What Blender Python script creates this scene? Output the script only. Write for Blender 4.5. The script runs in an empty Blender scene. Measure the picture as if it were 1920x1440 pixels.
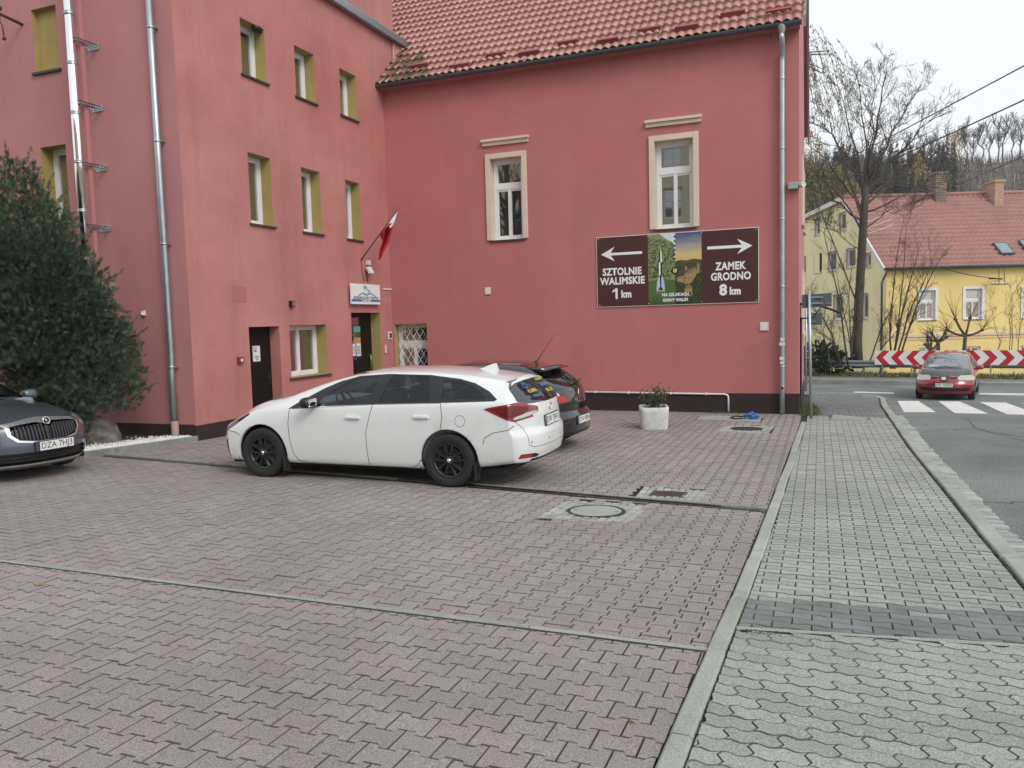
import bpy, bmesh, math, random
import numpy as np
from mathutils import Vector, Matrix
S = bpy.context.scene
COL = S.collection
R = math.radians
rnd = random.Random(7)

# ------------------------------------------------------------------ camera
FPX, CH = 1481.7, 1.70                      # focal length in photo pixels, eye height
_y, _p, _r = R(21.313), R(4.507), R(-1.568)
_f = Vector((-math.sin(_y)*math.cos(_p), math.cos(_y)*math.cos(_p), -math.sin(_p)))
_rt = Vector((math.cos(_y), math.sin(_y), 0)); _d = _f.cross(_rt)
CR = math.cos(_r)*_rt - math.sin(_r)*_d
CD = math.sin(_r)*_rt + math.cos(_r)*_d
CF = _f
EYE = Vector((0, 0, CH))
cam = bpy.data.cameras.new("camera"); camo = bpy.data.objects.new("camera", cam); COL.objects.link(camo)
cam.sensor_width = 36; cam.lens = FPX/1920*36; cam.clip_end = 3000; cam.clip_start = .05
camo.matrix_world = Matrix(((CR.x, -CD.x, -CF.x, 0), (CR.y, -CD.y, -CF.y, 0), (CR.z, -CD.z, -CF.z, CH), (0, 0, 0, 1)))
S.camera = camo

# ------------------------------------------------------------------ sky, sun, exposure
SUN_EL, SUN_AZ = R(40), R(125)               # azimuth clockwise from +y
w = bpy.data.worlds.new("World"); S.world = w; w.use_nodes = True
nt = w.node_tree; nt.nodes.clear()
sky = nt.nodes.new('ShaderNodeTexSky'); sky.sky_type = 'NISHITA'; sky.sun_disc = False
sky.sun_elevation = SUN_EL; sky.sun_rotation = SUN_AZ; sky.dust_density = 4; sky.air_density = 1.0; sky.ozone_density = 1.0
hs = nt.nodes.new('ShaderNodeHueSaturation'); hs.inputs['Saturation'].default_value = .16
hs.inputs['Value'].default_value = 1.0
ov = nt.nodes.new('ShaderNodeMixRGB'); ov.inputs[0].default_value = .6; ov.inputs[2].default_value = (10.5, 10.9, 11.3, 1)   # flat cloud cover
bgn = nt.nodes.new('ShaderNodeBackground'); bgn.inputs['Strength'].default_value = .13
wo = nt.nodes.new('ShaderNodeOutputWorld')
nt.links.new(sky.outputs[0], hs.inputs['Color']); nt.links.new(hs.outputs[0], ov.inputs[1])
nt.links.new(ov.outputs[0], bgn.inputs[0]); nt.links.new(bgn.outputs[0], wo.inputs[0])
sl = bpy.data.lights.new("sun", 'SUN'); so = bpy.data.objects.new("sun", sl); COL.objects.link(so)
sl.energy = 1.15; sl.angle = R(20); sl.color = (1, .94, .85)
_sd = Vector((math.sin(SUN_AZ)*math.cos(SUN_EL), math.cos(SUN_AZ)*math.cos(SUN_EL), math.sin(SUN_EL)))
so.rotation_euler = _sd.to_track_quat('Z', 'Y').to_euler()
S.view_settings.view_transform = 'Standard'; S.view_settings.look = 'None'
S.view_settings.gamma = 1; S.view_settings.exposure = 0.0
S.view_settings.use_curve_mapping = False
S.cycles.max_bounces = 6; S.cycles.transparent_max_bounces = 12

# ------------------------------------------------------------------ terrain height and photo rays
_GY = [-50, 0, 8.5, 17, 19.5, 24, 28, 32, 400]; _GZ = [1.7, 0, -.289, -.459, -.535, -.82, -1.07, -1.12, -1.12]
_gy = np.arange(-50, 60, .25); _gz = np.interp(_gy, _GY, _GZ)
_gz = np.convolve(np.pad(_gz, 4, mode='edge'), np.ones(9)/9, mode='valid')
def gz(x, y):
    return float(np.interp(y, _gy, _gz)) - .004*max(-14, min(6, x))
def ray(px, py):
    return CR*((px-960)/FPX) + CD*((py-720)/FPX) + CF
def G(px, py, dz=0):                        # photo pixel -> point on the ground
    d = ray(px, py); lo, hi = 0.0, 120.0
    for _ in range(40):
        m = (lo+hi)/2; p = EYE + d*m
        if p.z > gz(p.x, p.y)+dz: lo = m
        else: hi = m
    return EYE + d*lo
def A(px, py, ax, val):                     # photo pixel -> point on the plane axis = val
    d = ray(px, py); return EYE + d*((val-EYE[ax])/d[ax])
_fw = Vector((-math.sin(_y), math.cos(_y), 0)); _sd2 = Vector((math.cos(_y), math.sin(_y), 0))
def D(px, py, dep):                         # photo pixel -> point dep metres in front of the camera
    d = ray(px, py); return EYE + d*(dep/d.dot(_fw))

# ------------------------------------------------------------------ object helpers
def tag(o, label=None, cat=None, group=None, kind=None):
    if label: o['label'] = label
    if cat: o['category'] = cat
    if group: o['group'] = group
    if kind: o['kind'] = kind
    return o
def empty(name, loc=(0, 0, 0), rz=0, label=None, cat=None, group=None):
    o = bpy.data.objects.new(name, None); COL.objects.link(o); o.empty_display_size = .2
    o.location = loc; o.rotation_euler = (0, 0, rz)
    return tag(o, label, cat, group)
def copy_tree(o, parent=None):
    c = o.copy(); COL.objects.link(c)
    if parent: c.parent = parent
    for ch in list(o.children): copy_tree(ch, c)
    return c
def link_mesh(name, me, parent=None, mats=()):
    o = bpy.data.objects.new(name, me); COL.objects.link(o)
    for m in mats: me.materials.append(m)
    if parent: o.parent = parent
    return o
class MB:
    """collects geometry for ONE mesh object"""
    def __init__(s): s.v = []; s.f = []; s.mi = []; s.sm = []
    def add(s, vs, fs, mi=0, smooth=False, M=None):
        b = len(s.v)
        for v in vs:
            v = Vector(v)
            s.v.append(M @ v if M else v)
        for f in fs: s.f.append(tuple(i+b for i in f)); s.mi.append(mi); s.sm.append(smooth)
        return s
    def quad(s, a, b, c, d, mi=0): return s.add([a, b, c, d], [(0, 1, 2, 3)], mi)
    def box(s, a, b, mi=0, M=None, ch=0):
        x0, y0, z0 = [min(a[i], b[i]) for i in range(3)]; x1, y1, z1 = [max(a[i], b[i]) for i in range(3)]
        if ch <= 0:
            vs = [(x, y, z) for x in (x0, x1) for y in (y0, y1) for z in (z0, z1)]
            return s.add(vs, [(0, 1, 3, 2), (4, 6, 7, 5), (0, 4, 5, 1), (2, 3, 7, 6), (0, 2, 6, 4), (1, 5, 7, 3)], mi, False, M)
        bm = bmesh.new(); bmesh.ops.create_cube(bm, size=1)
        for v in bm.verts: v.co = Vector(((v.co.x+.5)*(x1-x0)+x0, (v.co.y+.5)*(y1-y0)+y0, (v.co.z+.5)*(z1-z0)+z0))
        bmesh.ops.bevel(bm, geom=bm.edges[:], offset=ch, segments=2, affect='EDGES', profile=.6)
        s.bm(bm, mi, M=M); return s
    def bm(s, bm, mi=0, smooth=False, M=None):
        bm.verts.index_update()
        s.add([v.co.copy() for v in bm.verts], [tuple(v.index for v in f.verts) for f in bm.faces], mi, smooth, M); bm.free(); return s
    def tube(s, pts, rad, n=8, mi=0, caps=True, M=None, smooth=True):
        pts = [Vector(p) for p in pts]
        if not hasattr(rad, '__len__'): rad = [rad]*len(pts)
        vs = []; fs = []; up = None
        for i, p in enumerate(pts):
            t = (pts[min(i+1, len(pts)-1)] - pts[max(i-1, 0)]).normalized()
            if up is None: up = Vector((0, 0, 1)) if abs(t.z) < .9 else Vector((1, 0, 0))
            a = t.cross(up).normalized(); b = a.cross(t).normalized(); up = b
            for k in range(n):
                an = 2*math.pi*k/n; vs.append(p + a*(math.cos(an)*rad[i]) + b*(math.sin(an)*rad[i]))
        for i in range(len(pts)-1):
            for k in range(n):
                k2 = (k+1) % n; fs.append((i*n+k, i*n+k2, (i+1)*n+k2, (i+1)*n+k))
        s.add(vs, fs, mi, smooth, M)
        if caps:
            b = len(s.v) - len(vs)
            s.f.append(tuple(b+k for k in reversed(range(n)))); s.mi.append(mi); s.sm.append(False)
            s.f.append(tuple(b+(len(pts)-1)*n+k for k in range(n))); s.mi.append(mi); s.sm.append(False)
        return s
    def lathe(s, prof, n=24, mi=0, M=None, smooth=True, closed=False):  # prof: (r, z) about local z
        vs = []; fs = []
        for (r, z) in prof:
            for k in range(n):
                a = 2*math.pi*k/n; vs.append((r*math.cos(a), r*math.sin(a), z))
        m = len(prof)
        for i in range(m if closed else m-1):
            j = (i+1) % m
            for k in range(n):
                k2 = (k+1) % n; fs.append((i*n+k, i*n+k2, j*n+k2, j*n+k))
        return s.add(vs, fs, mi, smooth, M)
    def disc(s, r, z, n=24, mi=0, M=None):
        return s.add([(r*math.cos(2*math.pi*k/n), r*math.sin(2*math.pi*k/n), z) for k in range(n)], [tuple(range(n))], mi, False, M)
    def prism(s, poly, h0, h1, mi=0, M=None):    # poly in local xy, extruded along local z
        n = len(poly)
        vs = [(p[0], p[1], h0) for p in poly] + [(p[0], p[1], h1) for p in poly]
        fs = [tuple(reversed(range(n))), tuple(range(n, 2*n))] + [(i, (i+1) % n, n+(i+1) % n, n+i) for i in range(n)]
        return s.add(vs, fs, mi, False, M)
    def sphere(s, c, r, mi=0, sc=(1, 1, 1), n=14, M=None):
        prof = [(math.sin(math.pi*i/8), -math.cos(math.pi*i/8)) for i in range(9)]
        T = Matrix.Translation(c) @ Matrix.Diagonal((r*sc[0], r*sc[1], r*sc[2], 1))
        return s.lathe(prof, n, mi, (M @ T) if M else T)
    def build(s, name, mats, parent=None, smooth_angle=None):
        me = bpy.data.meshes.new(name)
        me.from_pydata([tuple(v) for v in s.v], [], s.f)
        if not isinstance(mats, (list, tuple)): mats = [mats]
        for m in mats: me.materials.append(m)
        me.polygons.foreach_set('material_index', s.mi)
        me.polygons.foreach_set('use_smooth', s.sm)
        me.update()
        o = bpy.data.objects.new(name, me); COL.objects.link(o)
        if parent: o.parent = parent
        return o
def XF(o, u, n):                            # local (u, d, z) on a wall -> world; u along the wall, d outwards
    o = Vector(o); u = Vector(u); n = Vector(n)
    return Matrix(((u.x, n.x, 0, o.x), (u.y, n.y, 0, o.y), (u.z, n.z, 1, o.z), (0, 0, 0, 1)))

# ------------------------------------------------------------------ materials
def L(nt, a, b): nt.links.new(a, b)
def mat(name, col, rough=.6, metal=0.0, var=0.0, vscale=2.0, bump=0.0, bscale=80.0, spec=.5, coat=0.0, island=0.0, speck=0.0, speckscale=150.0, mottle=None, streak=0.0, streakcol=(.05, .045, .04), patch=None, trans=0.0):
    m = bpy.data.materials.new(name); m.use_nodes = True
    nt = m.node_tree; b = nt.nodes['Principled BSDF']
    N = lambda t: nt.nodes.new(t)
    b.inputs['Roughness'].default_value = rough; b.inputs['Metallic'].default_value = metal
    b.inputs['Specular IOR Level'].default_value = spec; b.inputs['Coat Weight'].default_value = coat
    b.inputs['Base Color'].default_value = (*col, 1)
    if trans: b.inputs['Transmission Weight'].default_value = trans
    geo = N('ShaderNodeNewGeometry'); cur = None
    def noise(scale, detail=4, vec=None, ro=.6):
        t = N('ShaderNodeTexNoise'); t.inputs['Scale'].default_value = scale; t.inputs['Detail'].default_value = detail
        t.inputs['Roughness'].default_value = ro
        L(nt, vec if vec else geo.outputs['Position'], t.inputs['Vector']); return t.outputs['Fac']
    def ramp(fac, a, b_, va, vb):
        r = N('ShaderNodeMapRange'); r.inputs[1].default_value = a; r.inputs[2].default_value = b_
        r.inputs[3].default_value = va; r.inputs[4].default_value = vb; L(nt, fac, r.inputs[0]); return r.outputs[0]
    def mul(fac):
        nonlocal cur
        x = N('ShaderNodeMixRGB'); x.blend_type = 'MULTIPLY'; x.inputs[0].default_value = 1
        if cur is None: x.inputs[1].default_value = (*col, 1)
        else: L(nt, cur, x.inputs[1])
        c = N('ShaderNodeCombineColor'); L(nt, fac, c.inputs[0]); L(nt, fac, c.inputs[1]); L(nt, fac, c.inputs[2])
        L(nt, c.outputs[0], x.inputs[2]); cur = x.outputs[0]
    def blend(fac, c2):
        nonlocal cur
        x = N('ShaderNodeMixRGB'); L(nt, fac, x.inputs[0])
        if cur is None: x.inputs[1].default_value = (*col, 1)
        else: L(nt, cur, x.inputs[1])
        x.inputs[2].default_value = (*c2, 1); cur = x.outputs[0]
    if mottle: blend(ramp(noise(mottle[1], 6, ro=.7), .30, .70, 0, .8), mottle[0])
    if var: mul(ramp(noise(vscale), .3, .7, 1-var, 1+var))
    if island: mul(ramp(geo.outputs['Random Per Island'], 0, 1, 1-island, 1+island))
    if speck: mul(ramp(noise(speckscale, 2), .35, .65, 1-speck, 1+speck))
    if patch: blend(ramp(noise(patch[1], 5), patch[2], patch[2]+.12, 0, patch[3]), patch[0])
    if streak:
        mp = N('ShaderNodeMapping'); mp.inputs['Scale'].default_value = (1.6, 1.6, .16); L(nt, geo.outputs['Position'], mp.inputs['Vector'])
        blend(ramp(noise(1.0, 6, mp.outputs[0], .7), .52, .85, 0, streak), streakcol)
    if cur is not None: L(nt, cur, b.inputs['Base Color'])
    if bump:
        bp = N('ShaderNodeBump'); bp.inputs['Strength'].default_value = bump; bp.inputs['Distance'].default_value = .01
        L(nt, noise(bscale, 3), bp.inputs['Height']); L(nt, bp.outputs[0], b.inputs['Normal'])
    return m
def glass(name, tint=(.75, .85, .85), mixf=.25, rough=.0):   # thin tinted pane: mostly clear, mirror-like at the surface
    m = bpy.data.materials.new(name); m.use_nodes = True; nt = m.node_tree; nt.nodes.clear()
    o = nt.nodes.new('ShaderNodeOutputMaterial'); mx = nt.nodes.new('ShaderNodeMixShader')
    t = nt.nodes.new('ShaderNodeBsdfTransparent'); t.inputs[0].default_value = (*tint, 1)
    g = nt.nodes.new('ShaderNodeBsdfGlossy'); g.inputs['Roughness'].default_value = rough; g.inputs[0].default_value = (.9, .95, 1, 1)
    fr = nt.nodes.new('ShaderNodeFresnel'); fr.inputs[0].default_value = 1.5
    ad = nt.nodes.new('ShaderNodeMath'); ad.operation = 'ADD'; ad.inputs[1].default_value = mixf; ad.use_clamp = True
    L(nt, fr.outputs[0], ad.inputs[0]); L(nt, ad.outputs[0], mx.inputs[0]); L(nt, t.outputs[0], mx.inputs[1]); L(nt, g.outputs[0], mx.inputs[2])
    L(nt, mx.outputs[0], o.inputs[0]); return m
PINK = (.40, .125, .125)
M = dict(
 plaster_wing=mat('plaster_wing', (.44, .158, .145), .9, mottle=((.52, .245, .228), .22), var=.10, vscale=.9, bump=.35, bscale=45, speck=.07, speckscale=60, streak=.42, streakcol=(.17, .08, .075)),
 plaster_hall=mat('plaster_hall', (.45, .150, .150), .9, mottle=((.475, .185, .185), .16), var=.07, vscale=.6, bump=.3, bscale=55, speck=.05, speckscale=80, streak=.22, streakcol=(.2, .08, .08)),
 plaster_front=mat('plaster_front', (.48, .205, .212), .9, var=.06, vscale=.7, bump=.3, bscale=50, speck=.05, speckscale=70, streak=.3, streakcol=(.18, .08, .08)),
 plaster_patch=mat('plaster_patch', (.41, .155, .145), .9, bump=.3),
 plinth=mat('plinth', (.030, .017, .016), .85, var=.2, vscale=3, bump=.3),
 reveal=mat('reveal', (.40, .31, .11), .85, var=.10, vscale=2, bump=.2, streak=.35, streakcol=(.2, .15, .06)),
 pvc=mat('pvc', (.75, .76, .76), .35, streak=.25, streakcol=(.4, .4, .38)), winglass=mat('winglass', (.012, .016, .018), .02, spec=1.0),
 sill=mat('sill', (.05, .045, .045), .6, var=.2), trim=mat('trim', (.66, .54, .45), .85, var=.06, bump=.2),
 door=mat('door_brown', (.010, .006, .005), .5, spec=.25), metal=mat('galvanised', (.42, .47, .49), .42, metal=.85, var=.12, vscale=5),
 gutter=mat('gutter_grey', (.10, .12, .125), .5, metal=.6, var=.2, vscale=3), chrome=mat('chrome', (.85, .86, .87), .08, metal=1),
 flashing=mat('flashing', (.30, .36, .40), .4, metal=.7), tile=mat('roof_tile', (.46, .215, .19), .42, var=.14, vscale=1.3, speck=.08, speckscale=30, patch=((.10, .085, .07), .55, .62, .35)),
 tile_moss=mat('roof_tile_mossy', (.16, .11, .075), .8, var=.4, vscale=5), snow=mat('snow_guard', (.27, .07, .075), .5), dark=mat('dark_iron', (.03, .03, .032), .5, metal=.4),
 rust=mat('rusty_iron', (.09, .05, .04), .8), white=mat('white_paint', (.78, .78, .77), .5), white_pl=mat('white_plastic', (.72, .72, .70), .4),
 black=mat('black_plastic', (.012, .012, .013), .5), rubber=mat('rubber', (.018, .018, .018), .8, bump=.3, bscale=40),
 red_pv=mat('red_paver', (.305, .243, .227), .85, island=.07, var=.12, vscale=.45, speck=.34, speckscale=120, bump=.7, bscale=160, patch=((.11, .10, .095), 1.6, .69, .5), mottle=((.285, .28, .263), 6)),
 grey_pv=mat('grey_paver', (.325, .342, .310), .85, island=.10, var=.14, vscale=.6, speck=.34, speckscale=110, bump=.7, bscale=160, patch=((.12, .12, .11), 1.3, .69, .6)),
 grey_wet=mat('grey_paver_dark', (.17, .19, .185), .8, island=.12, var=.2, vscale=3, speck=.3, speckscale=170, bump=.5, bscale=220),
 joint=mat('joint_sand', (.022, .021, .018), .95, var=.3, vscale=3), kerb=mat('kerb_concrete', (.315, .335, .305), .9, var=.15, vscale=2, speck=.2, speckscale=120, bump=.4, bscale=150, island=.08, patch=((.10, .105, .07), 2.5, .64, .6)),
 kerb_old=mat('kerb_weathered', (.24, .255, .225), .95, var=.25, vscale=3, speck=.25, speckscale=100, bump=.5, bscale=120, patch=((.06, .07, .04), 3, .58, .7)),
 asphalt=mat('asphalt', (.155, .178, .172), .9, var=.26, vscale=.5, speck=.38, speckscale=55, bump=.6, bscale=140, patch=((.07, .07, .07), .9, .66, .7)),
 paint_w=mat('road_paint', (.66, .66, .64), .8, var=.12, vscale=2, speck=.10, speckscale=60, patch=((.22, .23, .225), 5, .56, .7)), granite=mat('granite', (.33, .345, .32), .85, island=.22, var=.1, bump=.4, bscale=90),
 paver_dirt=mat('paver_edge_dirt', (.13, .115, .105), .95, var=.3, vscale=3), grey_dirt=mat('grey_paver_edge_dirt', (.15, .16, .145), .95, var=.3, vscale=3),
 iron=mat('cast_iron', (.06, .05, .045), .7, metal=.3, var=.3, vscale=8), moss=mat('moss', (.07, .085, .03), .95, var=.3, vscale=20),
 soil=mat('soil', (.05, .035, .026), .95, var=.3, vscale=8, bump=.5), gravel=mat('white_gravel', (.70, .70, .67), .8, island=.2),
 rock=mat('rock', (.22, .20, .165), .9, var=.3, vscale=5, bump=.8, bscale=12, patch=((.11, .12, .05), 3, .55, .7)),
 grass=mat('grass', (.09, .12, .035), .9, island=.4), verge=mat('verge', (.13, .125, .06), .95, var=.35, vscale=1.5), leaflitter=mat('leaf_litter', (.28, .17, .06), .9, island=.4),
 conifer=mat('conifer', (.046, .076, .038), .65, island=.7, var=.25, vscale=1.2), conifer_dark=mat('conifer_far', (.035, .055, .045), .8, island=.4),
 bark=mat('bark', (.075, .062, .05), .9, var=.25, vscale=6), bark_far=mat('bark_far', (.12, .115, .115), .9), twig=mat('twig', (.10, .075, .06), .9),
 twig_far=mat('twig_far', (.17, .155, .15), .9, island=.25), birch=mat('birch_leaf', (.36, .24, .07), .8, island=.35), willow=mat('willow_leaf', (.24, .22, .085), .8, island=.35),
 hill=mat('hillside', (.12, .115, .10), .95, var=.3, vscale=.08), shrub_leaf=mat('shrub_leaf', (.05, .075, .025), .6, island=.5), flower=mat('rose_pink', (.5, .16, .13), .6),
 yellow=mat('yellow_plaster', (.80, .63, .26), .9, var=.07, vscale=.6, bump=.2, streak=.25, streakcol=(.45, .32, .12)), yellow_lit=mat('yellow_plaster_lit_gable', (.94, .84, .52), .9, var=.07, vscale=.6, bump=.2, streak=.25, streakcol=(.5, .42, .2)),  # gable plaster coloured paler, making up for the light that side lacks
 tile_far=mat('roof_tile_far', (.34, .165, .15), .5, var=.12, vscale=1.0, patch=((.40, .13, .08), .35, .66, .25)), brick=mat('chimney_brick', (.20, .135, .10), .9, var=.35, vscale=6), brick2=mat('chimney_brick_pale', (.42, .26, .17), .9, var=.25, vscale=6),
 brown=mat('sign_brown', (.065, .020, .018), .4), sign_w=mat('sign_white', (.80, .81, .82), .4), navy=mat('navy', (.02, .05, .13), .4), blue=mat('sign_blue', (.02, .20, .46), .4), flagr=mat('flag_red', (.55, .02, .03), .8), flagw=mat('flag_white', (.72, .72, .73), .8),
 signback=mat('sign_back', (.055, .07, .085), .5), chev_r=mat('chevron_red', (.52, .022, .035), .4), bluebag=mat('blue_plastic', (.03, .14, .42), .35), hose=mat('black_hose', (.015, .015, .015), .5),
 beige=mat('beige_plaster', (.68, .62, .46), .9, var=.06), alarm=mat('alarm_red', (.28, .03, .03), .5),
)

def brickify(m, c1, c2, mortar, sc):
    nt = m.node_tree; b = nt.nodes['Principled BSDF']; t = nt.nodes.new('ShaderNodeTexBrick'); g = nt.nodes.new('ShaderNodeNewGeometry'); sp = nt.nodes.new('ShaderNodeSeparateXYZ'); cb = nt.nodes.new('ShaderNodeCombineXYZ'); ad = nt.nodes.new('ShaderNodeMath')
    L(nt, g.outputs['Position'], sp.inputs[0]); L(nt, sp.outputs[0], ad.inputs[0]); L(nt, sp.outputs[1], ad.inputs[1]); L(nt, ad.outputs[0], cb.inputs[0]); L(nt, sp.outputs[2], cb.inputs[1]); L(nt, cb.outputs[0], t.inputs[0])
    t.inputs['Color1'].default_value = (*c1, 1); t.inputs['Color2'].default_value = (*c2, 1); t.inputs['Mortar'].default_value = (*mortar, 1); t.inputs['Scale'].default_value = sc; t.inputs['Mortar Size'].default_value = .03; L(nt, t.outputs[0], b.inputs['Base Color'])
brickify(M['brick'], (.24, .16, .11), (.10, .075, .06), (.30, .26, .21), 2.2); brickify(M['brick2'], (.50, .33, .22), (.38, .22, .14), (.45, .38, .3), 2.2)
M['winglass'].node_tree.nodes['Principled BSDF'].inputs['IOR'].default_value = 2.7
# ================================================================== the setting
XW, YR, YC = -10.51, 18.36, 11.16            # planes: wing side wall, hall wall, wing front wall
STEP = -.075                                 # road surface below the pavement
def sheet(name, m, x0, x1, y0, y1, dz, nx, ny, zf=gz, kind='structure'):
    mb = MB(); vs = []; fs = []
    for j in range(ny+1):
        for i in range(nx+1):
            x = x0+(x1-x0)*i/nx; y = y0+(y1-y0)*j/ny; vs.append((x, y, zf(x, y)+dz))
    for j in range(ny):
        for i in range(nx):
            a = j*(nx+1)+i; fs.append((a, a+1, a+nx+2, a+nx+1))
    mb.add(vs, fs, 0, True); return tag(mb.build(name, m), kind=kind)
def pip(x, y, poly):
    c = False; n = len(poly); j = n-1
    for i in range(n):
        xi, yi = poly[i][0], poly[i][1]; xj, yj = poly[j][0], poly[j][1]
        if (yi > y) != (yj > y) and x < (xj-xi)*(y-yi)/(yj-yi)+xi: c = not c
        j = i
    return c
def inview(x, y, mx=450):
    v = Vector((x, y, gz(x, y))) - EYE; dd = v.dot(CF)
    if dd < .6: return False
    px = 960+FPX*v.dot(CR)/dd; py = 720+FPX*v.dot(CD)/dd
    return -mx < px < 1920+mx and py < 2000
mb = MB(); vs = []; fs = []
for rr in (0, 60, 200, 500, 900, 1500):
    for k in range(32):
        a = 2*math.pi*k/32; vs.append((rr*math.cos(a), 20+rr*math.sin(a), -1.9 if rr > 50 else -1.75))
for i in range(5):
    for k in range(32):
        fs.append((i*32+k, i*32+(k+1) % 32, (i+1)*32+(k+1) % 32, (i+1)*32+k))
tag(mb.add(vs, fs).build('ground', M['verge']), kind='structure')
sheet('road', M['asphalt'], -16, 18, -8, 34.5, STEP, 34, 86)
sheet('paving_bed', M['joint'], -16, -.44, -2, 18.6, -.022, 24, 44)

def lerp_tab(t, xs, ys): return float(np.interp(t, xs, ys))
KY = [-2, 5, 10, 13.6, 18, 21.7, 27.5]; KX = [1.50, 1.49, 1.475, 1.45, 1.51, 1.61, 1.95]
def kx(y): return lerp_tab(y, KY, KX)        # outer edge of the roadside kerb
def lx(y): return lerp_tab(y, [-2, 1, 3, 5.6, 8.4, 16.1, 30], [-.70, -.66, -.61, -.537, -.482, -.343, -.343])   # left edge of the yard edging
d0, d1 = G(160, 850), G(1430, 955)
def yd(x): return d0.y + (d1.y-d0.y)*(x-d0.x)/(d1.x-d0.x)
y2 = (G(640, 1130).y + G(1340, 1222).y)/2
s0, s1 = G(1390, 1178), G(1920, 1210)
def ys2(x): return s0.y + (s1.y-s0.y)*(x-s0.x)/(s1.x-s0.x)
man_a = [G(*q) for q in ((1005, 970), (1060, 938), (1225, 947), (1180, 981))]
man_b = [G(*q) for q in ((1187, 935), (1207, 912), (1330, 920), (1310, 941))]
man_c = [G(*q) for q in ((1345, 809), (1362, 797), (1452, 799), (1440, 812))]
slab = [G(*q) for q in ((1306, 787), (1315, 779), (1428, 783), (1425, 792))]
hatch = [G(*q) for q in ((1558, 787), (1562, 778), (1627, 784), (1622, 788))]
bedk = [Vector((XW+.02, YC-.02, 0)), G(155, 859)]
bed_poly = [(XW+.02, YC), (bedk[1].x, bedk[1].y), (-17, bedk[1].y-.1), (-17, YC)]
holes = [man_a, man_b, man_c, slab, bed_poly]

def bone(Lx=.20, P=.148, a=.0145, t1=.058, t2=.042):
    h = Lx/2; t1, t2 = t1*Lx/.2, t2*Lx/.2
    top = [(-h, P/2+a), (-t1, P/2+a), (-t2, P/2-a), (t2, P/2-a), (t1, P/2+a), (h, P/2+a)]
    return top[::-1] + [(x, -y) for x, y in top]      # counter-clockwise after mirroring
def uni(Lx=.225, P=.1125):
    h = Lx/2; n = 10; top = []
    sx = lambda x: .0115*math.sin(2*math.pi*x/(Lx/2)+.6)
    ex = [(-.5, 0), (-.24, .015), (.24, -.015), (.5, 0)]
    up = [(h-Lx*i/n, P/2+sx(h-Lx*i/n)) for i in range(n+1)]
    lo = [(-h+Lx*i/n, -P/2+sx(-h+Lx*i/n)) for i in range(n+1)]
    le = [(-h+ex[k][1], ex[k][0]*P+sx(h)) for k in (2, 1)]
    ri = [(h+ex[k][1], ex[k][0]*P+sx(h)) for k in (1, 2)]
    return up + le + lo + ri
def pave(mb, shape, swap, x0, x1, y0, y1, Lx, P, xmin, xmax, ymin, ymax, mi=lambda x, y: 0, skip=(), dirt=1):
    """lay blocks row by row over x0..x1, y0..y1 and trim them at xmin/xmax(y), ymin/ymax(x)"""
    g = .0030; r2 = random.Random(5)
    if swap: shape = [(y, x) for x, y in shape][::-1]
    ux, uy = (P, Lx) if swap else (Lx, P)
    nj = int((y1-y0)/uy)+2; ni = int((x1-x0)/ux)+2
    sh = [(x*(1-2*g/ux), y*(1-2*g/uy)) for x, y in shape]; n = len(sh)
    for j in range(nj):
        for i in range(ni):
            cx = x0+i*ux+(0 if swap else (j % 2)*Lx/2); cy = y0+j*uy+((i % 2)*Lx/2 if swap else 0)
            if not inview(cx, cy): continue
            if any(pip(cx, cy, h) for h in skip): continue
            a_, b_ = xmin(cy), xmax(cy); c_, d_ = ymin(cx), ymax(cx)
            hx, hy = max(p[0] for p in sh), max(p[1] for p in sh)
            if cx+hx < a_+.012 or cx-hx > b_-.012 or cy+hy < c_+.012 or cy-hy > d_-.012: continue
            tx, ty, hz = r2.gauss(0, .006), r2.gauss(0, .006), r2.gauss(0, .0010)
            base = gz(cx, cy)+hz; dzx = (gz(cx+.1, cy)-gz(cx-.1, cy))/.2+tx; dzy = (gz(cx, cy+.1)-gz(cx, cy-.1))/.2+ty
            def ring(k, z):
                o = []
                for x, y in sh:
                    X = min(max(cx+x*(1-k/ux), a_+.003), b_-.003); Y = min(max(cy+y*(1-k/uy), c_+.003), d_-.003)
                    o.append((X, Y, base+(X-cx)*dzx+(Y-cy)*dzy+z))
                return o
            m_ = mi(cx, cy)
            if cy < 8:
                vs = ring(.005, 0)+ring(.001, -.003)+ring(0, -.03)
                fs = [tuple(range(n))]
                for q in (0, n):
                    fs += [(q+(k+1) % n, q+k, q+n+k, q+n+(k+1) % n) for k in range(n)]
            else:
                vs = ring(.006, 0)+ring(0, -.010); fs = [tuple(range(n))]+[((k+1) % n, k, n+k, n+(k+1) % n) for k in range(n)]
            # make the top face look up
            p0, p1, p2 = Vector(vs[0]), Vector(vs[n//3]), Vector(vs[2*n//3])
            if (p1-p0).cross(p2-p0).z < 0: fs = [tuple(reversed(f)) for f in fs]
            mb.add(vs, fs, m_)
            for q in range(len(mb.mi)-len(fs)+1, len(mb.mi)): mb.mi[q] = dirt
BN = bone(); BG = bone(.225, .097, .0095, .08, .03)
mb = MB(); lo = lambda v: (lambda t: v)
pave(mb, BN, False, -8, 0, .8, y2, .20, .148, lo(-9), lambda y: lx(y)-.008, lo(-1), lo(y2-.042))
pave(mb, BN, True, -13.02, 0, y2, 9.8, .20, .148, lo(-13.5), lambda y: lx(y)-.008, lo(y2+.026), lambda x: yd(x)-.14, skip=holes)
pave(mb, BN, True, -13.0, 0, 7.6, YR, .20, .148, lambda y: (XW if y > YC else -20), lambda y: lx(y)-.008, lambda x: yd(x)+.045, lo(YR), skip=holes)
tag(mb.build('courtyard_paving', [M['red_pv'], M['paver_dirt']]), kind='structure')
mb = MB()
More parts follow.
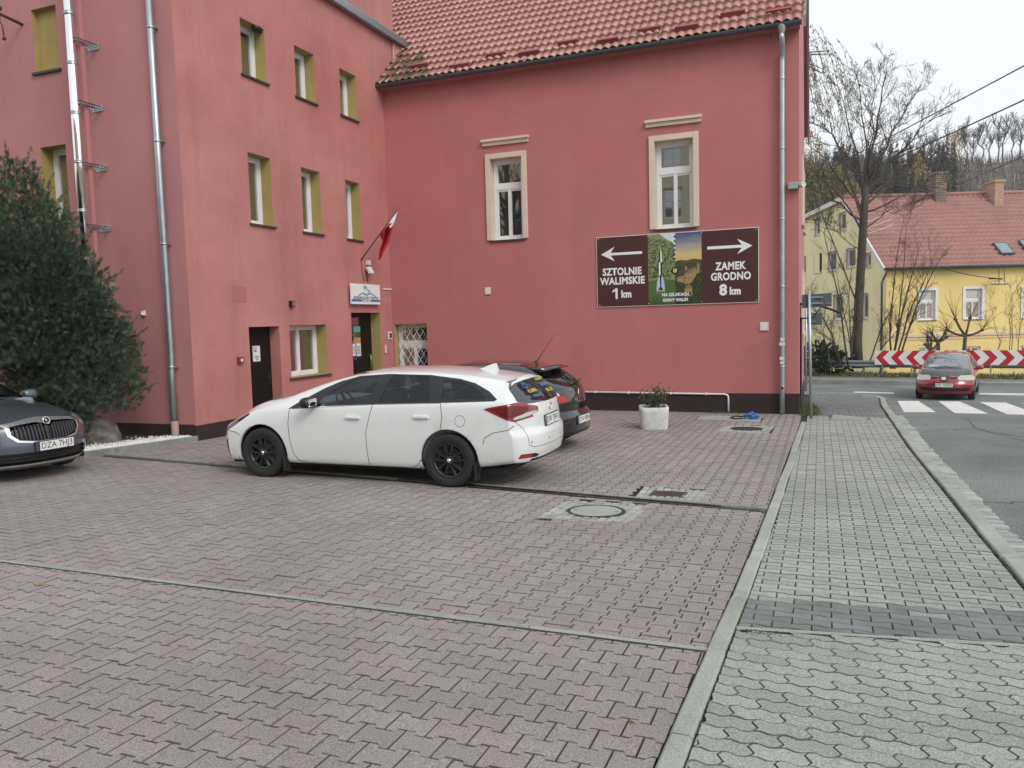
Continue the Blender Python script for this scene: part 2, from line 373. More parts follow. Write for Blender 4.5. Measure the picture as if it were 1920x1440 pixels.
pave(mb, uni(), False, -.6, 2.0, .6, 5, .225, .1125, lambda y: lx(y)+.108, lambda y: kx(y)-.185, lo(-1), lambda x: ys2(x)-.034, dirt=2)
def wet(x, y):
    if y > 17.9: return 1
    if y < ys2(x)+.60: return 0 if (abs(x-.63) < .09 and abs(y-ys2(x)-.40) < .06) else 1
    return 0
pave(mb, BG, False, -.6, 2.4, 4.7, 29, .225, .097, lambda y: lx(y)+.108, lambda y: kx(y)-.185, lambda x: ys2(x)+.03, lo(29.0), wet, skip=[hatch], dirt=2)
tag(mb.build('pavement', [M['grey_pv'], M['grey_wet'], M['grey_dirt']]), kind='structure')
sheet('pavement_bed', M['joint'], -.62, 1.44, -2, 29, -.024, 4, 70)

def curb(mb, pts, wl, wr, up, down, piece=1.0, gap=.006, taper=.0):
    """kerb stones along a polyline: wl to the left, wr to the right of it"""
    P = [Vector((p[0], p[1], 0)) for p in pts]; acc = []
    for a, b in zip(P, P[1:]):
        n = max(1, round((b-a).length/piece))
        for k in range(n): acc.append((a+(b-a)*(k/n), a+(b-a)*((k+1)/n)))
    r3 = random.Random(3)
    for a, b in acc:
        t = (b-a).normalized(); nrm = Vector((-t.y, t.x, 0)); a2, b2 = a+t*gap/2, b-t*gap/2
        j = r3.gauss(0, .002); c = .012; vs = []; jl, jr = (r3.gauss(0, .005), r3.gauss(0, .005)) if piece >= .9 and wl > .04 else (0, 0)
        for p in (a2, b2):
            for o_, h in ((wl, -down), (wl, up-c), (wl-c, up), (-wr+c, up), (-wr, up-c), (-wr, -down)):
                q = p+nrm*(o_+(jl if p is a2 else jr)); vs.append((q.x, q.y, gz(q.x, q.y)+h+j))
        fs = [(k+6, k+7, k+1, k) for k in range(5)]+[(0, 1, 2, 3, 4, 5), (11, 10, 9, 8, 7, 6)]
        mb.add(vs, fs)
mb = MB(); curb(mb, [(lx(y)+.05, y) for y in (1.2, 2.2, 3.3, 4.3, 5.3, 6.3, 7.3, 8.3, 9.3, 10.3, 11.3, 12.3, 13.3, 14.3, 15.3, 16.6)], .05, .05, .016, .08, 1.0, .006)
tag(mb.build('edging_kerb', M['kerb']), kind='structure')
mb = MB(); curb(mb, [(-9, y2), (lx(y2), y2)], .026, .012, .006, .04, 1.0, .004)
curb(mb, [(s0.x-.03, ys2(s0.x)), (kx(4.6)-.15, ys2(1.25))], .028, .012, .004, .04, 1.0, .004)
for k in range(60):
    xa, xb = -9+k*.1425, -9+(k+1)*.1425
    mb.add([(x_, y2+o_, gz(x_, y2)-.002) for x_, o_ in ((xa, -.046), (xb, -.046), (xb, -.0125), (xa, -.0125))], [(0, 1, 2, 3)], 1)
for k in range(16):
    xa, xb = s0.x+k*.11, s0.x+(k+1)*.11
    if xb < kx(4.6)-.16: mb.add([(x_, ys2(x_)+o_, gz(x_, ys2(x_))-.002) for x_, o_ in ((xa, -.036), (xb, -.036), (xb, -.0125), (xa, -.0125))], [(0, 1, 2, 3)], 1)
tag(mb.build('joint_strip', [M['kerb'], M['joint']]), kind='structure')
mb = MB(); curb(mb, [(-12.5, yd(-12.5)), (lx(7.9), yd(-.5))], .045, .02, .022, .06, 1.0, .006)
tag(mb.build('drain_kerb', M['kerb_old']), kind='structure')
mb = MB(); x = -12.4; dr = random.Random(2)
vs = [(-12.4, yd(-12.4)-.13), (-.62, yd(-.62)-.13), (-.62, yd(-.62)-.02), (-12.4, yd(-12.4)-.02)]
mb.add([(a, b, gz(a, b)-.012) for a, b in vs], [(0, 1, 2, 3)], 1)
while x < -.95:
    if x > -5.0:
        y = yd(x); z = gz(x, y)
        mb.box((x, y-.125, z-.012), (x+.016, y-.025, z+.002))
    x += .032
for o_ in (-.135, -.03):
    mb.tube([(-5.0, yd(-5.0)+o_, gz(-5, 8)-.003), (-.95, yd(-.95)+o_, gz(-1, 8)-.003)], .008, 4)
tag(mb.build('drain_channel', [M['iron'], M['joint']]), kind='structure')
# moss and dirt in the joints: small clumps along the edges
mb = MB(); mr = random.Random(8)
def clump(x, y, s):
    z = gz(x, y)
    n = 5; mb.add([(x+s*math.cos(6.283*k/n+mr.random())*mr.uniform(.6, 1.2), y+s*math.sin(6.283*k/n)*mr.uniform(.6, 1.2), z-.006) for k in range(n)]+[(x, y, z+s*mr.uniform(.1, .2))], [(k, (k+1) % n, n) for k in range(n)])
for _ in range(900):
    y = mr.uniform(2.2, 9); clump(lx(y)+(.106 if mr.random() < .6 else -.004)+mr.gauss(0, .006), y, mr.uniform(.003, .007))
for _ in range(420):
    x = mr.uniform(-6.5, lx(y2)); clump(x, y2-.022+mr.gauss(0, .004), mr.uniform(.003, .008))
for _ in range(500):
    x = mr.uniform(-9, -.55); clump(x, yd(x)-.02+mr.gauss(0, .02)-(.06 if x < -5 else 0), mr.uniform(.006, .014))
for _ in range(70): clump(mr.uniform(-1.0, -.55), yd(-.7)-.07+mr.gauss(0, .03), mr.uniform(.008, .02))
for _ in range(160): clump(mr.uniform(-.4, -.2), ys2(-.3)-.06+mr.gauss(0, .03), mr.uniform(.006, .014))
for _ in range(220): clump(mr.uniform(-.5, 1.3), ys2(.3)-.045+mr.gauss(0, .008), mr.uniform(.004, .009))
for _ in range(1100): y = mr.uniform(3, 18); clump(kx(y)-.168+mr.gauss(0, .012), y, mr.uniform(.005, .012))
tag(mb.build('moss', M['moss']), kind='stuff')

# roadside kerb, cobbled gutter
kp = [(kx(y), y) for y in (-1, 1, 3, 5, 7, 9, 11, 13, 15, 17, 19, 21, 23, 25, 27.5)]
kp += [(1.87, 28.4), (1.6, 29.0), (1.1, 29.45), (.4, 29.85), (-.7, 30.2), (-5, 30.6)]
mb = MB(); curb(mb, kp, .15, 0, .012, .2, 1.0, .008)
tag(mb.build('road_kerb', M['kerb']), kind='structure')
tip = [(1.74, 27.6), (1.5, 28.75), (.9, 29.2), (.3, 29.6), (-.8, 30.0), (-5, 30.4), (-5, 29), (1.3, 29), (1.3, 27.6)]
mb = MB(); mb.add([(x, y, gz(x, y)) for x, y in tip], [tuple(reversed(range(len(tip))))]); tag(mb.build('pavement_corner', M['grey_wet']), kind='structure')
mb = MB(); cr = random.Random(4); y = 1.0
while y < 19:
    ly = cr.uniform(.07, .115)
    for k in range(1):
        xx = kx(y)+.010; wv = .165+cr.gauss(0, .012); z = gz(xx, y)+STEP+.028+cr.gauss(0, .004)
        mb.box((xx+cr.gauss(0, .004), y, z-.05), (xx+wv, y+ly-.012, z), ch=.016)
    y += ly
tag(mb.build('gutter_cobbles', M['granite']), kind='structure')
# crossing and lane paint
def road_quad(mb, pts, dz=STEP+.004, sub=10):
    P = [G(*q, STEP) for q in pts]
    for k in range(sub):
        a, b = P[0].lerp(P[3], k/sub), P[1].lerp(P[2], k/sub); c, d = P[1].lerp(P[2], (k+1)/sub), P[0].lerp(P[3], (k+1)/sub)
        mb.quad(*[(v.x, v.y, gz(v.x, v.y)+dz) for v in (a, b, c, d)])
mb = MB()
for q in (((1683, 752), (1722, 752), (1755, 773), (1695, 773)), ((1760, 752.5), (1800, 753), (1853, 776), (1790, 775)), ((1837, 754), (1886, 755), (1952, 779), (1888, 777)), ((1916, 756), (1968, 757), (2055, 782), (1985, 780))):
    road_quad(mb, q)
road_quad(mb, ((1603, 734.2), (1676, 736.2), (1676, 738.4), (1600, 736.2)), sub=2); road_quad(mb, ((1836, 737), (1960, 738.5), (1960, 742.2), (1836, 740)), sub=2)
tag(mb.build('road_marking', M['paint_w']), kind='structure')
mb = MB(); cr = random.Random(14)
def crack(pts, w_):
    P = []
    for a, b in zip(pts, pts[1:]):
        for k in range(10): t = k/10; P.append((a[0]+(b[0]-a[0])*t+cr.gauss(0, .03), a[1]+(b[1]-a[1])*t+cr.gauss(0, .05)))
    for p, q in zip(P, P[1:]):
        d = Vector((q[0]-p[0], q[1]-p[1])).normalized(); n_ = Vector((-d.y, d.x))*w_*cr.uniform(.4, 1.3); mb.add([(x_+s_*n_.x, y_+s_*n_.y, gz(x_, y_)+STEP+.003) for (x_, y_), s_ in ((p, -1), (q, -1), (q, 1), (p, 1))], [(0, 1, 2, 3)])
crack([(1.8, 16.2), (2.6, 16.8), (3.6, 15.4), (6, 16.4)], .016); crack([(2.9, 19), (2.8, 16.9), (3.4, 14.2), (3.1, 11), (3.6, 8)], .014); crack([(1.7, 9.7), (2.4, 9.9), (4.5, 9.6)], .012); crack([(4.2, 22), (4.6, 17), (5.2, 12)], .014)
tag(mb.build('road_cracks', mat('tar', (.055, .06, .06), .8)), kind='structure')
# far side of the crossing road
f0, f1 = G(1480, 714, STEP), G(1960, 723, STEP); ft = (f1-f0).normalized(); fn = Vector((-ft.y, ft.x, 0)).normalized()
fa, fb = f0-ft*10, f1+ft*8
mb = MB(); curb(mb, [fa, fb], .16, 0, .02, .2, 1.0, .01); tag(mb.build('far_kerb', M['kerb']), kind='structure')
def far_sheet(name, m, a, b, za, zb, n=24):
    mb = MB(); vs = []
    for k in range(n+1):
        p = fa+(fb-fa)*(k/n)
        for o_, z in ((a, za), (b, zb)): q = p+fn*o_; vs.append((q.x, q.y, gz(q.x, q.y)+z))
    mb.add(vs, [(2*k, 2*k+2, 2*k+3, 2*k+1) for k in range(n)]); return tag(mb.build(name, m), kind='structure')
far_sheet('far_pavement', M['asphalt'], .16, 1.35, .0, .03); far_sheet('verge', M['verge'], 1.35, 3.0, .03, .12); far_sheet('garden_slope', M['verge'], 3.0, 9, .12, -.6)
# ================================================================== buildings
def wall_grid(mb, T, u0, u1, z0, z1, holes=(), mi=0, flip=False):
    us = sorted({u0, u1, *[h[0] for h in holes], *[h[1] for h in holes]}); zs = sorted({z0, z1, *[h[2] for h in holes], *[h[3] for h in holes]})
    for a, b in zip(us, us[1:]):
        for c, d in zip(zs, zs[1:]):
            m, n = (a+b)/2, (c+d)/2
            if any(h[0] < m < h[1] and h[2] < n < h[3] for h in holes): continue
            q = [T @ Vector(p) for p in ((a, 0, c), (b, 0, c), (b, 0, d), (a, 0, d))]
            if flip: q.reverse()
            mb.quad(*q)
def lbox(mb, T, u0, u1, d0, d1, z0, z1, mi=0, ch=0): mb.box((u0, d0, z0), (u1, d1, z1), mi, T, ch)
def reveal(mb, T, h, dep, mi=0):
    u0, u1, z0, z1 = h
    for a, b in (((u0, z0), (u0, z1)), ((u1, z1), (u1, z0)), ((u0, z1), (u1, z1)), ((u1, z0), (u0, z0))):
        mb.quad(*[T @ Vector(p) for p in ((a[0], 0, a[1]), (b[0], 0, b[1]), (b[0], -dep, b[1]), (a[0], -dep, a[1]))], mi)
def window(parent, T, h, dep=.26, style='single', reveal_m='reveal', sill=True, fw=.065, name='window', sill_m='sill', glass_m='winglass', transom=.62, over=.05):
    """window > frame bars (the window mesh), reveal, pane, sill"""
    u0, u1, z0, z1 = h; f = MB(); d0, d1 = -dep-.05, -dep+.02
    e = .002
    def bar(a, b, c, d, dd=0): lbox(f, T, a, b, d0+dd, d1+dd, c, d, ch=.008)
    bar(u0+e, u0+fw, z0+e, z1-e); bar(u1-fw, u1-e, z0+e, z1-e); bar(u0+fw, u1-fw, z0+e, z0+fw); bar(u0+fw, u1-fw, z1-fw, z1-e)
    def sash(a, b, c, d):
        s_ = .045
        bar(a, a+s_, c, d, -.012); bar(b-s_, b, c, d, -.012); bar(a+s_, b-s_, c, c+s_, -.012); bar(a+s_, b-s_, d-s_, d, -.012)
    if style == 'single': sash(u0+fw, u1-fw, z0+fw, z1-fw)
    if style == 'double':
        m = (u0+u1)/2; sash(u0+fw, m, z0+fw, z1-fw); sash(m, u1-fw, z0+fw, z1-fw); bar(m-.03, m+.03, z0+fw, z1-fw, .004)
    if style == 'cross':
        zt = z0+(z1-z0)*transom; m = (u0+u1)/2; bar(u0+fw, u1-fw, zt-.06, zt+.06, .006)
        sash(u0+fw, m, z0+fw, zt-.06); sash(m, u1-fw, z0+fw, zt-.06); bar(m-.035, m+.035, z0+fw, zt-.06, .004); sash(u0+fw, u1-fw, zt+.06, z1-fw)
    w_ = f.build(name, M['pvc'], parent)
    g = MB(); g.quad(*[T @ Vector(p) for p in ((u0+.03, -dep-.03, z0+.03), (u1-.03, -dep-.03, z0+.03), (u1-.03, -dep-.03, z1-.03), (u0+.03, -dep-.03, z1-.03))]); g.build('pane', M[glass_m], w_)
    if reveal_m: r_ = MB(); reveal(r_, T, h, dep+.06); r_.build('reveal', M[reveal_m], w_)
    if sill:
        s_ = MB(); s_.box((u0-over, -dep+.01, z0-.045), (u1+over, .05, z0-.004), 0, T, .006); s_.build('sill', M[sill_m], w_)
    return w_
def lettering(parent, T, txt, u, z, size, m, d=.004, width=None, bold=.0, name='lettering', align='CENTER', sy=1.0):
    c = bpy.data.curves.new('lettering', 'FONT'); c.body = txt; c.size = size; c.align_x = align; c.align_y = 'CENTER'; c.offset = bold; c.resolution_u = 3; c.space_character = 1.0+bold*8
    o = bpy.data.objects.new('lettering_curve', c); COL.objects.link(o); bpy.context.view_layer.update()
    me = bpy.data.meshes.new_from_object(o.evaluated_get(bpy.context.evaluated_depsgraph_get()))
    bpy.data.objects.remove(o); bpy.data.curves.remove(c)
    xs = [v.co.x for v in me.vertices]; k = 1
    if width and xs: k = width/(max(xs)-min(xs)); mid = (max(xs)+min(xs))/2 if align == 'CENTER' else min(xs)
    for v in me.vertices:
        x = (v.co.x-(mid if width else 0))*k
        v.co = T @ Vector((u+x, d, z+v.co.y*sy))
    me.materials.clear(); me.materials.append(m)
    return link_mesh(name, me, parent)
def rectpx(ax, val, tl, br, iu):             # photo rectangle on a wall plane -> (u0, u1, z0, z1)
    a, b = A(*tl, ax, val), A(*br, ax, val)
    return (min(a[iu], b[iu]), max(a[iu], b[iu]), min(a.z, b.z), max(a.z, b.z))

# ---------------------------------------------------------------- wing (left building)
wing = empty('annex_building', (XW-3, YC+3, -.35), 0, 'three storey faded pink plastered annex with yellow window reveals and steel flue', 'building')
wing_M = wing.matrix_basis.copy()
TW = XF((XW, 0, 0), (0, 1, 0), (1, 0, 0))     # u = y
TF = XF((0, YC, 0), (1, 0, 0), (0, -1, 0))    # u = x
def par(o, root):                              # keep world-space geometry under an Empty
    o.parent = root; o.matrix_parent_inverse = Matrix.Translation(-Vector(root.location)); return o
class Wrap:                                    # parent helper: children get the inverse of the root's location
    pass
def P_(root, mb, name, m): return par(mb.build(name, m), root)
def avg(hs):                                   # windows of one row share their sill and head
    z0 = sum(h[2] for h in hs)/len(hs); z1 = sum(h[3] for h in hs)/len(hs); return [(h[0], h[1], z0, z1) for h in hs]
up = avg([rectpx(0, XW, *q, 1) for q in (((449, 31), (500, 155)), ((551, 83), (592, 195)), ((636, 128), (670, 228)))])
md = avg([rectpx(0, XW, *q, 1) for q in (((464, 284), (513, 425)), ((564, 313), (604, 440)), ((647, 337), (678, 450)))])
lw = rectpx(0, XW, (542, 610), (616, 700), 1)
dr1 = rectpx(0, XW, (466, 613), (531, 740), 1); dr1 = (dr1[0], dr1[1]-.02, gz(XW, 13)-.05, dr1[3])
dr2 = rectpx(0, XW, (658, 586), (716, 680), 1); dr2 = (dr2[0], dr2[1], gz(XW, 16)+.05, dr2[3])
ZT = A(660, 24, 0, XW).z                       # top of the wing's side wall
WY1 = A(733, 75, 0, XW).y
mb = MB(); wall_grid(mb, TW, YC, WY1+.06, -.08, ZT, up+md+[lw, dr1, dr2])
# the last strip beside the hall roof goes a little deeper than the corner
bw1 = rectpx(1, YC, (58, 19), (112, 128), 0); bw2 = rectpx(1, YC, (75, 277), (133, 418), 0); bw3 = rectpx(1, YC, (-45, 292), (5, 430), 0)
P_(wing, mb, 'side_wall', M['plaster_wing'])
mb = MB(); wall_grid(mb, TF, -24, XW, -.10, ZT, [bw1, bw2, bw3]); mb.box((-24, YC+.3, -.3), (-23.9, 26, ZT-.02)); mb.box((-24, 26, -.3), (XW-.5, 26.1, ZT-.02))
P_(wing, mb, 'front_wall', M['plaster_front'])
mb = MB(); zl = A(371, 800, 0, XW).z+.02
mb.box((XW-.03, YC-.018, -.9), (XW+.018, dr1[0], zl)); mb.box((XW-.03, dr1[1], -.9), (XW+.018, dr2[0], zl)); mb.box((XW-.03, dr2[1], -.9), (XW+.018, YR, zl)); mb.box((-24, YC-.018, -.9), (XW-.03, YC+.02, zl+.02))
P_(wing, mb, 'plinth', M['plinth'])
for i, h in enumerate(up+md):
    w_ = window(None, TW, h, .27, 'single'); par(w_, wing)
w_ = window(None, TW, lw, .3, 'double', over=.08); par(w_, wing)
w_ = window(None, TF, bw2, .28, 'single'); par(w_, wing); w_ = window(None, TF, bw3, .28, 'single'); par(w_, wing)
# blind window: a yellow panel in a shallow niche
mb = MB(); mb.quad(*[TF @ Vector(p) for p in ((bw1[0], -.12, bw1[2]), (bw1[1], -.12, bw1[2]), (bw1[1], -.12, bw1[3]), (bw1[0], -.12, bw1[3]))]); reveal(mb, TF, bw1, .12)
bl = P_(wing, mb, 'blind_window', M['reveal']); bl['label'] = 'walled up yellow window niche'
mb = MB(); mb.box((bw1[0]-.05, -.1, bw1[2]-.05), (bw1[1]+.05, .05, bw1[2]-.003), 0, TF, .006); mb.build('sill', M['sill'], bl)
# brown service door and dark glazed entrance door
mb = MB(); mb.box((dr1[0]+.002, -.30, dr1[2]), (dr1[1]-.002, -.25, dr1[3]-.002), 0, TW); d_ = P_(wing, mb, 'door', M['door'])
mb = MB(); reveal(mb, TW, dr1, .3); mb.build('reveal', M['plaster_wing'], d_)
mb = MB(); mb.box((dr1[1]-.12, -.25, .55), (dr1[1]-.07, -.235, .75), 0, TW); mb.tube([TW @ Vector(p) for p in ((dr1[1]-.095, -.25, .68), (dr1[1]-.095, -.19, .68), (dr1[1]-.23, -.19, .68))], .011, 6); mb.build('handle', M['dark'], d_)
mb = MB(); mb.box((dr2[0]+.002, -.34, dr2[2]), (dr2[1]-.002, -.28, dr2[3]-.002), 0, TW)
for a, b, c, d in ((.06, .62, .2, 1.1), (.06, .62, 1.2, 2.35)): lbox(mb, TW, dr2[0]+a, dr2[0]+b, -.28, -.275, dr2[2]+c, min(dr2[2]+d, dr2[3]-.1))
d_ = P_(wing, mb, 'door', M['door'])
mb = MB(); mb.quad(*[TW @ Vector(p) for p in ((dr2[0]+.1, -.272, dr2[2]+1.2), (dr2[0]+.75, -.272, dr2[2]+1.2), (dr2[0]+.75, -.272, dr2[3]-.12), (dr2[0]+.1, -.272, dr2[3]-.12))]); mb.build('pane', M['winglass'], d_)
mb = MB(); reveal(mb, TW, dr2, .3); mb.build('reveal', M['reveal'], d_)
mb = MB(); mb.tube([TW @ Vector(p) for p in ((dr2[1]-.16, -.28, .6), (dr2[1]-.16, -.22, .6), (dr2[1]-.16, -.22, .95), (dr2[1]-.16, -.28, .95))], .012, 6); mb.build('handle', M['metal'], d_)
# posters on the entrance door
pz = [((663, 612), (676, 643), M['blue'], 'colourful green and orange poster on the glass of the dark entrance door'), ((661, 645), (667, 667), M['white'], 'narrow white notice on the dark entrance door'), ((668, 644), (677, 667), M['white'], 'wider white notice on the dark entrance door below the poster')]
for a, b, m_, lb in pz:
    h = rectpx(0, XW-.27, a, b, 1); mb = MB(); lbox(mb, TW, h[0], h[1], -.270, -.266, h[2], h[3]); root = tag(mb.build('door_notice', M['white']), lb, 'notice', 'papers on the entrance door')
    if m_ is M['blue']:
        mb = MB(); hh = h[3]-h[2]
        for k, mm in enumerate((1, 0, 2)):
            lbox(mb, TW, h[0], h[1], -.2655, -.2645, h[2]+hh*(k/3), h[2]+hh*((k+1)/3), mm)
        mb.build('picture', [M['moss'], mat('poster_orange', (.55, .30, .10), .5), mat('poster_teal', (.10, .38, .36), .5)], root)
    else:
        mb = MB()
        for k in range(6): lbox(mb, TW, h[0]+.02, h[1]-.02-.03*(k % 2), -.2655, -.2645, h[2]+.05+k*(h[3]-h[2]-.1)/6, h[2]+.065+k*(h[3]-h[2]-.1)/6)
        mb.build('print', M['gutter'], root)
# parking notice on the brown door
h = rectpx(0, XW-.25, (473, 649), (488, 677), 1); mb = MB(); lbox(mb, TW, h[0], h[1], -.250, -.244, h[2], h[3]); pn = tag(mb.build('parking_notice', M['white']), 'white parking notice with blue P fixed to the brown door', 'notice')
mb = MB(); lbox(mb, TW, h[0]+.025, h[0]+.115, -.2435, -.2425, h[3]-.125, h[3]-.02); mb.build('parking_symbol', M['blue'], pn)
lettering(pn, TW, 'P', h[0]+.07, h[3]-.073, .105, M['white'], -.2415, bold=.004)
mb = MB()
for k in range(3): lbox(mb, TW, h[0]+.05+.03*(k == 2), h[1]-.04-.03*(k == 2), -.2435, -.2425, h[2]+.025+.035*(2-k), h[2]+.041+.035*(2-k))
mb.build('print', M['gutter'], pn)
# fascia flashing along the roof edge, roof slab, side gable panel, chimney
fz = A(660, 24, 0, XW+.1).z
mb = MB(); mb.box((XW-12, YC-.15, ZT), (XW+.1, A(785, 98, 0, XW+.35).y, ZT+.05)); P_(wing, mb, 'flat_roof', M['flashing'])
ye = A(783, 95, 0, XW+.28).y
mb = MB(); mb.box((XW+.02, YC-.2, ZT-.10), (XW+.16, ye, ZT+.08), ch=.01); mb.box((-24, YC-.16, ZT-.10), (XW+.02, YC-.02, ZT+.08), ch=.01); mb.box((XW+.16, A(708, 55, 0, XW+.2).y-.03, ZT-.12), (XW+.19, A(708, 55, 0, XW+.2).y+.03, ZT+.1)); P_(wing, mb, 'fascia', M['flashing'])
mb = MB(); y = WY1+.05
while y < ye-.1:
    mb.tube([(XW+.02, y, ZT-1.25), (XW+.02, y, ZT-.08)], .05, 6); y += .11
P_(wing, mb, 'cladding_panel', M['tile'])
c0, c1 = A(663, 20, 0, XW-.9), A(720, 40, 0, XW-.9)
mb = MB(); mb.box((XW-1.5, c0.y, ZT), (XW-.5, c0.y+1.35, ZT+3.2)); P_(wing, mb, 'chimney', M['plaster_wing'])
# zinc downpipe on the front wall
pa, pb = A(280, 0, 1, YC-.09), A(327, 795, 1, YC-.09); px_ = (pa.x+pb.x)/2
mb = MB(); mb.tube([(px_, YC-.09, ZT), (px_, YC-.09, 4.2), (px_+.01, YC-.09, 1.3), (px_-.01, YC-.09, .9), (px_, YC-.09, .05)], .062, 14)
dp = P_(wing, mb, 'downpipe', M['metal'])
for z in (7.0, 5.05, 3.25, 1.05):
    mb = MB(); mb.lathe([(.066, -.02), (.072, -.01), (.072, .01), (.066, .02)], 14, 0, Matrix.Translation((px_, YC-.09, z))); mb.box((px_+.05, YC-.10, z-.012), (px_+.09, YC, z+.012)); mb.build('bracket', M['metal'], dp)
mb = MB(); mb.tube([(px_, YC-.09, .07), (px_, YC-.09, -.45)], .066, 14); o = mb.build('drain_socket', mat('pink_pvc', (.38, .27, .24), .6), dp)
# chrome flue standing off the wall on perforated brackets
fx = (A(130, 100, 1, YC-.5).x+A(166, 540, 1, YC-.5).x)/2
mb = MB(); mb.tube([(fx, YC-.48, 9.2), (fx, YC-.48, 1.0)], .085, 20); fl = P_(wing, mb, 'flue', M['chrome'])
for i in range(9):
    mb = MB(); z = 8.2-i*.86; mb.lathe([(.087, -.03), (.095, -.02), (.095, -.012), (.088, -.005), (.095, .012), (.095, .02), (.087, .03)], 20, 0, Matrix.Translation((fx, YC-.48, z))); mb.build('clamp_ring', M['metal'], fl)
mb = MB(); mb.box((fx-.06, YC-.34, .9), (fx+.06, YC-.26, 9.1)); mb.build('flue_shadow_strip', M['plaster_front'], fl)  # shadow line beside the flue, built as a solid strip
for py, px in ((88, 183), (203, 193), (315, 200), (428, 208), (539, 215)):
    z = A(px, py, 1, YC).z; mb = MB()
    for s_ in (-1, 1):
        x = fx+s_*.10
        mb.box((x-.006, YC-.5, z-.03), (x+.006, YC, z-.02)); mb.box((x-.006, YC-.5, z+.02), (x+.006, YC, z+.03)); mb.box((x-.02, YC-.5, z+.026), (x+.02, YC, z+.03))
        for k in range(8): mb.box((x-.006, YC-.48+k*.06, z-.03), (x+.006, YC-.45+k*.06, z+.03))
    mb.box((fx-.14, YC-.012, z-.05), (fx+.14, YC, z+.05)); mb.build('flue_bracket', M['metal'], fl)
# darker repair patch and traces of old lettering in the render
h = rectpx(0, XW, (434, 536), (462, 567), 1); mb = MB(); lbox(mb, TW, h[0], h[1], -.01, .004, h[2], h[3]); P_(wing, mb, 'plaster_patch', M['plaster_patch'])
q = A(725, 562, 0, XW); o = lettering(None, TW, 'ski', q.y, q.z, .26, mat('worn_letter', (.56, .30, .28), .9), .003, width=.34); par(o, wing); o.name = 'worn_lettering'

# ---------------------------------------------------------------- hall (right building)
XH = -.42
hall = empty('hall_building', (-5.5, YR+3, -.5), 0, 'pink plastered hall with red tiled roof, beige framed windows and dark plinth', 'building')
TH = XF((0, YR, 0), (1, 0, 0), (0, -1, 0)); TS = XF((XH, 0, 0), (0, 1, 0), (1, 0, 0))
ZG = (A(718, 165, 1, YR-.15).z+A(1505, 44, 1, YR-.15).z)/2      # gutter height
h1 = rectpx(1, YR, (919, 300), (982, 447), 0); h2 = rectpx(1, YR, (1227, 265), (1301, 425), 0)
h1, h2 = avg([h1, h2]); hb = rectpx(1, YR, (745, 608), (803, 700), 0); hb = (XW+.06, hb[1], -.25, hb[3])
mb = MB(); wall_grid(mb, TH, XW-3, XH, -.06, ZG+.05, [h1, h2, hb]); P_(hall, mb, 'front_wall', M['plaster_hall'])
YB, YRG = 24.6, 22.0; pitch = .95; ZR = ZG+(YRG-YR)*pitch
mb = MB(); mb.add([(XH, YR, -.7), (XH, YB, -1.2), (XH, YB, ZG-1.0), (XH, YRG, ZR-.25), (XH, YR, ZG+.05)], [(0, 1, 2, 3, 4)])
mb.box((XW-3, YB, -1.2), (XH, YB+.02, ZG)); P_(hall, mb, 'gable_wall', M['plaster_front'])
zp0 = A(1465, 738, 1, YR).z
mb = MB(); mb.box((XW+.02, YR-.02, -1.0), (XH+.018, YR+.1, zp0)); mb.box((XH-.1, YR+.1, -1.6), (XH+.018, YB, zp0-.15)); P_(hall, mb, 'plinth', M['plinth'])
for h in (h1, h2):
    w_ = par(window(None, TH, h, .2, 'cross', reveal_m='trim', fw=.07, transom=.66), hall)
    mb = MB(); a = .125; u0, u1, z0, z1 = h
    mb.box((u0-a, 0, z0-.0), (u0, .05, z1+a), 0, TH, .008); mb.box((u1, 0, z0), (u1+a, .05, z1+a), 0, TH, .008); mb.box((u0, 0, z1), (u1, .05, z1+a), 0, TH, .008)
    mb.build('surround', M['trim'], w_)
    mb = MB(); zc = z1+a+.2; mb.box((u0-a-.06, 0, zc), (u1+a+.06, .05, zc+.09), 0, TH, .006); mb.box((u0-a-.08, 0, zc+.09), (u1+a+.08, .10, zc+.15), 0, TH, .006)
    mb.build('lintel', M['trim'], w_)
w_ = par(window(None, TH, hb, .24, 'cross', sill=False, transom=.72, fw=.06), hall)
mb = MB(); u0, u1, z0, z1 = hb; uu = u0+.04
st = .19; k = -8
def clipseg(a, b):
    (x0, y0), (x1, y1) = a, b; t0, t1 = 0.0, 1.0
    for p, q in ((-(x1-x0), x0-(u0+.02)), (x1-x0, u1-.02-x0), (-(y1-y0), y0-(z0+.02)), (y1-y0, z1-.02-y0)):
        if p == 0:
            if q < 0: return None
            continue
        r = q/p
        if p < 0: t0 = max(t0, r)
        else: t1 = min(t1, r)
    return None if t0 >= t1 else ((x0+(x1-x0)*t0, y0+(y1-y0)*t0), (x0+(x1-x0)*t1, y0+(y1-y0)*t1))
for k in range(-12, 16):
    for sgn in (1, -1):
        xa = u0+k*st; seg = clipseg((xa, z0), (xa+sgn*(z1-z0)/1.55, z1))
        if seg: mb.tube([TH @ Vector((seg[0][0], -.16-.008*sgn, seg[0][1])), TH @ Vector((seg[1][0], -.16-.008*sgn, seg[1][1]))], .008, 5)
g_ = mb.build('security_grille', M['white_pl'], w_)
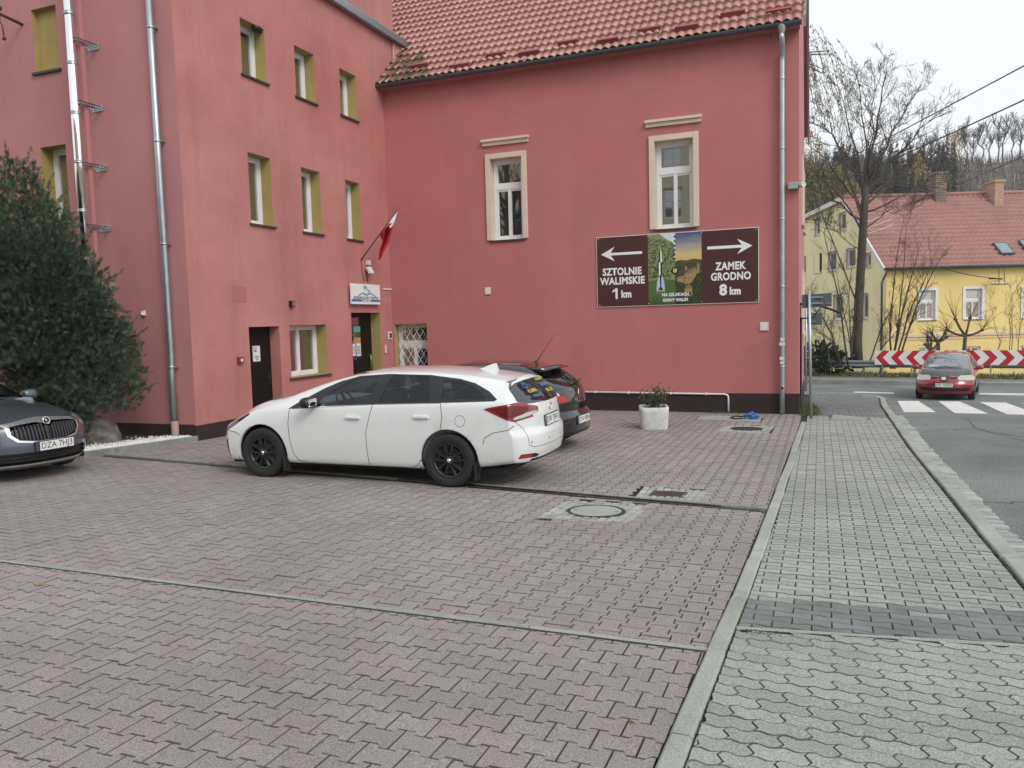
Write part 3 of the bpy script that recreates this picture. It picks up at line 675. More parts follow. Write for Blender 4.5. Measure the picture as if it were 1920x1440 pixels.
# tiled roof: rolled pans, stepped courses
XE0, XE1 = XW-3.2, -.31
mb = MB(); sl_ = math.hypot(1, pitch); cs = .35; wv = .185
ncol = int((XE1-XE0)/wv*8); nrow = int((YRG-YR+.25)*sl_/cs)+1
prof = [.0, .009, .022, .032, .034, .032, .022, .009]
vs = []; fs = []
y_e = YR-.30; z_e = ZG+.02-.0
for r in range(nrow):
    s0_, s1_ = r*cs, (r+1)*cs
    for s_, lift in ((s0_, .036), (s0_+.004, .042), (s1_, .004)):
        y = y_e+s_/sl_; z = z_e+(s_/sl_)*pitch
        for c in range(ncol+1):
            x = XE0+(XE1-XE0)*c/ncol; d = prof[c % 8]+lift+(.012 if s_ != s1_ else 0)*math.sin(math.pi*(c % 8)/8)
            yy = y-(.03*math.sin(math.pi*(c % 8)/8) if s_ != s1_ else 0)
            vs.append((x, yy-d*pitch/sl_, z+d/sl_))
    b = r*3*(ncol+1)
    for k in range(2):
        for c in range(ncol):
            a = b+k*(ncol+1)+c; fs.append((a, a+1, a+ncol+2, a+ncol+1))
    if r:
        for c in range(ncol):
            a = b-(ncol+1)+c; a2 = b+c; fs.append((a, a+1, a2+1, a2))
mb.add(vs, fs, 0, True)
# mossy valley tiles at the annex end
for i, f in enumerate(mb.f):
    v = mb.v[f[0]]
    if v.x < XW-.1+(1.45-(v.y-y_e)*.55) and v.y < y_e+1.0+.3*math.sin(v.x*9) and rnd.random() < .8: mb.mi[i] = 1
mb.quad((XE0, YRG, ZR+.0), (XE1, YRG, ZR+.0), (XE1, YB+.2, ZG-1.0), (XE0, YB+.2, ZG-1.0))
roof = P_(hall, mb, 'roof', [M['tile'], M['tile_moss']])
mb = MB(); mb.tube([(XE0, YRG-.02, ZR+.09), (XE1, YRG-.02, ZR+.09)], .11, 10); o = mb.build('ridge_cap', M['tile'], roof)
mb = MB()
mb.add([(XE1-.02, y_e, z_e-.12), (XE1+.03, y_e, z_e-.12), (XE1+.03, YRG, ZR-.05), (XE1-.02, YRG, ZR-.05), (XE1-.02, y_e, z_e+.11), (XE1+.03, y_e, z_e+.11), (XE1+.03, YRG, ZR+.14), (XE1-.02, YRG, ZR+.14)], [(0, 1, 2, 3), (4, 7, 6, 5), (0, 4, 5, 1), (1, 5, 6, 2), (2, 6, 7, 3), (0, 3, 7, 4)])
mb.add([(XE1-.02, YB+.2, ZG-1.2), (XE1+.03, YB+.2, ZG-1.2), (XE1+.03, YRG, ZR-.05), (XE1-.02, YRG, ZR-.05), (XE1-.02, YB+.2, ZG-.95), (XE1+.03, YB+.2, ZG-.95), (XE1+.03, YRG, ZR+.14), (XE1-.02, YRG, ZR+.14)], [(0, 3, 2, 1), (4, 5, 6, 7), (0, 1, 5, 4), (1, 2, 6, 5), (2, 3, 7, 6), (0, 4, 7, 3)])
o = mb.build('verge_board', mat('verge_board', (.28, .25, .22), .7), roof)
mb = MB(); mb.box((XW-.1, YR-.26, ZG-.05), (XH+.02, YR+.0, ZG-.02)); P_(hall, mb, 'eaves_board', M['plaster_patch'])
for q in ((786, 124), (862, 124), (930, 103), (992, 100), (1066, 80), (1139, 77), (1217, 56), (1288, 52), (1374, 26), (1460, 22)):
    d = ray(*q); n_ = Vector((0, -pitch, 1)).normalized(); p0 = Vector((0, y_e, z_e+.10)); t = (p0-EYE).dot(n_)/d.dot(n_); p = EYE+d*t
    if p.y < YR-.2: continue
    Tm = Matrix.Translation(p) @ Matrix.Rotation(math.atan(pitch), 4, 'X')
    mb = MB(); mb.box((-.26, -.04, -.05), (.26, .04, .07), 0, Tm, .006); mb.box((-.26, .04, -.05), (.26, .14, -.03), 0, Tm); mb.build('snow_guard', M['snow'], roof)
# half round gutter, brackets and stay wires
mb = MB(); n = 9; gv = []; gy, gr = YR-.30, .085
for x in (XW-.05, XE1-.05):
    for k in range(n): a = math.pi*k/(n-1); gv.append((x, gy-gr*math.cos(a)-.02, ZG+.02-gr*math.sin(a)))
    for k in range(n): a = math.pi*(n-1-k)/(n-1); gv.append((x, gy-(gr-.008)*math.cos(a)-.02, ZG+.02-(gr-.008)*math.sin(a)))
m_ = 2*n; mb.add(gv, [(k, (k+1) % m_, m_+(k+1) % m_, m_+k) for k in range(m_)]+[tuple(range(m_)), tuple(reversed(range(m_, 2*m_)))], 0, False)
for x in np.arange(XW+.6, XE1-.2, 1.7):
    mb.lathe([(.088, -.012), (.093, -.012), (.093, .012), (.088, .012)], 20, 0, Matrix.Translation((x, gy-.02, ZG+.02)) @ Matrix.Rotation(R(90), 4, 'Y'))
gt = P_(hall, mb, 'gutter', M['gutter'])
mb = MB()
for x in np.arange(XW+.9, XE1-.3, 1.25):
    z = z_e+.09; mb.tube([(x, gy+.05, z-.02), (x, gy+.09, z+.10), (x+.01, gy+.12, z+.22)], .010, 5)
mb.tube([(XW+.9, gy+.11, z_e+.24), (XE1-.5, gy+.11, z_e+.26)], .004, 4)
mb.tube([(A(1441, 90, 1, gy).x, gy-.09, ZG+.22), (A(1441, 90, 1, gy).x+.05, gy-.12, ZG-.28)], .006, 4)
o = mb.build('lightning_wire', M['dark'], gt)
px2 = (A(1467, 100, 1, YR-.10).x+A(1466, 700, 1, YR-.10).x)/2; yd2 = YR-.10
mb = MB(); mb.lathe([(.05, -.14), (.06, -.10), (.10, .02), (.10, .06)], 14, 0, Matrix.Translation((px2, gy, ZG-.06)))
mb.tube([(px2, gy, ZG-.16), (px2, gy, ZG-.26), (px2+.005, gy+.06, ZG-.40), (px2, yd2, ZG-.52), (px2, yd2, ZG-.7), (px2, yd2, .1), (px2, yd2, -.58)], .058, 14)
dp = P_(hall, mb, 'downpipe', M['metal'])
for z in (6.7, 5.25, 3.75, 2.3, .55):
    mb = MB(); mb.lathe([(.061, -.02), (.067, -.01), (.067, .01), (.061, .02)], 14, 0, Matrix.Translation((px2, yd2, z))); mb.tube([(px2-.09, yd2+.08, z), (px2-.07, yd2, z), (px2+.07, yd2, z), (px2+.09, yd2+.08, z)], .006, 4); mb.build('bracket', M['metal'], dp)
for (a, b) in (((1463, 633), (1471, 640)), ((1461, 642), (1472, 648)), ((1462, 669), (1470, 675)), ((1463, 678), (1470, 682))):
    h = rectpx(1, yd2-.06, a, b, 0); mb = MB(); mb.box((h[0], yd2-.0612, h[2]), (h[1], yd2-.0592, h[3])); mb.build('sticker', M['white_pl'], dp)
q = A(1467, 727, 1, yd2-.06); mb = MB(); mb.lathe([(.045, 0), (.05, .004), (.034, .03), (.0, .034)], 12, 0, Matrix.Translation((q.x, yd2-.03, q.z)) @ Matrix.Rotation(R(90), 4, 'X')); mb.lathe([(.0, .036), (.03, .035)], 10, 1, Matrix.Translation((q.x, yd2-.03, q.z)) @ Matrix.Rotation(R(90), 4, 'X')); mb.build('inspection_hole', [M['metal'], M['black']], dp)
# white pipe along the top of the plinth
q0, q1, q2_ = A(990, 733, 1, YR-.04), A(1358, 739, 1, YR-.04), A(1366, 775, 1, YR-.04)
mb = MB(); zq = q1.z; xq = q2_.x; mb.tube([(q0.x, YR-.045, q0.z), (xq-.08, YR-.045, zq), (xq-.02, YR-.045, zq-.02), (xq, YR-.045, zq-.08), (xq, YR-.045, -.46)], .020, 10)
for x in (-6, -5, -4.2, -3.2, -2.4): mb.box((x-.015, YR-.07, zq-.028+(q0.z-zq)*(xq-x)/(xq-q0.x)), (x+.015, YR, zq+.028+(q0.z-zq)*(xq-x)/(xq-q0.x)))
P_(hall, mb, 'waste_pipe', M['white'])
# curved canopy over the side door on the street front, dark opening
cz = A(1498, 583, 1, 19.6).z
mb = MB(); pts = [(XH+.85*t, cz+.16*math.cos(1.35*t)-.10*t*t) for t in np.linspace(0, 1, 9)]
for yy in (19.3, 20.6): mb.tube([(x, yy, z) for x, z in pts], .022, 6)
for k in range(8): mb.quad((pts[k][0], 19.3, pts[k][1]+.02), (pts[k+1][0], 19.3, pts[k+1][1]+.02), (pts[k+1][0], 20.6, pts[k+1][1]+.02), (pts[k][0], 20.6, pts[k][1]+.02))
mb.tube([(XH, 19.3, cz-.18), (XH+.28, 19.3, cz-.16), (XH+.45, 19.3, cz+.06)], .018, 6); P_(hall, mb, 'door_canopy', M['dark'])
mb = MB(); mb.box((XH, 19.4, -.7), (XH+.03, 20.5, cz-.15)); P_(hall, mb, 'door', M['door'])
for z in (1.2, 4.0):
    for y in (21.2, 23.2): mb = MB(); lbox(mb, TS, y, y+.9, 0, .03, z, z+1.6); lbox(mb, TS, y-.1, y+1.0, 0, .06, z-.1, z); P_(hall, mb, 'window', M['trim'])
# ================================================================== things on the walls
def T_at(T, u, d, z): return T @ Vector((u, d, z))
# big brown direction board
bt = [A(1117, 446, 1, YR-.03), A(1423, 425, 1, YR-.03), A(1423, 566, 1, YR-.03), A(1121, 577, 1, YR-.03)]
bu0, bu1 = (bt[0].x+bt[3].x)/2, (bt[1].x+bt[2].x)/2; bz0, bz1 = (bt[2].z+bt[3].z)/2, (bt[0].z+bt[1].z)/2
BW, BH = bu1-bu0, bz1-bz0
board = MB(); lbox(board, TH, bu0, bu1, .012, .03, bz0, bz1)
board = tag(board.build('direction_board', M['sign_w']), 'wide brown direction board with two white arrows and a photo panel', 'sign')
bx = lambda t: bu0+BW*t
bz = lambda t: bz1-BH*t
e = .012; d0_ = .0305
s1x, s2x = A(1216, 500, 1, YR).x, A(1316, 500, 1, YR).x
mb = MB(); lbox(mb, TH, bu0+e, s1x, .029, .033, bz0+e, bz1-e); mb.build('brown_panel', M['brown'], board); mb = MB(); lbox(mb, TH, s2x, bu1-e, .029, .033, bz0+e, bz1-e); mb.build('brown_panel', M['brown'], board)
def wpoly(mb, T, pts, d, mi=0):
    n = len(pts); mb.add([T @ Vector((p[0], d, p[1])) for p in pts], [tuple(range(n))], mi)
def bpt(px, py): q = A(px, py, 1, YR-.033); return (q.x, q.z)
DA = .0345
def arrow(x_tip, x_tail, zc, hl, hh, th):
    mb = MB(); s = 1 if x_tip > x_tail else -1; xb = x_tip-s*hl; xn = xb+s*.10
    pts = [(x_tip, zc), (xb, zc+hh), (xn, zc+th), (x_tail, zc+th), (x_tail, zc-th), (xn, zc-th), (xb, zc-hh)]
    wpoly(mb, TH, pts, DA); mb.build('arrow', M['sign_w'], board)
la, lt = bpt(1127, 478), bpt(1204, 473); arrow(la[0], lt[0], (la[1]+lt[1])/2, .33, .17, .03)
ra, rt_ = bpt(1411, 460.5), bpt(1326, 465); arrow(ra[0], rt_[0], (ra[1]+rt_[1])/2, .33, .17, .032)
for txt, a, b, sz in (('SZTOLNIE', (1130, 510), (1203, 509), .205), ('WALIMSKIE', (1125, 528), (1209, 526), .205), ('ZAMEK', (1341, 500), (1399, 498), .21), ('GRODNO', (1333, 520), (1408, 517), .21)):
    p, q = bpt(*a), bpt(*b); lettering(board, TH, txt, (p[0]+q[0])/2, (p[1]+q[1])/2, sz*1.12, M['sign_w'], DA, abs(q[0]-p[0]), bold=.0085)
def one(u, z):
    mb = MB(); h_ = .125
    for P in ([(.000, -h_), (.052, -h_), (.052, h_), (.010, h_)], [(.000, h_*.45), (.010, h_), (-.075, h_*.52), (-.075, h_*.2)], [(.0, -h_), (.010, h_), (.0, h_*.45)]): wpoly(mb, TH, [(u+a, z+b) for a, b in P], DA)
    mb.build('lettering', M['sign_w'], board)
for n_, px in (('1', 1167), ('8', 1369)):
    p = bpt(px-13, 550.5 if n_ == '1' else 544.5); lettering(board, TH, n_, p[0], p[1], .33, M['sign_w'], DA, None, bold=.014) if n_ == '8' else one(p[0], p[1])
    lettering(board, TH, 'km', p[0]+.26, p[1]-.025, .225, M['sign_w'], DA, .24, bold=.011)
# photo panel: park with a slender rocket on the left, castle hill at dusk on the right
xm = A(1266, 500, 1, YR).x; PZ = .033
def art(fn):
    m = bpy.data.materials.new(fn); m.use_nodes = True; return m
def grad(name, stops, scale, z0, z1, noise=.0, ns=6):
    m = bpy.data.materials.new(name); m.use_nodes = True; nt = m.node_tree; b = nt.nodes['Principled BSDF']; b.inputs['Roughness'].default_value = .35
    g = nt.nodes.new('ShaderNodeNewGeometry'); s = nt.nodes.new('ShaderNodeSeparateXYZ'); L(nt, g.outputs['Position'], s.inputs[0])
    mr = nt.nodes.new('ShaderNodeMapRange'); mr.inputs[1].default_value = z0; mr.inputs[2].default_value = z1; L(nt, s.outputs['Z'], mr.inputs[0])
    nz = nt.nodes.new('ShaderNodeTexNoise'); nz.inputs['Scale'].default_value = ns; nz.inputs['Detail'].default_value = 6
    mp = nt.nodes.new('ShaderNodeMapping'); mp.inputs['Scale'].default_value = scale; L(nt, g.outputs['Position'], mp.inputs[0]); L(nt, mp.outputs[0], nz.inputs[0])
    a = nt.nodes.new('ShaderNodeMath'); a.operation = 'MULTIPLY_ADD'; a.inputs[1].default_value = noise; L(nt, nz.outputs['Fac'], a.inputs[0]); L(nt, mr.outputs[0], a.inputs[2])
    r = nt.nodes.new('ShaderNodeValToRGB'); e_ = r.color_ramp.elements
    e_[0].position, e_[0].color = stops[0][0], (*stops[0][1], 1); e_[1].position, e_[1].color = stops[-1][0], (*stops[-1][1], 1)
    for p, c in stops[1:-1]: x = e_.new(p); x.color = (*c, 1)
    L(nt, a.outputs[0], r.inputs[0]); L(nt, r.outputs[0], b.inputs['Base Color']); return m
m_trees = grad('print_trees', [(.25, (.012, .03, .015)), (.45, (.03, .075, .025)), (.6, (.10, .17, .05)), (.75, (.22, .27, .12))], (1, 1, 1), bz0-.2, bz1+.3, .9, 11)
m_dusk = grad('print_dusk', [(.1, (.62, .42, .12)), (.35, (.62, .50, .22)), (.6, (.35, .33, .30)), (.95, (.06, .09, .22))], (.6, 1, 3), bz0+BH*.66-.1, bz1+.1, .3, 5)
m_dark = grad('print_hill', [(.3, (.012, .016, .012)), (.6, (.04, .045, .025)), (.9, (.09, .085, .04))], (1, 1, 1), bz0-.4, bz1+.4, .55, 8)
m_lawn = grad('print_lawn', [(.3, (.02, .055, .018)), (.8, (.07, .14, .04))], (1, 1, 1), bz0-.2, bz0+.6, .5, 7)
mats_art = [m_trees, m_dusk, m_dark, m_lawn, M['sign_w'], M['black'], mat('print_sand', (.36, .24, .11), .4), mat('print_sky', (.62, .70, .74), .4), mat('print_blue', (.42, .56, .68), .4), mat('print_roof', (.22, .15, .09), .4), mat('print_emblem', (.62, .68, .12), .4), mat('print_leaf_dark', (.015, .035, .015), .4), mat('print_leaf', (.07, .12, .035), .4), mat('print_leaf_light', (.24, .28, .12), .4)]
mb = MB(); Z = lambda t: bz1-e-(BH-2*e)*t; X1 = lambda t: s1x+(xm-s1x)*t; X2 = lambda t: xm+(s2x-xm)*t
wpoly(mb, TH, [(X1(0), Z(.72)), (X1(1), Z(.72)), (X1(1), Z(0)), (X1(0), Z(0))], PZ, 0)
wpoly(mb, TH, [(X1(0), Z(1)), (X1(1), Z(1)), (X1(1), Z(.66)), (X1(.5), Z(.63)), (X1(0), Z(.66))], PZ+.0006, 3)
wpoly(mb, TH, [(X1(.45), Z(0)), (X1(.62), Z(.06)), (X1(.78), Z(.10)), (X1(.9), Z(.12)), (X1(1), Z(.20)), (X1(1), Z(0))], PZ+.0006, 7)
wpoly(mb, TH, [(X2(0), Z(.42)), (X2(1), Z(.42)), (X2(1), Z(0)), (X2(0), Z(0))], PZ, 1)
wpoly(mb, TH, [(X2(0), Z(1)), (X2(1), Z(1)), (X2(1), Z(.39)), (X2(.7), Z(.37)), (X2(.45), Z(.39)), (X2(.2), Z(.38)), (X2(0), Z(.40))], PZ+.0006, 2)
for k in range(12): mb.add([TH @ Vector((xm+.022*math.cos(a)-.004, PZ+.001, Z(.02+.031*k)+.022*math.sin(a))) for a in np.linspace(0, 6.283, 9)[:-1]], [tuple(range(8))], 5 if k % 2 else 7)
pr2 = random.Random(17)
for k in range(620):                        # printed foliage dabs
    t, s_ = pr2.random(), pr2.uniform(.04, .62)
    if s_ < .05+.16*max(0, t-.35): continue
    q = .010+.016*pr2.random(); cx_, cz_ = X1(min(.97, max(.03, t))), Z(s_); a0 = pr2.uniform(0, 6); wpoly(mb, TH, [(cx_+q*pr2.uniform(.6, 1.2)*math.cos(a0+a), cz_+q*pr2.uniform(.5, 1.1)*math.sin(a0+a)) for a in (0, 1.2, 2.5, 3.8, 5)], PZ+.0008+.00001*(k % 40), 11+(0 if pr2.random() < .25+.9*s_ else 1 if pr2.random() < .6 else 2))
for k in range(300):
    t, s_ = pr2.random(), pr2.uniform(.43, .98); q = .008+.014*pr2.random(); cx_, cz_ = X2(min(.97, max(.03, t))), Z(s_); wpoly(mb, TH, [(cx_+q*math.cos(a), cz_+q*.8*math.sin(a)) for a in (0, 1.2, 2.5, 3.8, 5)], PZ+.0008+.00001*(k % 40), 11 if pr2.random() < .7 else 3)
# rocket: tapered pale body with dark chequer blocks, fins and a stand
rx = X1(.46); dz_ = PZ+.0016
wpoly(mb, TH, [(rx-.035, Z(.60)), (rx+.035, Z(.60)), (rx+.035, Z(.40)), (rx+.028, Z(.25)), (rx+.006, Z(.18)), (rx, Z(.13)), (rx-.006, Z(.18)), (rx-.028, Z(.25)), (rx-.035, Z(.40))], dz_, 4)
wpoly(mb, TH, [(rx-.10, Z(.80)), (rx+.10, Z(.80)), (rx+.085, Z(.68)), (rx+.035, Z(.58)), (rx-.035, Z(.58)), (rx-.085, Z(.68))], dz_, 8)
wpoly(mb, TH, [(rx-.034, Z(.40)), (rx, Z(.40)), (rx, Z(.16)), (rx-.026, Z(.25))], dz_+.0005, 5)
wpoly(mb, TH, [(rx, Z(.58)), (rx+.034, Z(.58)), (rx+.034, Z(.40)), (rx, Z(.40))], dz_+.0005, 5)
wpoly(mb, TH, [(rx-.012, Z(.74)), (rx+.012, Z(.74)), (rx+.02, Z(.58)), (rx-.02, Z(.58))], dz_+.0005, 5)
wpoly(mb, TH, [(rx-.06, Z(.79)), (rx+.06, Z(.79)), (rx, Z(.73))], dz_+.001, 5)
for sx in (-.09, -.03, .03, .09): wpoly(mb, TH, [(rx+sx-.007, Z(.85)), (rx+sx+.007, Z(.85)), (rx+sx+.007, Z(.79)), (rx+sx-.007, Z(.79))], dz_+.001, 6)
wpoly(mb, TH, [(rx-.10, Z(.815)), (rx+.10, Z(.815)), (rx+.10, Z(.80)), (rx-.10, Z(.80))], dz_+.0012, 6)
# castle
for pts, c in (([(.08, .68), (.36, .70), (.36, .60), (.08, .62)], 6), ([(.34, .72), (.60, .71), (.60, .57), (.34, .59)], 6), ([(.60, .71), (.80, .60), (.80, .51), (.60, .57)], 6), ([(.34, .59), (.60, .57), (.56, .52), (.40, .53)], 9), ([(.60, .57), (.80, .51), (.74, .48), (.56, .52)], 9), ([(.38, .55), (.46, .545), (.46, .47), (.38, .475)], 6), ([(.80, .58), (.92, .57), (.92, .44), (.84, .45)], 6), ([(.36, .90), (.64, .88), (.64, .78), (.36, .79)], 6), ([(.33, .79), (.67, .78), (.51, .71)], 9)):
    wpoly(mb, TH, [(X2(a), Z(b)) for a, b in pts], dz_, c)
for a, b in ((.43, .88), (.53, .875)): wpoly(mb, TH, [(X2(a), Z(b)), (X2(a+.06), Z(b)), (X2(a+.06), Z(b-.045)), (X2(a), Z(b-.045))], dz_+.0006, 5)
for k in range(6): wpoly(mb, TH, [(X2(.14+.09*k), Z(.645)), (X2(.165+.09*k), Z(.645)), (X2(.165+.09*k), Z(.625)), (X2(.14+.09*k), Z(.625))], dz_+.0006, 5)
cxm, czm = xm, Z(.525)
mb.add([TH @ Vector((cxm+.085*math.cos(a), dz_, czm+.085*math.sin(a))) for a in np.linspace(0, 6.283, 25)[:-1]], [tuple(range(24))], 5)
wpoly(mb, TH, [(cxm-.04, czm+.045), (cxm-.04, czm-.02), (cxm, czm-.055), (cxm+.04, czm-.02), (cxm+.04, czm+.045)], dz_+.0006, 10)
wpoly(mb, TH, [(cxm-.015, czm+.03), (cxm-.015, czm-.01), (cxm+.002, czm-.01), (cxm+.002, czm+.03)], dz_+.0012, 3)
mb.build('photo_panel', mats_art, board)
lettering(board, TH, 'NA SZLAKACH', xm, Z(.862), .098, M['sign_w'], .0365, .60, bold=.004); lettering(board, TH, 'GMINY WALIM', xm, Z(.938), .098, M['sign_w'], .0365, .57, bold=.004)
for u in (bu0+.06, s1x, s2x, bu1-.06):
    for z in (bz0+.05, bz1-.05): mb = MB(); mb.lathe([(.014, 0), (.010, .006), (0, .008)], 8, 0, Matrix.Translation(T_at(TH, u, .034, z)) @ Matrix.Rotation(R(90), 4, 'X')); mb.build('screw', M['metal'], board)

# notice board over the entrance
h = rectpx(0, XW+.10, (657, 531), (712.5, 571), 1)
mb = MB(); lbox(mb, TW, h[0], h[1], .08, .11, h[2], h[3]); ob = tag(mb.build('name_board', M['sign_w']), 'white name board with blue band and hill emblem above the entrance door', 'sign')
nu, nz, nw, nh = h[0], h[2], h[1]-h[0], h[3]-h[2]
mb = MB(); lbox(mb, TW, nu+.01, nu+nw-.01, .109, .112, nz+.06, nz+nh*.24); mb.build('blue_band', M['blue'], ob)
lettering(ob, TW, 'CENTRUM KULTURY I TURYSTYKI', nu+nw/2, nz+nh*.31, .085, M['navy'], .112, nw*.86, bold=.003); lettering(ob, TW, 'W WALIMIU', nu+nw/2, nz+nh*.155, .09, M['sign_w'], .1135, nw*.32, bold=.003)
mb = MB(); cpt = lambda t, s: T_at(TW, nu+nw*t, .1125, nz+nh*s)
for pts, rr, mi in (([(.24, .42), (.32, .50), (.40, .565), (.46, .52), (.53, .46), (.60, .53), (.66, .55), (.74, .49), (.82, .42)], .012, 0), ([(.40, .44), (.47, .49), (.53, .44), (.60, .5)], .007, 0), ([(.44, .70), (.44, .88)], .008, 1), ([(.52, .68), (.52, .86)], .008, 1), ([(.44, .82), (.52, .80)], .008, 1), ([(.57, .55), (.57, .76)], .008, 1), ([(.63, .55), (.63, .72)], .008, 1), ([(.57, .68), (.63, .66)], .006, 1), ([(.42, .88), (.46, .92), (.5, .87), (.54, .9)], .006, 1)):
    mb.tube([cpt(*p) for p in pts], rr, 5, mi)
mb.build('emblem', [M['blue'], M['navy']], ob)
# flag with its pole
b0 = A(678, 486, 0, XW); pd = ray(745, 394); tp = EYE+pd*((XW+1.05-EYE.x)/pd.x)
fr = empty('flag', b0, 0, 'white and red flag hanging from a slanted pole on the pink wall', 'flag')
mb = MB(); mb.tube([b0, b0.lerp(tp, 1.0)], .014, 7); mb.lathe([(.03, 0), (.03, .01), (.02, .05), (.016, .12)], 10, 0, Matrix.Translation(b0) @ (tp-b0).to_track_quat('Z', 'Y').to_matrix().to_4x4()); par(mb.build('pole', M['rust']), fr)
def cloth(name, m, t0, t1, rows, W0, W1, fall):
    mb = MB(); nx, nz_ = 14, 18; vs = []
    for j in range(nz_+1):
        v = j/nz_
        for i in range(nx+1):
            u = i/nx; top = b0.lerp(tp, t0+(t1-t0)*u)
            vs.append(top)
    return mb
def poly_cloth(mb, outline_a, outline_b, xa, xb, n, mi):
    """fabric between two photo edge lines, hanging in soft folds at true depth"""
    def samp(o, t): 
        k = t*(len(o)-1); i = min(int(k), len(o)-2); f = k-i; return (o[i][0]+(o[i+1][0]-o[i][0])*f, o[i][1]+(o[i+1][1]-o[i][1])*f)
    vs = []
    for j in range(n+1):
        t = j/n; a, b = samp(outline_a, t), samp(outline_b, t)
        for i in range(9):
            s = i/8; px, py = a[0]+(b[0]-a[0])*s, a[1]+(b[1]-a[1])*s
            X = XW+xa+(xb-xa)*s-.25*t+.06*math.sin(s*9+t*2.5); vs.append(A(px, py, 0, X))
    mb.add(vs, [(j*9+i, j*9+i+1, j*9+i+10, j*9+i+9) for j in range(n) for i in range(8)], mi, True)
mb = MB(); poly_cloth(mb, [(729, 418), (733, 412), (739, 402), (744.5, 394)], [(731, 428), (736, 424), (741, 414), (745.5, 397)], .85, 1.0, 8, 0); par(mb.build('white_stripe', M['flagw']), fr)
mb = MB(); poly_cloth(mb, [(712, 440), (717, 452), (712, 468), (709.5, 487)], [(733, 417), (737, 424), (730, 453), (713, 488)], .62, .92, 12, 0); par(mb.build('red_stripe', M['flagr']), fr)
def wallbox(name, T, ax, val, a, b, d, m, label, cat, ch=.01, extra=None):
    iu = 1 if ax == 0 else 0
    h = rectpx(ax, val, a, b, iu); mb = MB(); lbox(mb, T, h[0], h[1], 0, d, h[2], h[3], ch=ch); o = tag(mb.build(name, M[m]), label, cat)
    if extra:
        mb = MB(); i_ = extra[1]; lbox(mb, T, h[0]+i_, h[1]-i_, d-.004, d+.003, h[2]+i_, h[3]-i_); mb.build(extra[2], M[extra[0]], o)
    return o
wallbox('vent_box', TW, 0, XW, (541, 564), (548, 576), .08, 'black', 'small black vent box on the pink wall above the low window', 'vent', extra=('metal', .02, 'cover'))
wallbox('fire_alarm_button', TW, 0, XW, (443.5, 669.5), (453, 681), .07, 'alarm', 'red fire alarm box with white centre beside the brown door', 'alarm', extra=('white_pl', .035, 'button'))
wallbox('intercom', TW, 0, XW, (727, 622), (734, 636), .03, 'white_pl', 'small white framed intercom to the right of the entrance', 'intercom', extra=('black', .035, 'panel'))
h = rectpx(0, XW, (719.5, 643), (730, 663), 1); mb = MB(); lbox(mb, TW, h[0], h[1], 0, .015, h[2], h[3]); o = tag(mb.build('meter_niche', M['plaster_hall']), 'red little wall box with pale flap below the intercom', 'box'); mb = MB(); lbox(mb, TW, h[0]+.01, h[0]+.10, .013, .03, h[2]+.02, h[3]-.05); mb.build('flap', M['trim'], o)
wallbox('junction_box', TH, 1, YR, (909, 539), (921, 552), .03, 'trim', 'small beige junction box cover on the pink wall below the left framed window', 'box', extra=('white_pl', .02, 'lid'))
wallbox('junction_box', TH, 1, YR, (1424.5, 604), (1441.5, 620), .03, 'trim', 'larger white square box cover on the wall below the right end of the brown board', 'box', extra=('white_pl', .025, 'lid'))
# conduit beside the corner
q = A(719, 542, 0, XW+.02); q1_ = A(738, 543, 0, XW+.02); mb = MB(); mb.tube([q, q1_-Vector((0, .04, 0)), q1_, q1_-Vector((0, 0, .05)), Vector((XW+.02, q1_.y+.02, -.4))], .018, 6)
for z in (1.9, 1.1, .5): mb.box((XW, q1_.y-.02, z-.02), (XW+.045, q1_.y+.06, z+.02))
tag(mb.build('cable_conduit', M['white']), 'white cable conduit bent down the inner corner beside the entrance', 'conduit')
# camera and flood light under the flag
q = A(688, 493, 0, XW); r_ = empty('flood_light', q, 0, 'small white sensor box and flood light with cables above the name board', 'lamp')
mb = MB(); mb.box(q+Vector((0, -.06, -.06)), q+Vector((.09, .05, .06)), ch=.01); par(mb.build('sensor', M['white_pl']), r_)
q2 = A(694, 507, 0, XW+.12); Tm = Matrix.Translation(q2) @ Matrix.Rotation(R(-25), 4, 'Y'); mb = MB(); mb.box((-.03, -.10, -.09), (.03, .10, .09), 0, Tm, .01); par(mb.build('lamp_head', M['white_pl']), r_); mb = MB(); mb.box((-.033, -.06, -.08), (-.05, .06, .06), 0, Tm); par(mb.build('heat_sink', M['black']), r_)
mb = MB(); mb.tube([q+Vector((.03, 0, -.06)), q+Vector((.04, .02, -.25)), q2+Vector((-.05, -.1, -.15)), A(690, 528, 0, XW+.02)], .012, 5); mb.tube([A(677, 484, 0, XW+.01), A(679, 510, 0, XW+.01), A(683, 528, 0, XW+.01)], .007, 4); par(mb.build('cable', M['dark']), r_)
# round lamp over the first upper window
q = A(481, 56, 0, XW-.02); r_ = empty('wall_lamp', q, 0, 'dark bowl shaped lamp in the corner of the upper left window niche', 'lamp')
mb = MB(); mb.lathe([(.0, -.08), (.05, -.07), (.09, -.02), (.10, .03), (.09, .035), (.0, .025)], 16, 0, Matrix.Translation(q+Vector((0, 0, .02)))); par(mb.build('shade', M['dark']), r_)
mb = MB(); mb.box(q+Vector((-.15, .05, .02)), q+Vector((-.02, .22, .06))); par(mb.build('arm', M['dark']), r_)
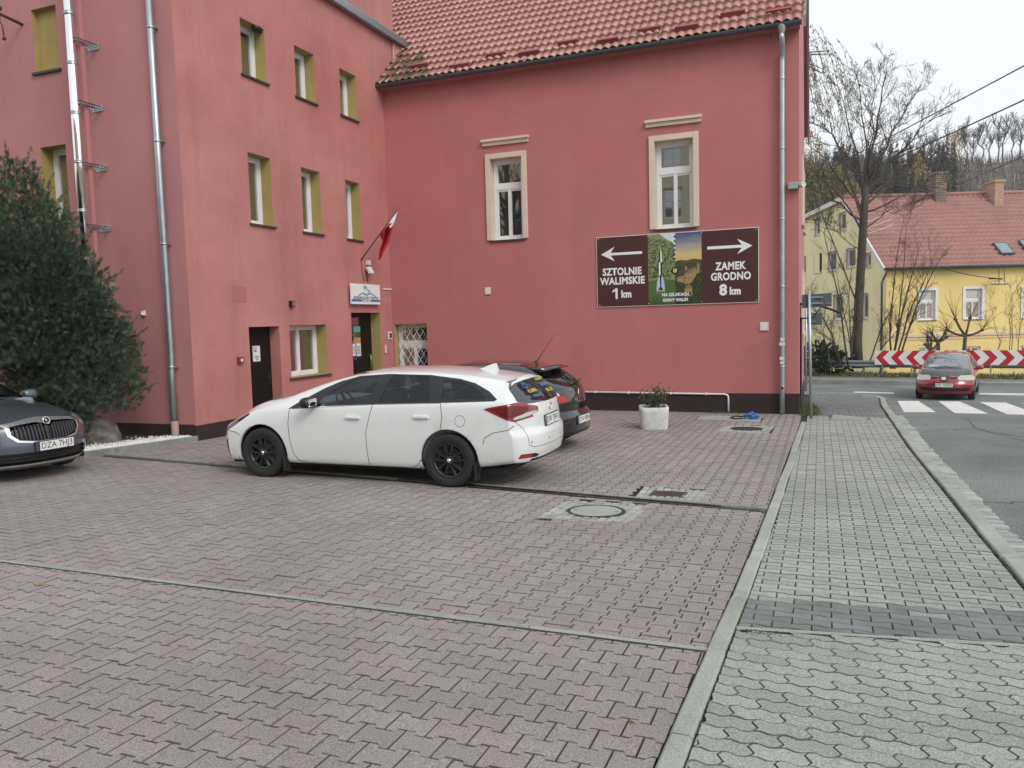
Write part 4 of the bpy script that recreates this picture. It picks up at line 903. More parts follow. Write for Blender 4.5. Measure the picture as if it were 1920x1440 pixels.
# front wall: spot lamp, motion sensor, wrought iron bracket
q = A(206, 583, 1, YC); r_ = empty('spot_lamp', q, 0, 'round chrome spot lamp on a pink mounting plate beside the shrub', 'lamp')
mb = MB(); mb.box(q+Vector((-.16, -.012, -.07)), q+Vector((.05, 0, .08))); par(mb.build('mounting_plate', M['plaster_patch']), r_)
mb = MB(); mb.sphere(q+Vector((.07, -.18, 0)), .075, 0); par(mb.build('lamp_head', M['chrome']), r_); mb = MB(); mb.tube([q+Vector((-.02, 0, -.03)), q+Vector((-.01, -.10, -.03)), q+Vector((.02, -.16, -.01))], .018, 6); par(mb.build('arm', M['dark']), r_)
q = A(271, 587, 1, YC); mb = MB(); mb.box(q+Vector((-.04, -.05, -.05)), q+Vector((.04, 0, .045)), ch=.015); r_ = tag(mb.build('motion_sensor', M['white_pl']), 'little white motion sensor on the pink wall left of the downpipe', 'sensor'); mb = MB(); mb.sphere(q+Vector((0, -.05, -.02)), .03); mb.build('lens', M['white'], r_)
q = A(20, 38, 1, YC); mb = MB(); dd = Vector((0, -1, 0))
mb.tube([A(42, 46, 1, YC), A(42, 46, 1, YC)+Vector((0, -.45, .05))], .03, 5); pe = A(42, 46, 1, YC)+Vector((0, -.45, .05))
mb.tube([pe+Vector((0, 0, .35)), pe, pe+Vector((0, 0, -.15)), pe+Vector((.05, 0, -.22)), pe+Vector((.05, .02, -.42))], .012, 5); mb.sphere(pe+Vector((.05, .02, -.45)), .035); mb.sphere(pe+Vector((0, 0, .1)), .05)
tag(mb.build('iron_bracket', M['rust']), 'rusty iron bracket with hanging cable clamps at the top left of the front wall', 'bracket')
# surveillance camera at the hall corner
q = A(1478, 350, 1, YR-.02); r_ = empty('security_camera', q, 0, 'white security camera on a grey arm at the hall corner', 'camera')
mb = MB(); mb.box(q+Vector((-.0, -.12, -.07)), q+Vector((.20, .0, .07)), ch=.01); par(mb.build('junction_housing', M['metal']), r_)
mb = MB(); Tm = Matrix.Translation(q+Vector((.27, -.10, 0))) @ Matrix.Rotation(R(-60), 4, 'Z') @ Matrix.Rotation(R(90), 4, 'Y'); mb.lathe([(0, -.09), (.05, -.09), (.055, .08), (.05, .10), (.04, .09), (0, .085)], 14, 0, Tm); par(mb.build('camera_body', M['white_pl']), r_); mb = MB(); mb.disc(.033, .0862, 14, 0, Tm); par(mb.build('lens', M['black']), r_)

# ================================================================== things in the yard
# covers set in cobbles
def cobbled(name, quad, label, seed, inner, make):
    c = sum((Vector((p.x, p.y, 0)) for p in quad), Vector())/4; zc = gz(c.x, c.y)
    r_ = empty(name, (c.x, c.y, zc), 0, label, 'manhole cover', 'covers let into the paving')
    mb = MB(); cr = random.Random(seed); a, b, cc, d = [Vector((p.x, p.y, 0)) for p in quad]; nu = max(6, int((d-a).length/.078)); nv = max(5, int((b-a).length/.078)); base_ = MB(); base_.add([(p.x, p.y, gz(p.x, p.y)-.007) for p in (a, d, cc, b)], [(0, 1, 2, 3)]); par(base_.build('mortar_bed', M['kerb_old']), r_)
    for i in range(nu):
        for j in range(nv):
            f = lambda u, v: a.lerp(d, u).lerp(b.lerp(cc, u), v)
            m = f((i+.5)/nu, (j+.5)/nv)
            if inner(m-c): continue
            j_ = lambda: cr.uniform(.02, .16)
            q = [f((i+j_())/nu, (j+j_())/nv), f((i+1-j_())/nu, (j+j_())/nv), f((i+1-j_())/nu, (j+1-j_())/nv), f((i+j_())/nu, (j+1-j_())/nv)]
            z = cr.gauss(.000, .002); mm = sum(q, Vector())/4
            vs = [(p.x, p.y, gz(p.x, p.y)-.02) for p in q]+[(p.x, p.y, gz(p.x, p.y)-.005+z) for p in q]+[(p.x*.82+mm.x*.18, p.y*.82+mm.y*.18, gz(p.x, p.y)+.003+z) for p in q]
            mb.add(vs, [(8, 9, 10, 11)]+[(k, (k+1) % 4, 4+(k+1) % 4, 4+k) for k in range(4)]+[(4+k, 4+(k+1) % 4, 8+(k+1) % 4, 8+k) for k in range(4)])
    par(mb.build('cobble_surround', M['granite']), r_)
    make(r_, c, zc, (d-a).normalized())
def flatT(c, z, t):
    n = Vector((-t.y, t.x, 0)); return Matrix(((t.x, n.x, 0, c.x), (t.y, n.y, 0, c.y), (0, gz(c.x, c.y+.5)-gz(c.x, c.y-.5), 1, z), (0, 0, 0, 1)))
def mk_a(r_, c, z, t):
    T = flatT(c, z, Vector((1, 0, 0))); mb = MB(); mb.lathe([(.30, -.01), (.30, .005), (.288, .006), (.282, .000), (.276, .006), (.264, .006), (.261, -.004)], 40, 0, T, False); par(mb.build('ring_frame', M['iron']), r_)
    mb = MB(); mb.lathe([(.260, -.004), (.260, .004), (.24, .006), (0, .006)], 40, 0, T, False); par(mb.build('lid', M['kerb']), r_)
    mb = MB(); [mb.lathe([(.022, .0065), (.014, .0072), (0, .003)], 10, 0, T @ Matrix.Translation((s*.215, 0, 0))) for s in (-1, 1)]; par(mb.build('lifting_hole', M['iron']), r_)
def mk_b(r_, c, z, t):
    T = flatT(c+Vector((-.03, 0, 0)), z, Vector((1, 0, 0))); mb = MB(); mb.box((-.20, -.15, -.01), (.20, .15, .005), 0, T); par(mb.build('lid', mat('rusty_lid', (.13, .075, .062), .8, var=.3, vscale=10, bump=.5)), r_)
    mb = MB()
    for k in range(7): mb.box((-.17, -.125+k*.04, .005), (.17, -.11+k*.04, .008), 0, T)
    par(mb.build('tread_rib', M['iron']), r_)
def mk_c(r_, c, z, t):
    T = flatT(c, z, Vector((1, 0, 0))); mb = MB(); mb.lathe([(.30, -.01), (.30, .006), (.27, .006), (.27, -.01)], 32, 0, T, False)
    for k in range(-4, 5): w_ = math.sqrt(.27**2-(k*.058)**2); mb.box((-w_, k*.058-.014, -.01), (w_, k*.058+.014, .005), 0, T)
    mb.box((-.014, -.27, -.01), (.014, .27, .004), 0, T); par(mb.build('grate', M['iron']), r_); mb = MB(); mb.disc(.28, -.02, 24, 0, T); par(mb.build('shaft', M['black']), r_)
cobbled('manhole_cover', man_a, 'round concrete manhole cover in a square of pale cobbles in front of the drain', 3, lambda v: v.length < .30, mk_a)
cobbled('manhole_cover', man_b, 'small rectangular rusty cover in pale cobbles right behind the drain', 4, lambda v: abs(v.x+.03) < .19 and abs(v.y) < .14, mk_b)
cobbled('manhole_cover', man_c, 'round iron drain grate in cobbles near the hall wall', 5, lambda v: v.length < .29, mk_c)
def slabthing(name, quad, label, cat, m):
    mb = MB(); vs = [(p.x, p.y, gz(p.x, p.y)-.03) for p in quad]+[(p.x, p.y, gz(p.x, p.y)+.012) for p in quad]
    mb.add(vs, [(4, 5, 6, 7), (0, 1, 5, 4), (1, 2, 6, 5), (2, 3, 7, 6), (3, 0, 4, 7)]); o = mb.build(name, M[m]); 
    bm = bmesh.new(); bm.from_mesh(o.data); bmesh.ops.recalc_face_normals(bm, faces=bm.faces); bm.to_mesh(o.data); bm.free()
    return tag(o, label, cat)
slabthing('concrete_slab', slab, 'flat pale concrete slab on the paving at the foot of the hall wall', 'slab', 'kerb')
slabthing('access_cover', hatch, 'rectangular concrete access cover in the grey pavement near the sign post', 'cover', 'kerb')
# blue plastic and hose lying on the slab
q = G(1409, 786); r_ = empty('plastic_bag', (q.x, q.y, gz(q.x, q.y)), 0, 'crumpled blue plastic bag lying on the concrete slab', 'bag')
bm = bmesh.new(); bmesh.ops.create_icosphere(bm, subdivisions=3, radius=1)
br = random.Random(6)
for v in bm.verts: k = .8+.35*math.sin(v.co.x*5+1)*math.cos(v.co.y*6)+br.uniform(-.12, .12); v.co = Vector((v.co.x*.17*k, v.co.y*.13*k, max(0, v.co.z*.09*k+.05)))+q+Vector((0, 0, .01))
mb = MB(); mb.bm(bm); par(mb.build('film', M['bluebag']), r_)
mb = MB(); q0 = G(1375, 784); mb.tube([G(1392, 787)+Vector((0, 0, .03)), G(1380, 787.5)+Vector((0, 0, .025)), G(1370, 785.5)+Vector((0, 0, .025)), G(1376, 782.5)+Vector((0, 0, .025)), G(1395, 783.5)+Vector((0, 0, .03)), G(1408, 785)+Vector((0, 0, .05))], .016, 6); tag(mb.build('hose', M['hose']), 'short loop of black hose beside the blue bag', 'hose')
# concrete planter with a rose bush
q = G(1226, 802); pr_ = empty('planter', (q.x, q.y, gz(q.x, q.y)), 0, 'whitewashed concrete planter with rounded sides standing on the paving', 'planter')
wd, dp_, hh = .275, .34, .42
def stadium(a, b, z, n=9): return [(a*math.copysign(abs(math.cos(t))**.40, math.cos(t)), b*math.copysign(abs(math.sin(t))**.40, math.sin(t)), z) for t in [2*math.pi*k/(4*n) for k in range(4*n)]]
mb = MB(); rings = [stadium(wd*.90, dp_*.90, -.02), stadium(wd*.95, dp_*.95, .10), stadium(wd, dp_, .32), stadium(wd*1.01, dp_*1.01, hh-.01), stadium(wd*.98, dp_*.98, hh), stadium(wd*.80, dp_*.84, hh), stadium(wd*.78, dp_*.82, hh-.06)]
n = 36; vs = [v for r in rings for v in r]; mb.add(vs, [(i*n+k, i*n+(k+1) % n, (i+1)*n+(k+1) % n, (i+1)*n+k) for i in range(6) for k in range(n)], 0, True)
Tz = Matrix.Translation(pr_.location) @ Matrix.Rotation(R(14), 4, 'Z'); mb.v = [Tz @ v for v in mb.v]
par(mb.build('bowl', mat('limewash', (.60, .61, .59), .9, var=.14, vscale=9, bump=.8, bscale=25, streak=.5, streakcol=(.22, .22, .19))), pr_)
mb = MB(); mb.add([Tz @ Vector(v) for v in stadium(wd*.79, dp_*.83, hh-.05)], [tuple(range(n))]); par(mb.build('earth', M['soil']), pr_)
rb = empty('rose_bush', pr_.location+Vector((0, 0, hh-.05)), 0, 'small leafy rose bush with two faded pink blooms growing in the planter', 'plant')
sm = MB(); lf = MB(); fl_ = MB(); pr = random.Random(11)
for k in range(17):
    a = pr.uniform(0, 6.28); b = Vector((pr.uniform(-.12, .12), pr.uniform(-.18, .18), 0)); ln = pr.uniform(.22, .42); t = b+Vector((math.cos(a)*pr.uniform(.05, .28)-.03, math.sin(a)*.2, ln)); m = b.lerp(t, .5)+Vector((0, 0, .05))
    o0 = rb.location; sm.tube([o0+b, o0+m, o0+t], [.006, .005, .003], 4)
    for j in range(40):
        p = o0+b.lerp(t, pr.uniform(.25, 1.05))+Vector((pr.gauss(0, .05), pr.gauss(0, .05), pr.gauss(0, .03))); d = Vector((pr.gauss(0, 1), pr.gauss(0, 1), pr.gauss(0, .6))).normalized(); s = d.cross(Vector((pr.gauss(0, 1), pr.gauss(0, 1), 1))).normalized(); l = pr.uniform(.035, .065)
        lf.add([p, p+d*l*.5+s*l*.32, p+d*l, p+d*l*.5-s*l*.32], [(0, 1, 2, 3)])
for o_ in ((-.02, -.05, .52), (.12, .02, .50), (-.22, .05, .36)):
    for k in range(14):
        d = Vector((pr.gauss(0, 1), pr.gauss(0, 1), pr.gauss(0, 1))).normalized(); p = rb.location+Vector(o_)+d*.018; s = d.cross(Vector((.3, .2, 1))).normalized()
        fl_.add([p-s*.02, p+s.cross(d)*.02, p+s*.02, p-s.cross(d)*.02], [(0, 1, 2, 3)])
par(sm.build('stem', M['twig']), rb); par(lf.build('leaf', M['shrub_leaf']), rb); par(fl_.build('bloom', M['flower']), rb)

# planting bed: soil, kerb, white pebbles, rock, conifer
mb = MB(); vs = []; 
for i in range(13):
    for j in range(9):
        x = -17+(XW+.02+17)*i/12; k = j/8; xe = bedk[1].x+(XW-bedk[1].x)*k; x = min(x, xe) if i < 12 else xe
        y = bedk[1].y+(YC-bedk[1].y)*k; vs.append((x, y, gz(x, y)+.03+.05*math.sin(i*1.3+j)))
mb.add(vs, [(i*9+j, (i+1)*9+j, (i+1)*9+j+1, i*9+j+1) for i in range(12) for j in range(8)]); tag(mb.build('flower_bed', M['soil']), kind='structure')
mb = MB(); curb(mb, [(bedk[0].x, bedk[0].y), (bedk[1].x, bedk[1].y)], .025, .025, .10, .1, 1.0, .004); curb(mb, [(bedk[1].x, bedk[1].y), (-16, bedk[1].y-.15)], .04, .04, .10, .1); tag(mb.build('bed_kerb', M['kerb_old']), kind='structure')
mb = MB(); gr_ = random.Random(12); kd = (bedk[1]-bedk[0]).normalized()
for _ in range(3200):
    t = gr_.random(); L_ = (bedk[1]-bedk[0]).length; p = bedk[0]+kd*(t*L_); off = abs(gr_.gauss(0, .30))+.05; x, y = p.x-off, p.y
    if gr_.random() < .25 and t < .3: continue
    z = gz(x, y)+.075+gr_.uniform(0, .02); s = gr_.uniform(.013, .032); a = gr_.uniform(0, 3)
    c_, s_ = math.cos(a)*s, math.sin(a)*s*.8
    mb.add([(x+c_, y+s_, z), (x-s_, y+c_, z-.004), (x-c_, y-s_, z), (x+s_, y-c_, z-.003), (x, y, z+s*.55), (x, y, z-s*.5)], [(0, 1, 4), (1, 2, 4), (2, 3, 4), (3, 0, 4), (1, 0, 5), (2, 1, 5), (3, 2, 5), (0, 3, 5)])
tag(mb.build('white_pebbles', M['gravel']), kind='stuff')
q = G(195, 838); bm = bmesh.new(); bmesh.ops.create_icosphere(bm, subdivisions=4, radius=1)
from mathutils import noise as mnoise
for v in bm.verts:
    k = 1+.28*mnoise.noise(v.co*1.4+Vector((3, 1, 2)))+.10*mnoise.noise(v.co*4); v.co = Vector((v.co.x*.42*k, v.co.y*.36*k, v.co.z*.34*k))
mb = MB(); mb.bm(bm, 0, False, Matrix.Translation((q.x-.25, q.y+.1, gz(q.x, q.y)+.16)) @ Matrix.Rotation(.5, 4, 'Y')); tag(mb.build('boulder', M['rock']), 'weathered grey brown boulder in the bed beside the dark sedan', 'rock')
# fallen leaves
mb = MB(); lr = random.Random(21)
for q, s in (((75, 1098), .045), ((215, 605), .03), ((780, 905), .03), ((1185, 1356), .02), ((630, 870), .03)):
    p = G(*q); a = lr.uniform(0, 6); c_, s_ = math.cos(a)*s, math.sin(a)*s
    mb.add([(p.x+c_, p.y+s_, gz(p.x, p.y)+.006), (p.x-s_*.5, p.y+c_*.5, gz(p.x, p.y)+.016), (p.x-c_, p.y-s_, gz(p.x, p.y)+.006), (p.x+s_*.5, p.y-c_*.5, gz(p.x, p.y)+.012)], [(0, 1, 2, 3)])
for _ in range(260):
    x = lr.uniform(-11.2, -2.2); y = yd(x)-.05+lr.gauss(0, .09); s = lr.uniform(.006, .017); a = lr.uniform(0, 6); c_, s_ = math.cos(a)*s, math.sin(a)*s; z = gz(x, y)+.006
    mb.add([(x+c_, y+s_, z), (x-s_*.6, y+c_*.6, z+.004), (x-c_, y-s_, z), (x+s_*.6, y-c_*.6, z+.006)], [(0, 1, 2, 3)])
tag(mb.build('fallen_leaves', M['leaflitter']), kind='stuff')
# grass tufts at the wall corner and post
mb = MB(); gr_ = random.Random(13)
def blades(cx, cy, n, sp, h):
    for _ in range(n):
        x, y = cx+gr_.gauss(0, sp), cy+gr_.gauss(0, sp); z = gz(x, y)-.01; a = gr_.uniform(0, 6.28); l = gr_.uniform(.4, 1)*h; w_ = .004
        mb.add([(x-w_*math.sin(a), y+w_*math.cos(a), z), (x+w_*math.sin(a), y-w_*math.cos(a), z), (x+.5*l*math.cos(a)*gr_.random(), y+.5*l*math.sin(a), z+l)], [(0, 1, 2)])
for k in range(26): blades(XH+.10+gr_.uniform(-.02, .25), YR-.1+gr_.uniform(-.5, 3), 60, .07, .16)
for k in range(10): blades(-1.95+gr_.uniform(-.25, .25), YR-.15, 16, .05, .09)
tag(mb.build('grass_tufts', M['grass']), kind='stuff')
# ================================================================== street furniture
def sign_post(base, top_px, plates, label, rad=.03):
    """plates: (left px, right px, top py, bottom py, depth offset)"""
    r_ = empty('sign_post', base, 0, label, 'sign post')
    dep = (base-EYE).dot(_fw); top = D(top_px[0], top_px[1], dep)
    mb = MB(); mb.tube([base+Vector((0, 0, -.1)), Vector((base.x+(top.x-base.x)*.5, base.y, (base.z+top.z)/2)), Vector((top.x, base.y, top.z))], rad, 12); mb.lathe([(rad*1.05, -.01), (rad*1.05, .012), (0, .014)], 12, 0, Matrix.Translation(Vector((top.x, base.y, top.z)))); par(mb.build('pole', M['metal']), r_)
    for (l, rr, t, b, tilt) in plates:
        p = [D(l, t+tilt, dep+.06), D(rr, t, dep+.02), D(rr, b, dep+.02), D(l, b+tilt, dep+.06)]
        n = (p[1]-p[0]).cross(p[3]-p[0]).normalized(); mb = MB(); vs = [v for v in p]+[v+n*.02 for v in p]
        mb.add(vs, [(0, 1, 2, 3), (7, 6, 5, 4), (0, 4, 5, 1), (1, 5, 6, 2), (2, 6, 7, 3), (3, 7, 4, 0)]); o = par(mb.build('sign_plate', M['signback']), r_)
        mb = MB()
        for f in (.25, .7): a, b_ = p[0].lerp(p[3], f), p[1].lerp(p[2], f); c = a.lerp(b_, .5); mb.box(c+Vector((-.12, -.035, -.015)), c+Vector((.12, -.0, .015)))
        mb.build('clamp', M['metal'], o)
        if rr-l > 45:
            mb = MB(); c = p[0]*.12+p[1]*.88; c = c.lerp(p[2]*.88+p[3]*.12, .78); nn = -n if n.dot(c-EYE) > 0 else n
            for k in range(5): mb.box(c+Vector((k*.022-.05, -.035, -.014)), c+Vector((k*.022-.036, -.03, .014)))
            mb.build('maker_mark', mat('orange_mark', (.55, .14, .04), .5), o)
    return r_
bp_ = G(1521, 785); sign_post(bp_, (1517, 547), [(1504, 1559.5, 549, 574, 4)], 'near galvanised sign post on the pavement with the back of a wide plate')
b2 = G(1511, 732); sign_post(b2, (1511.5, 566), [(1504, 1541, 586, 609, 1)], 'far galvanised sign post near the street corner with the back of a smaller plate', .035)
# guard rail and chevron board along the far side of the junction
gr0, gr1 = fa+fn*1.9, fb+fn*1.9
def rail_pt(t): p = gr0.lerp(gr1, t); return Vector((p.x, p.y, 0))
zr_ = D(1560, 681.5, (rail_pt(.5)-EYE).dot(_fw)).z-.085
gl = (gr1-gr0).length; gt_ = (gr1-gr0).normalized(); gn = Vector((-gt_.y, gt_.x, 0)).normalized()
if gn.dot(_fw) > 0: gn = -gn
rl = empty('guard_rail', (gr0.x, gr0.y, -1.0), 0, 'grey steel guard rail on short posts along the far side of the junction', 'guard rail')
mb = MB(); prof = [(0, -.155), (.03, -.13), (.075, -.10), (.075, -.06), (.02, -.03), (.02, .03), (.075, .06), (.075, .10), (.03, .13), (0, .155)]
vs = []; n = 40
for k in range(n+1):
    p = rail_pt(k/n)
    for a, z in prof: vs.append((p.x+gn.x*a, p.y+gn.y*a, zr_+z))
mb.add(vs, [(k*10+j, (k+1)*10+j, (k+1)*10+j+1, k*10+j+1) for k in range(n) for j in range(9)], 0, True); par(mb.build('beam', mat('rail_steel', (.24, .27, .29), .5, metal=.6, var=.2, vscale=1.5)), rl)
for k in range(int(gl/2)+1):
    p = gr0+gt_*(k*2.0+.7)-gn*.09; mb = MB(); mb.box((-.05, -.03, -1.3), (.05, .03, zr_+.12), 0, Matrix.Translation((p.x, p.y, 0)) @ Matrix.Rotation(math.atan2(gt_.y, gt_.x), 4, 'Z')); par(mb.build('post', M['metal']), rl)
# chevron board: two facing halves hung in front of the rail
cdep = (gr0.lerp(gr1, .6)-EYE).dot(_fw)-.25
def on_rail(px, off):                      # photo column -> position along the rail line, moved off towards the road
    d = ray(px, 670); o = gr0+gn*off; det = d.x*(-gt_.y)-d.y*(-gt_.x); r = o-EYE
    t = (r.x*(-gt_.y)-r.y*(-gt_.x))/det; return EYE+d*t
c0 = on_rail(1640, .22); dd0 = (c0-EYE).dot(_fw); zc1, zc0 = D(1640, 657.5, dd0).z, D(1640, 683.5, dd0).z; ch = zc1-zc0
cb = empty('chevron_board', (c0.x, c0.y, zc0), 0, 'long red and white chevron board pointing both ways in front of the guard rail', 'chevron board')
TC = Matrix(((gt_.x, gn.x, 0, c0.x), (gt_.y, gn.y, 0, c0.y), (0, 0, 1, 0))+((0, 0, 0, 1),)) if False else Matrix(((gt_.x, gn.x, 0, c0.x), (gt_.y, gn.y, 0, c0.y), (0, 0, 1, 0), (0, 0, 0, 1)))
def along(px): p = on_rail(px, .22); return (p-c0).dot(gt_)
mid = along(1782)
per = (along(1723)-along(1694))
for nm, a0, a1, s in (('left_arrow_panel', 0, mid-.012, -1), ('right_arrow_panel', mid+.012, mid*2.05, 1)):
    mb = MB(); mb.box((a0, -.02, zc0), (a1, .0, zc1), 0, TC); pn = par(mb.build('panel', M['sign_w']), cb)
    mb = MB(); w_ = per*.47; sh = per*.45; zm = (zc0+zc1)/2; k = -1
    first = .05 if s < 0 else .02
    x = a0+first
    for k in range(14):
        xa = a0+first+k*per if s < 0 else a0-.06+k*per
        # one chevron: tip at xa (left pointing) or xa+sh (right pointing)
        if s < 0: pts_t = [(xa, zm), (xa+w_, zm), (xa+w_+sh, zc1), (xa+sh, zc1)]; pts_b = [(xa+sh, zc0), (xa+w_+sh, zc0), (xa+w_, zm), (xa, zm)]
        else: pts_t = [(xa+sh, zm), (xa+sh+w_, zm), (xa+w_, zc1), (xa, zc1)]; pts_b = [(xa, zc0), (xa+w_, zc0), (xa+sh+w_, zm), (xa+sh, zm)]
        for P in (pts_t, pts_b):
            P = [(min(max(p[0], a0), a1), p[1]) for p in P]
            if max(p[0] for p in P)-min(p[0] for p in P) < .02: continue
            mb.add([TC @ Vector((p[0], .003, p[1])) for p in P], [(0, 1, 2, 3)])
    mb.build('chevron', M['chev_r'], pn)
mb = MB()
for a in (.3, mid*.5, mid-.3, mid+.3, mid*1.5, mid*2): mb.box((a-.03, -.06, zc0-.7), (a+.03, -.022, zc1-.05), 0, TC)
par(mb.build('bracket', M['metal']), cb)

# ================================================================== yellow house beyond the junction
YD = 40*CH/1.65
fx_ = _sd2; fy_ = _fw
def YT(px, py, dep=YD): p = D(px, py, dep); return ((p-yo).dot(fx_), p.z)
yo = D(1662, 503, YD); yo.z = 0
TY = XF(yo, fx_, -fy_)                       # facade: u to the right
TG = XF(yo, fy_, -fx_)                       # gable: u into the distance
ze = D(1662, 501, YD).z; UR = 24
yh = empty('yellow_house', (yo.x, yo.y, -1.8), 0, 'long yellow house with red tiled roof, white framed windows and two chimneys', 'building')
wins = []
for l, rr, t, b in ((1724, 1753, 545, 600), (1810, 1840, 542, 598), (1919, 1948, 540, 596)):
    a, c = YT(l, t), YT(rr, b); wins.append((a[0], c[0], c[1], a[1]))
low = []
for l, rr, t, b in ((1722, 1755, 652, 675), (1806, 1838, 650, 674), (1914, 1944, 648, 672)):
    a, c = YT(l, t), YT(rr, b); low.append((a[0], c[0], c[1], a[1]))
mb = MB(); wall_grid(mb, TY, 0, UR, -2.6, ze, wins+low); P_(yh, mb, 'facade', M['yellow'])
rd = 4.9*CH/1.65; zrd = D(1580, 372, YD+rd).z; xl = 14.0
def YG(px, py):                             # photo pixel on the gable plane
    d = ray(px, py); t = (yo-EYE).dot(fx_)/d.dot(fx_); p = EYE+d*t; return ((p-yo).dot(fy_), p.z)
gw = []
for l, rr, t, b in ((1527, 1537, 413, 440), (1573, 1586, 400, 430), (1503, 1511, 481, 513), (1526, 1541, 477, 510), (1552, 1568, 473, 507), (1586, 1604, 467, 500), (1622, 1633, 475, 500), (1562, 1580, 553, 600), (1615, 1628, 550, 598)):
    a, c = YG(l, t), YG(rr, b); gw.append((min(a[0], c[0]), max(a[0], c[0]), c[1], a[1]))
mb = MB(); wall_grid(mb, TG, 0, xl, -2.6, ze, [g for g in gw if g[3] < ze], flip=True)
top = lambda u: ze+(zrd-ze)*u/rd if u < rd else zrd+(-.4)*(u-rd)/(xl-rd)
us = sorted({0, rd, xl, *[g[0] for g in gw if g[3] >= ze], *[g[1] for g in gw if g[3] >= ze]})
for a, b in zip(us, us[1:]):
    m_ = (a+b)/2; hs = [g for g in gw if g[3] >= ze and g[0] < m_ < g[1]]
    if hs:
        g = hs[0]; mb.quad(*[TG @ Vector(p) for p in ((a, 0, g[3]), (b, 0, g[3]), (b, 0, top(b)), (a, 0, top(a)))])
        if g[2] > ze: mb.quad(*[TG @ Vector(p) for p in ((a, 0, ze), (b, 0, ze), (b, 0, g[2]), (a, 0, g[2]))])
    else: mb.quad(*[TG @ Vector(p) for p in ((a, 0, ze), (b, 0, ze), (b, 0, top(b)), (a, 0, top(a)))])
P_(yh, mb, 'gable_wall', M['yellow_lit'])
for h in wins:
    w_ = par(window(None, TY, h, .12, 'cross', 'white', True, .07, sill_m='brick'), yh); mb = MB(); u0, u1, z0, z1 = h; a = .13
    mb.box((u0-a, 0, z0), (u0, .04, z1+a), 0, TY); mb.box((u1, 0, z0), (u1+a, .04, z1+a), 0, TY); mb.box((u0, 0, z1), (u1, .04, z1+a), 0, TY); mb.build('surround', M['white'], w_)
    mb = MB(); mb.quad(*[TY @ Vector(p) for p in ((u0+.1, -.148, z0+.1), (u1-.1, -.148, z0+.1), (u1-.1, -.148, z0+(z1-z0)*.6), (u0+.1, -.148, z0+(z1-z0)*.6))]); mb.build('curtain', mat('lace_curtain', (.42, .36, .33), .9, var=.5, vscale=14), w_)
for h in low: par(window(None, TY, h, .10, 'double', 'white', False, .06), yh)
for h in gw: par(window(None, TG, h, .14, 'single', 'trim', True, .08, sill_m='trim'), yh)
mb = MB(); q = YT(1700, 630); mb.box((0, 0, q[1]-.07), (UR, .06, q[1]+.07), 0, TY); mb.box((0, 0, q[1]-.22), (UR, .03, q[1]-.16), 0, TY); P_(yh, mb, 'string_course', M['trim'])
# roof with tile courses
mb = MB(); sl2 = math.hypot(rd, zrd-ze); nr = int(sl2/.36); nc = int((UR+.4)/.30)*4; vs = []; fs = []
for r in range(nr):
    for f, lift in ((r/nr, .10), ((r+1)/nr, .0)):
        for c in range(nc+1):
            u = -.25+(UR+.4)*c/nc; v = -.25/rd*(1-f)+f; d = (0, .04, .065, .03)[c % 4]+lift
            p = yo+fx_*u+fy_*(rd*v); vs.append((p.x, p.y, ze+(zrd-ze)*v+d))
    b = r*2*(nc+1)
    for c in range(nc): fs.append((b+c, b+c+1, b+nc+2+c, b+nc+1+c))
    if r:
        for c in range(nc): fs.append((b-nc-1+c, b-nc+c, b+c+1, b+c))
mb.add(vs, fs); 
bk = lambda u, v, z: tuple(yo+fx_*u+fy_*v+Vector((0, 0, z)))
mb.quad(bk(-.25, rd, zrd+.03), bk(UR, rd, zrd+.03), bk(UR, xl+.3, zrd-.4), bk(-.25, xl+.3, zrd-.4)); rf = P_(yh, mb, 'roof', M['tile_far'])
mb = MB(); mb.tube([bk(-.25, rd, zrd+.06), bk(UR, rd, zrd+.06)], .13, 8); mb.build('ridge_cap', M['tile_far'], rf)
mb = MB(); mb.add([bk(-.27, -.3, ze-.32), bk(-.27, rd, zrd-.12), bk(-.27, rd, zrd+.1), bk(-.27, -.3, ze-.05), bk(-.2, -.3, ze-.32), bk(-.2, rd, zrd-.12), bk(-.2, rd, zrd+.1), bk(-.2, -.3, ze-.05)], [(0, 1, 2, 3), (7, 6, 5, 4), (0, 4, 5, 1), (3, 2, 6, 7)])
mb.add([bk(-.27, rd, zrd-.14), bk(-.27, xl+.3, zrd-.58), bk(-.27, xl+.3, zrd-.32), bk(-.27, rd, zrd+.12), bk(-.2, rd, zrd-.14), bk(-.2, xl+.3, zrd-.58), bk(-.2, xl+.3, zrd-.32), bk(-.2, rd, zrd+.12)], [(0, 1, 2, 3), (7, 6, 5, 4), (0, 4, 5, 1), (3, 2, 6, 7)]); mb.build('verge_board', M['white'], rf)
mb = MB(); mb.tube([bk(-.2, -.34, ze-.10), bk(UR, -.34, ze-.10)], .08, 8); mb.tube([bk(-.05, -.34, ze-.12), bk(-.15, -.1, ze-.5), bk(-.25, -.05, ze-.8), bk(-.25, -.05, -2)], .055, 8); P_(yh, mb, 'gutter', M['gutter'])
def ychim(l, rr, t, b, m_, dep, cap):
    a, c = D(l, t, dep), D(rr, b, dep); u0, u1 = (a-yo).dot(fx_), (c-yo).dot(fx_); v = dep-YD; mb = MB()
    Tq = XF(yo, fx_, fy_); mb.box((u0, v, zrd-2.0), (u1, v+.8, a.z-.12), 0, Tq); mb.box((u0-.07, v-.07, a.z-.12), (u1+.07, v+.87, a.z), 0, Tq)
    z = zrd-1
    while z < a.z-.2: mb.box((u0-.006, v-.006, z), (u1+.006, v+.806, z+.05), 0, Tq); z += .085
    return mb.build('chimney', M[m_], rf)
